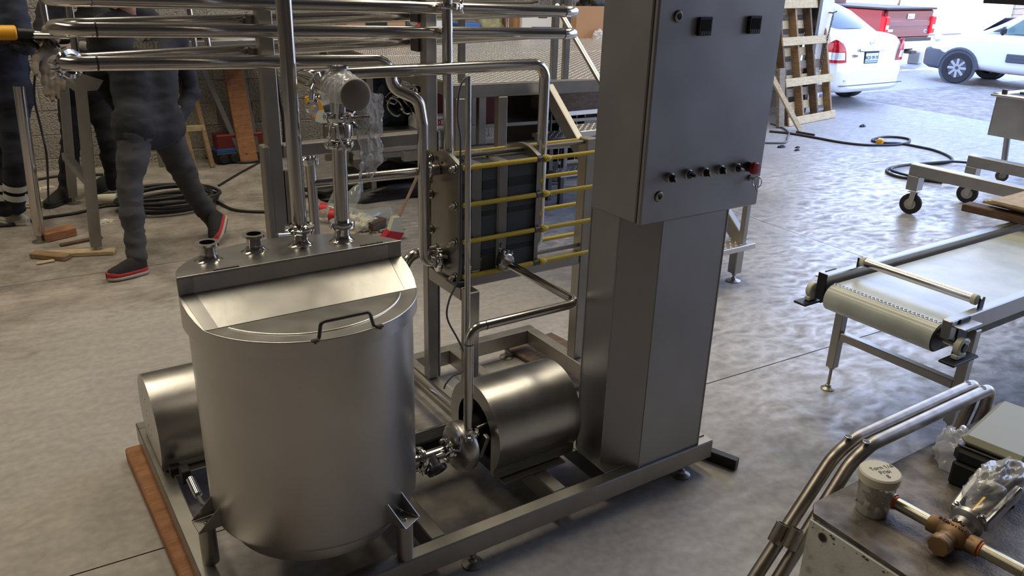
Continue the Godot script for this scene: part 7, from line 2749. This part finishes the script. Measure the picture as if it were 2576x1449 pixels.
# j: joints; returns the thing
func person(label: String, j: Dictionary, look: Dictionary) -> Node3D:
	var t := thing("person", label, "person", j.base)
	var face: Basis = j.face
	var hl: Vector3 = j.hip_l
	var hr: Vector3 = j.hip_r
	var pel := (hl + hr) * 0.5
	var sl: Vector3 = j.sh_l
	var sr: Vector3 = j.sh_r
	var nk: Vector3 = j.neck
	var chest := (sl + sr) * 0.5 - (nk - pel).normalized() * 0.16
	var side := (sl - sr).normalized()
	var torso := func(e: float) -> Array:
		return [[hl + Vector3(0, 0.03, 0), hr + Vector3(0, 0.03, 0), 0.105 + e, 0.105 + e],
			[pel + side * 0.055, chest + side * 0.075, 0.105 + e, 0.115 + e], [pel - side * 0.055, chest - side * 0.075, 0.105 + e, 0.115 + e],
			[chest + side * 0.08, sl - side * 0.045, 0.105 + e, 0.070 + e], [chest - side * 0.08, sr + side * 0.045, 0.105 + e, 0.070 + e],
			[sl - side * 0.03, nk - side * -0.02, 0.058 + e, 0.05 + e], [sr + side * 0.03, nk + side * -0.02, 0.058 + e, 0.05 + e]]
	var arm := func(a: Vector3, b: Vector3, c: Vector3, e: float) -> Array:
		return [[a, b, 0.055 + e, 0.043 + e], [b, c, 0.042 + e, 0.029 + e]]
	var leg := func(a: Vector3, b: Vector3, c: Vector3, e: float) -> Array:
		return [[a, a.lerp(b, 0.5), 0.092 + e, 0.075 + e], [a.lerp(b, 0.5), b, 0.075 + e, 0.054 + e], [b, b.lerp(c, 0.35), 0.054 + e, 0.055 + e], [b.lerp(c, 0.35), c, 0.055 + e, 0.036 + e]]
	# skin: one continuous body under the clothes, with finer grids for head and hands
	var st := nst()
	var bones: Array = torso.call(-0.012)
	bones.append_array(arm.call(sl, j.el_l, j.wr_l, -0.008))
	bones.append_array(arm.call(sr, j.el_r, j.wr_r, -0.008))
	bones.append_array(leg.call(hl, j.kn_l, j.an_l, -0.012))
	bones.append_array(leg.call(hr, j.kn_r, j.an_r, -0.012))
	bones.append([nk - Vector3(0, 0.04, 0), j.head + face * Vector3(0, -0.06, -0.02), 0.055, 0.052])
	bones.append([j.head + face * Vector3(0, 0.02, -0.02), j.head + face * Vector3(0, -0.02, 0.01), 0.075, 0.06])
	blend_mesh(st, bones, 0.02, 0.03)
	blend_mesh(st, head_bones(j.head, face), 0.006, 0.018)
	var bare: Array = look.get("bare", [])
	for s in ["l", "r"]:
		if s in bare:
			blend_mesh(st, hand_bones(j["wr_" + s], j["hd_" + s], j["pm_" + s], 1.0 if s == "l" else -1.0, look.get("curl", 0.35)), 0.004, 0.007)
	part("body", st, look.skin, t)
	for s in ["l", "r"]:
		if not (s in bare):
			st = nst()
			blend_mesh(st, hand_bones(j["wr_" + s], j["hd_" + s], j["pm_" + s], 1.0 if s == "l" else -1.0, look.get("curl", 0.5), 1.14), 0.005, 0.010)
			part("glove", st, look.glove, t)
	# clothes
	st = nst()
	bones = torso.call(0.012)
	bones.append_array(arm.call(sl, j.el_l, (j.el_l as Vector3).lerp(j.wr_l, 0.94), 0.012))
	bones.append_array(arm.call(sr, j.el_r, (j.el_r as Vector3).lerp(j.wr_r, 0.94), 0.012))
	bones.append([hl - Vector3(0, 0.02, 0), hr - Vector3(0, 0.02, 0), 0.118, 0.118])
	bones.append([nk - side * 0.05 - face.z * 0.02, nk + side * 0.05 - face.z * 0.02, 0.055, 0.055])
	blend_mesh(st, bones, 0.016, 0.035, 0.012, 3)
	part("top", st, look.top, t)
	st = nst()
	bones = leg.call(hl - Vector3(0, 0.02, 0), j.kn_l, j.an_l, 0.008)
	bones.append_array(leg.call(hr - Vector3(0, 0.02, 0), j.kn_r, j.an_r, 0.008))
	bones.append([hl, hr, 0.112, 0.112])
	for a in ["l", "r"]:
		bones.append([(j["kn_" + a] as Vector3).lerp(j["an_" + a], 0.75), j["an_" + a], 0.050, 0.052])
	blend_mesh(st, bones, 0.016, 0.03, 0.012, 5)
	part("trousers", st, look.legs, t)
	if look.has("stripe"):
		for s in ["l", "r"]:
			for q in [0.52, 0.72]:
				st = nst()
				var a: Vector3 = (j["kn_" + s] as Vector3).lerp(j["an_" + s], q)
				var d: Vector3 = (j["an_" + s] - j["kn_" + s]).normalized()
				lathe(st, [Vector2(0.074, -0.022), Vector2(0.074, 0.022)], along(a, d), 20)
				part("reflective_stripe", st, look.stripe, t)
	# hair cap
	st = nst()
	var hb := []
	hb.append([j.head + face * Vector3(0, 0.052, -0.035), j.head + face * Vector3(0, 0.058, 0.012), 0.082, 0.070])
	hb.append([j.head + face * Vector3(0, 0.0, -0.06), j.head + face * Vector3(0, 0.04, -0.05), 0.066, 0.075])
	blend_mesh(st, hb, 0.010, 0.02, 0.006, 9)
	part("hair", st, M.hair, t)
	if look.get("beard", false):
		st = nst()
		blend_mesh(st, [[j.head + face * Vector3(-0.05, -0.06, 0.03), j.head + face * Vector3(0, -0.097, 0.07), 0.022, 0.02], [j.head + face * Vector3(0.05, -0.06, 0.03), j.head + face * Vector3(0, -0.097, 0.07), 0.022, 0.02]], 0.007, 0.012)
		part("beard", st, M.hair, t)
	for s in [-1.0, 1.0]:
		st = nst()
		ball(st, j.head + face * Vector3(0.031 * s, 0.008, 0.076), Vector3(0.011, 0.009, 0.009), 12, 8)
		var ey := part("eye", st, M.white_plastic, t)
		st = nst()
		ball(st, j.head + face * Vector3(0.031 * s, 0.008, 0.083), Vector3(0.005, 0.005, 0.004), 10, 6)
		part("iris", st, M.black, ey)
	for s in ["l", "r"]:
		var sh: Array = j["shoe_" + s]
		shoe(t, sh[0], sh[1], j["an_" + s], sh[2], look.shoe, look.sole, look.lace, look.get("band", look.shoe))
	return t

func build_people() -> void:
	var st: SurfaceTool
	# the man striding past behind the tank
	var fF := on_y(372, 686)
	var tF := on_y(270, 708)
	var z0 := -5.25
	var j := {"base": on_y(330, 690), "face": Basis(Vector3(0.80, -0.1, 0.59).normalized(), Vector3(-0.25, 0.93, 0.27).normalized(), Vector3(-0.55, -0.36, 0.76).normalized()).orthonormalized(),
		"hip_r": on_z(338, 318, -5.16), "hip_l": on_z(412, 316, -5.30), "kn_r": on_z(326, 478, -5.05), "an_r": on_z(345, 648, -4.93),
		"kn_l": on_z(487, 486, -5.40), "an_l": on_z(549, 572, -5.44),
		"neck": on_z(336, 26, -5.35), "head": on_z(286, -40, -5.24), "sh_l": on_z(440, 92, -5.40), "sh_r": on_z(250, 78, -5.26),
		"el_l": on_z(480, 232, -5.50), "wr_l": on_z(452, 296, -5.36), "hd_l": Vector3(-0.05, -0.95, 0.3), "pm_l": Vector3(-0.9, 0.0, -0.4),
		"el_r": on_z(246, 196, -5.44), "wr_r": on_z(296, 270, -5.46), "hd_r": Vector3(0.5, -0.8, -0.2), "pm_r": Vector3(0.2, 0, -1),
		"shoe_r": [fF + Vector3(0, 0.002, 0), tF + Vector3(0, 0.002, 0), Vector3.UP], "shoe_l": [on_z(567, 548, -5.40), on_y(546, 618) + Vector3(0, 0.008, 0), Vector3(-0.75, 0.5, 0.2)]}
	var w := person("man in a black hoodie, charcoal jeans and red-black trainers striding past", j, {"skin": M.skin, "top": M.hoodie, "legs": M.jeans, "shoe": M.shoe_black, "band": M.shoe_red, "sole": M.sole, "lace": M.shoe_black, "beard": true, "bare": ["l", "r"], "curl": 0.38})
	# chest print
	var cp := on_z(365, 103, -5.14)
	var cb := Basis(Vector3(0.92, 0.0, 0.30).normalized(), Vector3(0.1, 0.98, -0.1), Vector3(-0.34, 0.02, 0.93)).orthonormalized()
	var tx := text("chest_print", "ANGT", 0.050, flat(col(122, 108, 84), 0.8), w, Transform3D(cb, cp - offset_of(w) + Vector3(0, -0.022, 0)), 0.006)
	tx = text("chest_print", "OS", 0.050, flat(col(122, 108, 84), 0.8), w, Transform3D(cb, cp - offset_of(w) + Vector3(0, 0.024, 0)), 0.006)
	# worker at the left edge with a grinder
	j = {"base": on_y(30, 560), "face": Basis(Vector3.UP, 1.0), "hip_r": on_z(-20, 238, -6.30), "hip_l": on_z(32, 238, -6.22), "kn_r": on_z(2, 405, -6.28), "kn_l": on_z(38, 405, -6.14), "an_r": on_z(10, 525, -6.28), "an_l": on_z(40, 520, -6.24),
		"neck": on_z(-8, -40, -6.25), "head": on_z(4, -115, -6.15), "sh_r": on_z(-62, 8, -6.35), "sh_l": on_z(34, 6, -6.12), "el_l": on_z(62, 112, -6.02), "wr_l": on_z(58, 92, -5.80), "hd_l": Vector3(0.8, 0.1, 0.35), "pm_l": Vector3(0, -1, 0.1),
		"el_r": on_z(-40, 130, -6.15), "wr_r": on_z(8, 100, -5.86), "hd_r": Vector3(0.9, 0.1, 0.2), "pm_r": Vector3(0, -1, 0),
		"shoe_r": [on_y(-8, 556), on_y(72, 566), Vector3.UP], "shoe_l": [on_y(36, 520), on_y(112, 520), Vector3.UP]}
	person("worker in navy work clothes with reflective trouser stripes and pale shoes", j, {"skin": M.skin, "top": M.navy, "legs": M.navy_dark, "shoe": M.shoe_white, "sole": M.shoe_white, "lace": M.sole, "glove": M.glove_dark, "stripe": M.stripe, "curl": 0.55})
	var g0 := on_z(-6, 82, -5.74)
	var g1 := on_z(42, 82, -5.74)
	var g := thing("angle_grinder", "yellow angle grinder held by the worker in navy", "grinder", g0)
	st = nst()
	cyl(st, g0, g1, 0.042, 20, 0.008)
	part("motor_body", st, M.yellow, g)
	st = nst()
	cyl(st, g1, on_z(88, 84, -5.74), 0.028, 16, 0.006)
	part("gear_neck", st, M.black_steel, g)
	st = nst()
	cyl(st, on_z(92, 78, -5.74), on_z(92, 96, -5.74), 0.030, 16, 0.004)
	part("gear_head", st, M.alu, g)
	# second worker behind the stand
	j = {"base": on_y(215, 490), "face": Basis(Vector3.UP, -0.5), "hip_r": on_z(180, 222, -6.86), "hip_l": on_z(246, 222, -6.80), "kn_r": on_z(178, 360, -6.84), "kn_l": on_z(270, 352, -6.74), "an_r": on_z(166, 482, -6.82), "an_l": on_z(288, 462, -6.84),
		"neck": on_z(186, -45, -6.70), "head": on_z(196, -105, -6.60), "sh_r": on_z(120, 22, -6.72), "sh_l": on_z(250, 22, -6.66), "el_r": on_z(100, 120, -6.55), "wr_r": on_z(128, 112, -6.22), "hd_r": Vector3(-0.55, -0.55, 0.5), "pm_r": Vector3(0.2, -0.6, -0.7),
		"el_l": on_z(258, 122, -6.45), "wr_l": on_z(186, 116, -6.18), "hd_l": Vector3(-0.95, 0.0, 0.2), "pm_l": Vector3(0, -1, 0.1),
		"shoe_r": [on_y(178, 500), on_y(150, 512), Vector3.UP], "shoe_l": [on_y(286, 470), on_y(262, 478), Vector3.UP]}
	for s in ["shoe_r", "shoe_l"]:
		var q: Array = j[s]
		q[1] = q[0] + (q[1] - q[0]).normalized() * 0.29
	var p3 := person("worker in black clothes with grey gloves bent over the stand", j, {"skin": M.skin_dark, "top": M.blackcloth, "legs": M.blackcloth, "shoe": M.shoe_black, "sole": M.shoe_black, "lace": M.shoe_black, "glove": M.glove, "curl": 0.4})
	for s in ["l", "r"]:
		st = nst()
		var a: Vector3 = j["wr_" + s]
		var e: Vector3 = j["el_" + s]
		lathe(st, [Vector2(0.038, 0.0), Vector2(0.042, 0.01), Vector2(0.046, 0.09), Vector2(0.040, 0.10)], along(a, e - a), 16)
		part("cuff", st, M.cuff, p3)
	# spare grey glove drooping from the clamp end of the stand rail
	st = nst()
	var gw := on_z(128, 118, -5.78)
	blend_mesh(st, hand_bones(gw, Vector3(-0.12, -1, 0.15), Vector3(0.2, 0, 1), 1.0, 0.12, 1.7), 0.007, 0.014, 0.006, 4)
	single_world("work_glove", st, M.glove, "large grey work glove drooping from the end of the stand rail", "glove", gw)

# ---------------------------------------------------------------- foreground table, bent tubes and valve
func build_front() -> void:
	var st: SurfaceTool
	var y := 0.5
	var x0 := 1.562
	var z0 := -0.957
	# old white painted steel stand with a greasy top
	var t := thing("steel_pedestal", "chipped white painted steel box with a greasy steel top in the corner", "table", Vector3(1.95, 0, -0.55))
	st = nst()
	var top := PackedVector2Array([Vector2(x0 + 0.015, 0.958), Vector2(x0 + 0.05, 0.985), Vector2(2.5, 0.985), Vector2(2.5, 0.2), Vector2(x0 - 0.01, 0.2)])
	prism(st, top, 0.012, Transform3D(Basis(Vector3.RIGHT, Vector3.FORWARD, Vector3.UP), Vector3(0, y - 0.012, 0)))
	part("top_plate", st, M.greasy, t)
	st = nst()
	var side := PackedVector2Array([Vector2(-0.955, 0.0), Vector2(-0.955, y - 0.012), Vector2(-0.2, y - 0.012), Vector2(-0.2, 0.0), Vector2(-0.70, 0.0), Vector2(-0.70, y - 0.13), Vector2(-0.79, y - 0.12), Vector2(-0.79, 0.0)])
	prism(st, side, 0.006, Transform3D(Basis(Vector3(0, 0, 1), Vector3.UP, Vector3.LEFT), Vector3(x0 + 0.006, 0, 0)))
	var sp := part("side_sheet", st, M.white_paint, t)
	st = nst()
	span(st, Vector3(x0 + 0.03, 0, -0.952), Vector3(2.48, y - 0.012, -0.946))
	part("back_sheet", st, M.white_paint, t)
	var hp := on_x(2069, 1352, x0 - 0.001)
	st = nst()
	lathe(st, [Vector2(0, 0.0006), Vector2(0.010, 0.0006), Vector2(0.010, 0)], along(hp, Vector3.LEFT), 18)
	part("punched_hole", st, M.black, sp)
	st = nst()
	lathe(st, [Vector2(0.010, 0.0008), Vector2(0.0125, 0.0008), Vector2(0.0125, 0)], along(hp, Vector3.LEFT), 18)
	part("hole_rim", st, M.rusty, sp)
	rng.seed = 23
	st = nst()
	for k in 46:   # chips where paint has come off along the edges
		var zz := rng.randf_range(-0.95, -0.4)
		var yy := (y - 0.014 - absf(rng.randfn(0, 0.012))) if k % 3 != 0 else rng.randf_range(0.25, y - 0.02)
		var s := rng.randf_range(0.0015, 0.006)
		prism(st, PackedVector2Array([Vector2(-s, -s * 0.5), Vector2(s * 0.4, -s * 0.7), Vector2(s, 0.1 * s), Vector2(s * 0.1, s * 0.6)]), 0.0006, Transform3D(Basis(Vector3(0, 0, 1), Vector3.UP, Vector3.LEFT), Vector3(x0, yy, zz)))
	var ch := part("paint_chips", st, M.rusty, sp)
	ch.set_meta("kind", "stuff")
	# two bent tubes standing side by side
	for k in 2:
		var yy := 0.565
		var zt: float = [-1.087, -1.043][k]
		var r := 0.0185
		var A := on_y([2135, 2180][k], [1097, 1110][k], yy + r)
		var Bp := on_y([2450, 2500][k], [968, 985][k], yy + r)
		var zA := A.z
		var pl := on_z([1945, 1992][k], [1390, 1410][k], zA)
		var dirn := (pl - Vector3(A.x - 0.02, yy - 0.02, zA))
		var foot := pl + dirn * ((pl.y - 0.02) / maxf(-dirn.y, 0.01))
		var tb := thing("bent_tube", ["bent dull steel tube with cut holes, farther from the white box", "bent dull steel tube with cut holes, right beside the white box"][k], "tube", Vector3(A.x + 0.2, 0, zA))
		st = nst()
		tube(st, bend([foot, Vector3(A.x - 0.055, yy - 0.03, zA), Vector3(A.x + 0.03, yy, zA), Vector3(Bp.x + 0.055, yy, zA), Vector3(Bp.x + 0.05, yy - 0.07, zA), Vector3(Bp.x - 0.14, 0.02, zA)], 0.12 if k == 0 else 0.11, 12), r, 22)
		var tu := part("tube", st, M.tube_dull, tb)
		for q in [A, Bp]:
			var hs := nst()
			lathe(hs, [Vector2(0, 0.0015), Vector2(0.0085, 0.0015), Vector2(0.0095, 0.0)], Transform3D(Basis(), Vector3(q.x, yy + r - 0.0012, zA)), 16)
			part("cut_hole", hs, M.black, tu)
			hs = nst()
			lathe(hs, [Vector2(0.0088, 0.0015), Vector2(0.0105, 0.001), Vector2(0.0105, -0.002)], Transform3D(Basis(), Vector3(q.x, yy + r - 0.0012, zA)), 16)
			part("hole_edge", hs, M.galv, tu)
		# short socket welded to the slanting leg
		var sc := on_z([1971, 2008][k], [1318, 1332][k], zA + 0.005)
		var ax := (Vector3(A.x - 0.055, yy - 0.03, zA) - foot).normalized()
		st = nst()
		lathe(st, [Vector2(0.0185, -0.055), Vector2(0.0185, 0.0), Vector2(0.0150, 0.0), Vector2(0.0150, -0.04), Vector2(0, -0.04)], along(sc, (ax + Vector3(0.0, 0.35, 0)).normalized()), 22)
		part("socket", st, M.tube_dull, tb)
	# thin rod lying behind the box
	st = nst()
	tube(st, PackedVector3Array([on_y(2085, 1258, 0.42), on_y(2330, 1140, 0.42)]), 0.008, 12)
	single_world("thin_rod", st, M.tube_dull, "thin grey rod lying behind the plastic cup", "rod", on_y(2200, 1200, 0.42))
	# plastic cup of bolts with a taped paper lid
	var c := on_y(2192, 1285, y)
	t = thing("bolt_cup", "translucent plastic cup of dark bolts with a written paper lid", "cup", c)
	st = nst()
	lathe(st, [Vector2(0, 0.001), Vector2(0.036, 0.001), Vector2(0.0385, 0.004), Vector2(0.047, 0.112), Vector2(0.0485, 0.114), Vector2(0.045, 0.112), Vector2(0.036, 0.005), Vector2(0, 0.004)], Transform3D(), 30)
	lpart("cup_wall", st, M.cup, t)
	st = nst()
	lathe(st, [Vector2(0.048, 0.094), Vector2(0.0495, 0.116), Vector2(0.046, 0.120), Vector2(0, 0.1205)], Transform3D(), 30)
	var ld := lpart("paper_lid", st, M.paper, t)
	for k in 3:
		text("handwriting", ["Torn 1/4", "Prisi", "8"][k], 0.017, M.ink, ld, Transform3D(Basis(Vector3(0.95, 0, 0.3), Vector3(0.3, 0, -0.95), Vector3.UP), Vector3(0.012 - 0.01 * k, 0.121, -0.006 + 0.016 * k)), 0.0004, "Droid Sans", 400)
	rng.seed = 8
	for k in 26:
		st = nst()
		var a := rng.randf() * TAU
		var rr := rng.randf() * 0.026
		var p := Vector3(cos(a) * rr, 0.012 + 0.055 * rng.randf(), sin(a) * rr)
		var dv := Vector3(rng.randf_range(-1, 1), rng.randf_range(-0.6, 0.6), rng.randf_range(-1, 1)).normalized()
		lathe(st, [Vector2(0, 0), Vector2(0.007, 0), Vector2(0.007, 0.005), Vector2(0.0035, 0.005), Vector2(0.0035, 0.020), Vector2(0, 0.020)], along(p, dv), 6)
		lpart("bolt", st, M.black_steel if k % 4 != 0 else M.galv, t)
	# bronze control valve with pipe stubs and an aluminium actuator yoke
	var v0 := on_y(2285, 1276, y + 0.03)
	var v1 := on_y(2560, 1425, y + 0.03)
	var ax := (v1 - v0).normalized()
	var vc := on_y(2400, 1345, y + 0.035)
	t = thing("control_valve", "brown cast bronze control valve with galvanised pipe stubs lying on the greasy top", "valve", Vector3(vc.x, y, vc.z))
	var up := Vector3.UP
	var cr := ax.cross(up).normalized()
	st = nst()
	ball(st, vc, Vector3(0.042, 0.034, 0.034), 20, 12, Basis(ax, up, cr))
	lathe(st, [Vector2(0.018, -0.060), Vector2(0.023, -0.058), Vector2(0.023, -0.036), Vector2(0.018, -0.028), Vector2(0.022, 0.0), Vector2(0.018, 0.028), Vector2(0.023, 0.036), Vector2(0.023, 0.058), Vector2(0.018, 0.060)], along(vc, ax), 8)
	var vb := part("valve_body", st, M.brass, t)
	st = nst()
	lathe(st, [Vector2(0.020, 0.02), Vector2(0.024, 0.03), Vector2(0.024, 0.046), Vector2(0.020, 0.048), Vector2(0.020, 0.052), Vector2(0.027, 0.053), Vector2(0.027, 0.072), Vector2(0.024, 0.075), Vector2(0, 0.075)], along(vc, -cr if cr.z < 0 else cr), 8)
	part("bottom_nut", st, M.brass, t)
	var yo := cr if cr.z < 0 else -cr   # towards the back: the bonnet and yoke
	st = nst()
	lathe(st, [Vector2(0.024, 0.02), Vector2(0.028, 0.04), Vector2(0.036, 0.046), Vector2(0.040, 0.05), Vector2(0.040, 0.062), Vector2(0.030, 0.066)], along(vc, yo + Vector3(0, 0.25, 0)), 26)
	part("bonnet", st, M.alu, t)
	st = nst()
	cyl(st, vc + yo * 0.06 + Vector3(0, 0.02, 0), vc + yo * 0.13 + Vector3(0, 0.045, 0), 0.012, 8, 0.002)
	part("packing_nut", st, M.brass_bright, t)
	for s in [-1.0, 1.0]:
		st = nst()
		bar(st, vc + yo * 0.055 + ax * 0.036 * s + Vector3(0, 0.022, 0), vc + yo * 0.19 + ax * 0.044 * s + Vector3(0, 0.075, 0), 0.018, 0.034, 0.004)
		var ya := part("yoke_arm", st, M.alu, t)
		hexbolt(ya, "yoke_screw", vc + yo * 0.052 + ax * 0.030 * s + Vector3(0, 0.048, 0), Vector3.UP, 0.0065, 0.004, M.chrome)
	st = nst()
	ball(st, vc + yo * 0.165 + Vector3(0, 0.07, 0), Vector3(0.028, 0.010, 0.016), 14, 8, Basis(ax, up, cr))
	part("stem_clamp", st, M.galv, t)
	for q in [[-1.0, 0.055, 0.150], [1.0, 0.055, 0.155]]:
		st = nst()
		cyl(st, vc + ax * q[0] * q[1], vc + ax * q[0] * q[2], 0.0155, 20, 0.001)
		var ps := part("pipe_stub", st, M.galv, t)
		st = nst()
		lathe(st, [Vector2(0.016, 0), Vector2(0.0178, 0.002), Vector2(0.0178, 0.007), Vector2(0.016, 0.008)], along(vc + ax * q[0] * (q[2] - 0.008 if q[0] < 0 else q[1] + 0.002), ax * q[0]), 18)
		part("thread_tape", st, M.orange, ps)
	st = nst()
	lathe(st, [Vector2(0.012, 0), Vector2(0.022, 0.0), Vector2(0.022, 0.016), Vector2(0.018, 0.018), Vector2(0.016, 0.018), Vector2(0.016, 0.034), Vector2(0.012, 0.034), Vector2(0.012, 0.0)], along(vc - ax * 0.150, -ax), 8)
	part("hex_bush", st, M.galv, t)
	st = nst()
	cyl(st, vc + ax * 0.155, vc + ax * 0.26, 0.020, 22, 0.002)
	cyl(st, vc + ax * 0.205, vc + ax * 0.205 + yo * 0.07 + Vector3(0, 0.01, 0), 0.019, 20, 0.002)
	part("tee_fitting", st, M.galv, t)
	var tb2 := Basis(ax, yo, Vector3.UP).orthonormalized()
	var nv := Vector3(0, 0.034, 0)
	var tt := text("cast_mark", "3/4", 0.018, flat(col(72, 52, 36), 0.7), vb, Transform3D(tb2, vc + nv + yo * 0.006 - offset_of(vb)), 0.003)
	tt = text("cast_mark", "DERIGTCLEN", 0.0125, flat(col(72, 52, 36), 0.7), vb, Transform3D(tb2, vc + nv - yo * 0.010 - offset_of(vb) - Vector3(0, 0.003, 0)), 0.003)
	# black actuator housing with a pale cover
	var bc := on_y(2520, 1160, y + 0.09)
	t = thing("actuator_box", "black actuator housing with a pale grey-green cover on the greasy top", "actuator", Vector3(bc.x + 0.03, y, bc.z - 0.02), 0.16)
	lbox("post", t, Vector3(-0.095, 0, -0.08), Vector3(-0.075, 0.07, 0.08), M.black, 0.006)
	lbox("post", t, Vector3(0.20, 0, -0.08), Vector3(0.22, 0.07, 0.08), M.black, 0.006)
	lbox("housing", t, Vector3(-0.095, 0.065, -0.085), Vector3(0.22, 0.115, 0.085), M.black, 0.014)
	lbox("gasket", t, Vector3(-0.09, 0.114, -0.08), Vector3(0.215, 0.120, 0.08), M.dark_steel, 0.002)
	lbox("cover", t, Vector3(-0.088, 0.119, -0.078), Vector3(0.213, 0.148, 0.078), flat(col(150, 150, 132), 0.5), 0.014)
	lbox("screen_pane", t, Vector3(-0.06, 0.012, 0.06), Vector3(0.19, 0.062, 0.064), M.car_glass, 0.001)
	# plastic bags round the valve and the actuator
	lump("plastic_bag", "crumpled clear plastic bag left of the actuator housing", "plastic bag", on_y(2412, 1165, y), Vector3(0.13, 0.10, 0.13), M.film, 91, 0.3)
	lump("plastic_bag", "torn clear plastic bag spread over the valve yoke", "plastic bag", vc + yo * 0.16 + Vector3(0.03, 0.05, 0), Vector3(0.26, 0.07, 0.11), M.film, 92, 0.3)
	lump("plastic_bag", "small plastic bag end sticking up beside the tubes", "plastic bag", on_y(2372, 1140, y), Vector3(0.07, 0.08, 0.05), M.film, 93, 0.35)

func _ready() -> void:
	rng.seed = 1
	set_stage()
	make_materials()
	build_room()
	build_skid()
	build_tank()
	build_risers()
	build_film()
	build_coil()
	build_pipes()
	build_exchanger()
	build_pumps()
	build_cabinet()
	build_platform()
	build_clutter()
	build_floor_litter()
	build_conveyor()
	build_carts()
	build_right_floor()
	build_yard()
	build_people()
	build_front()
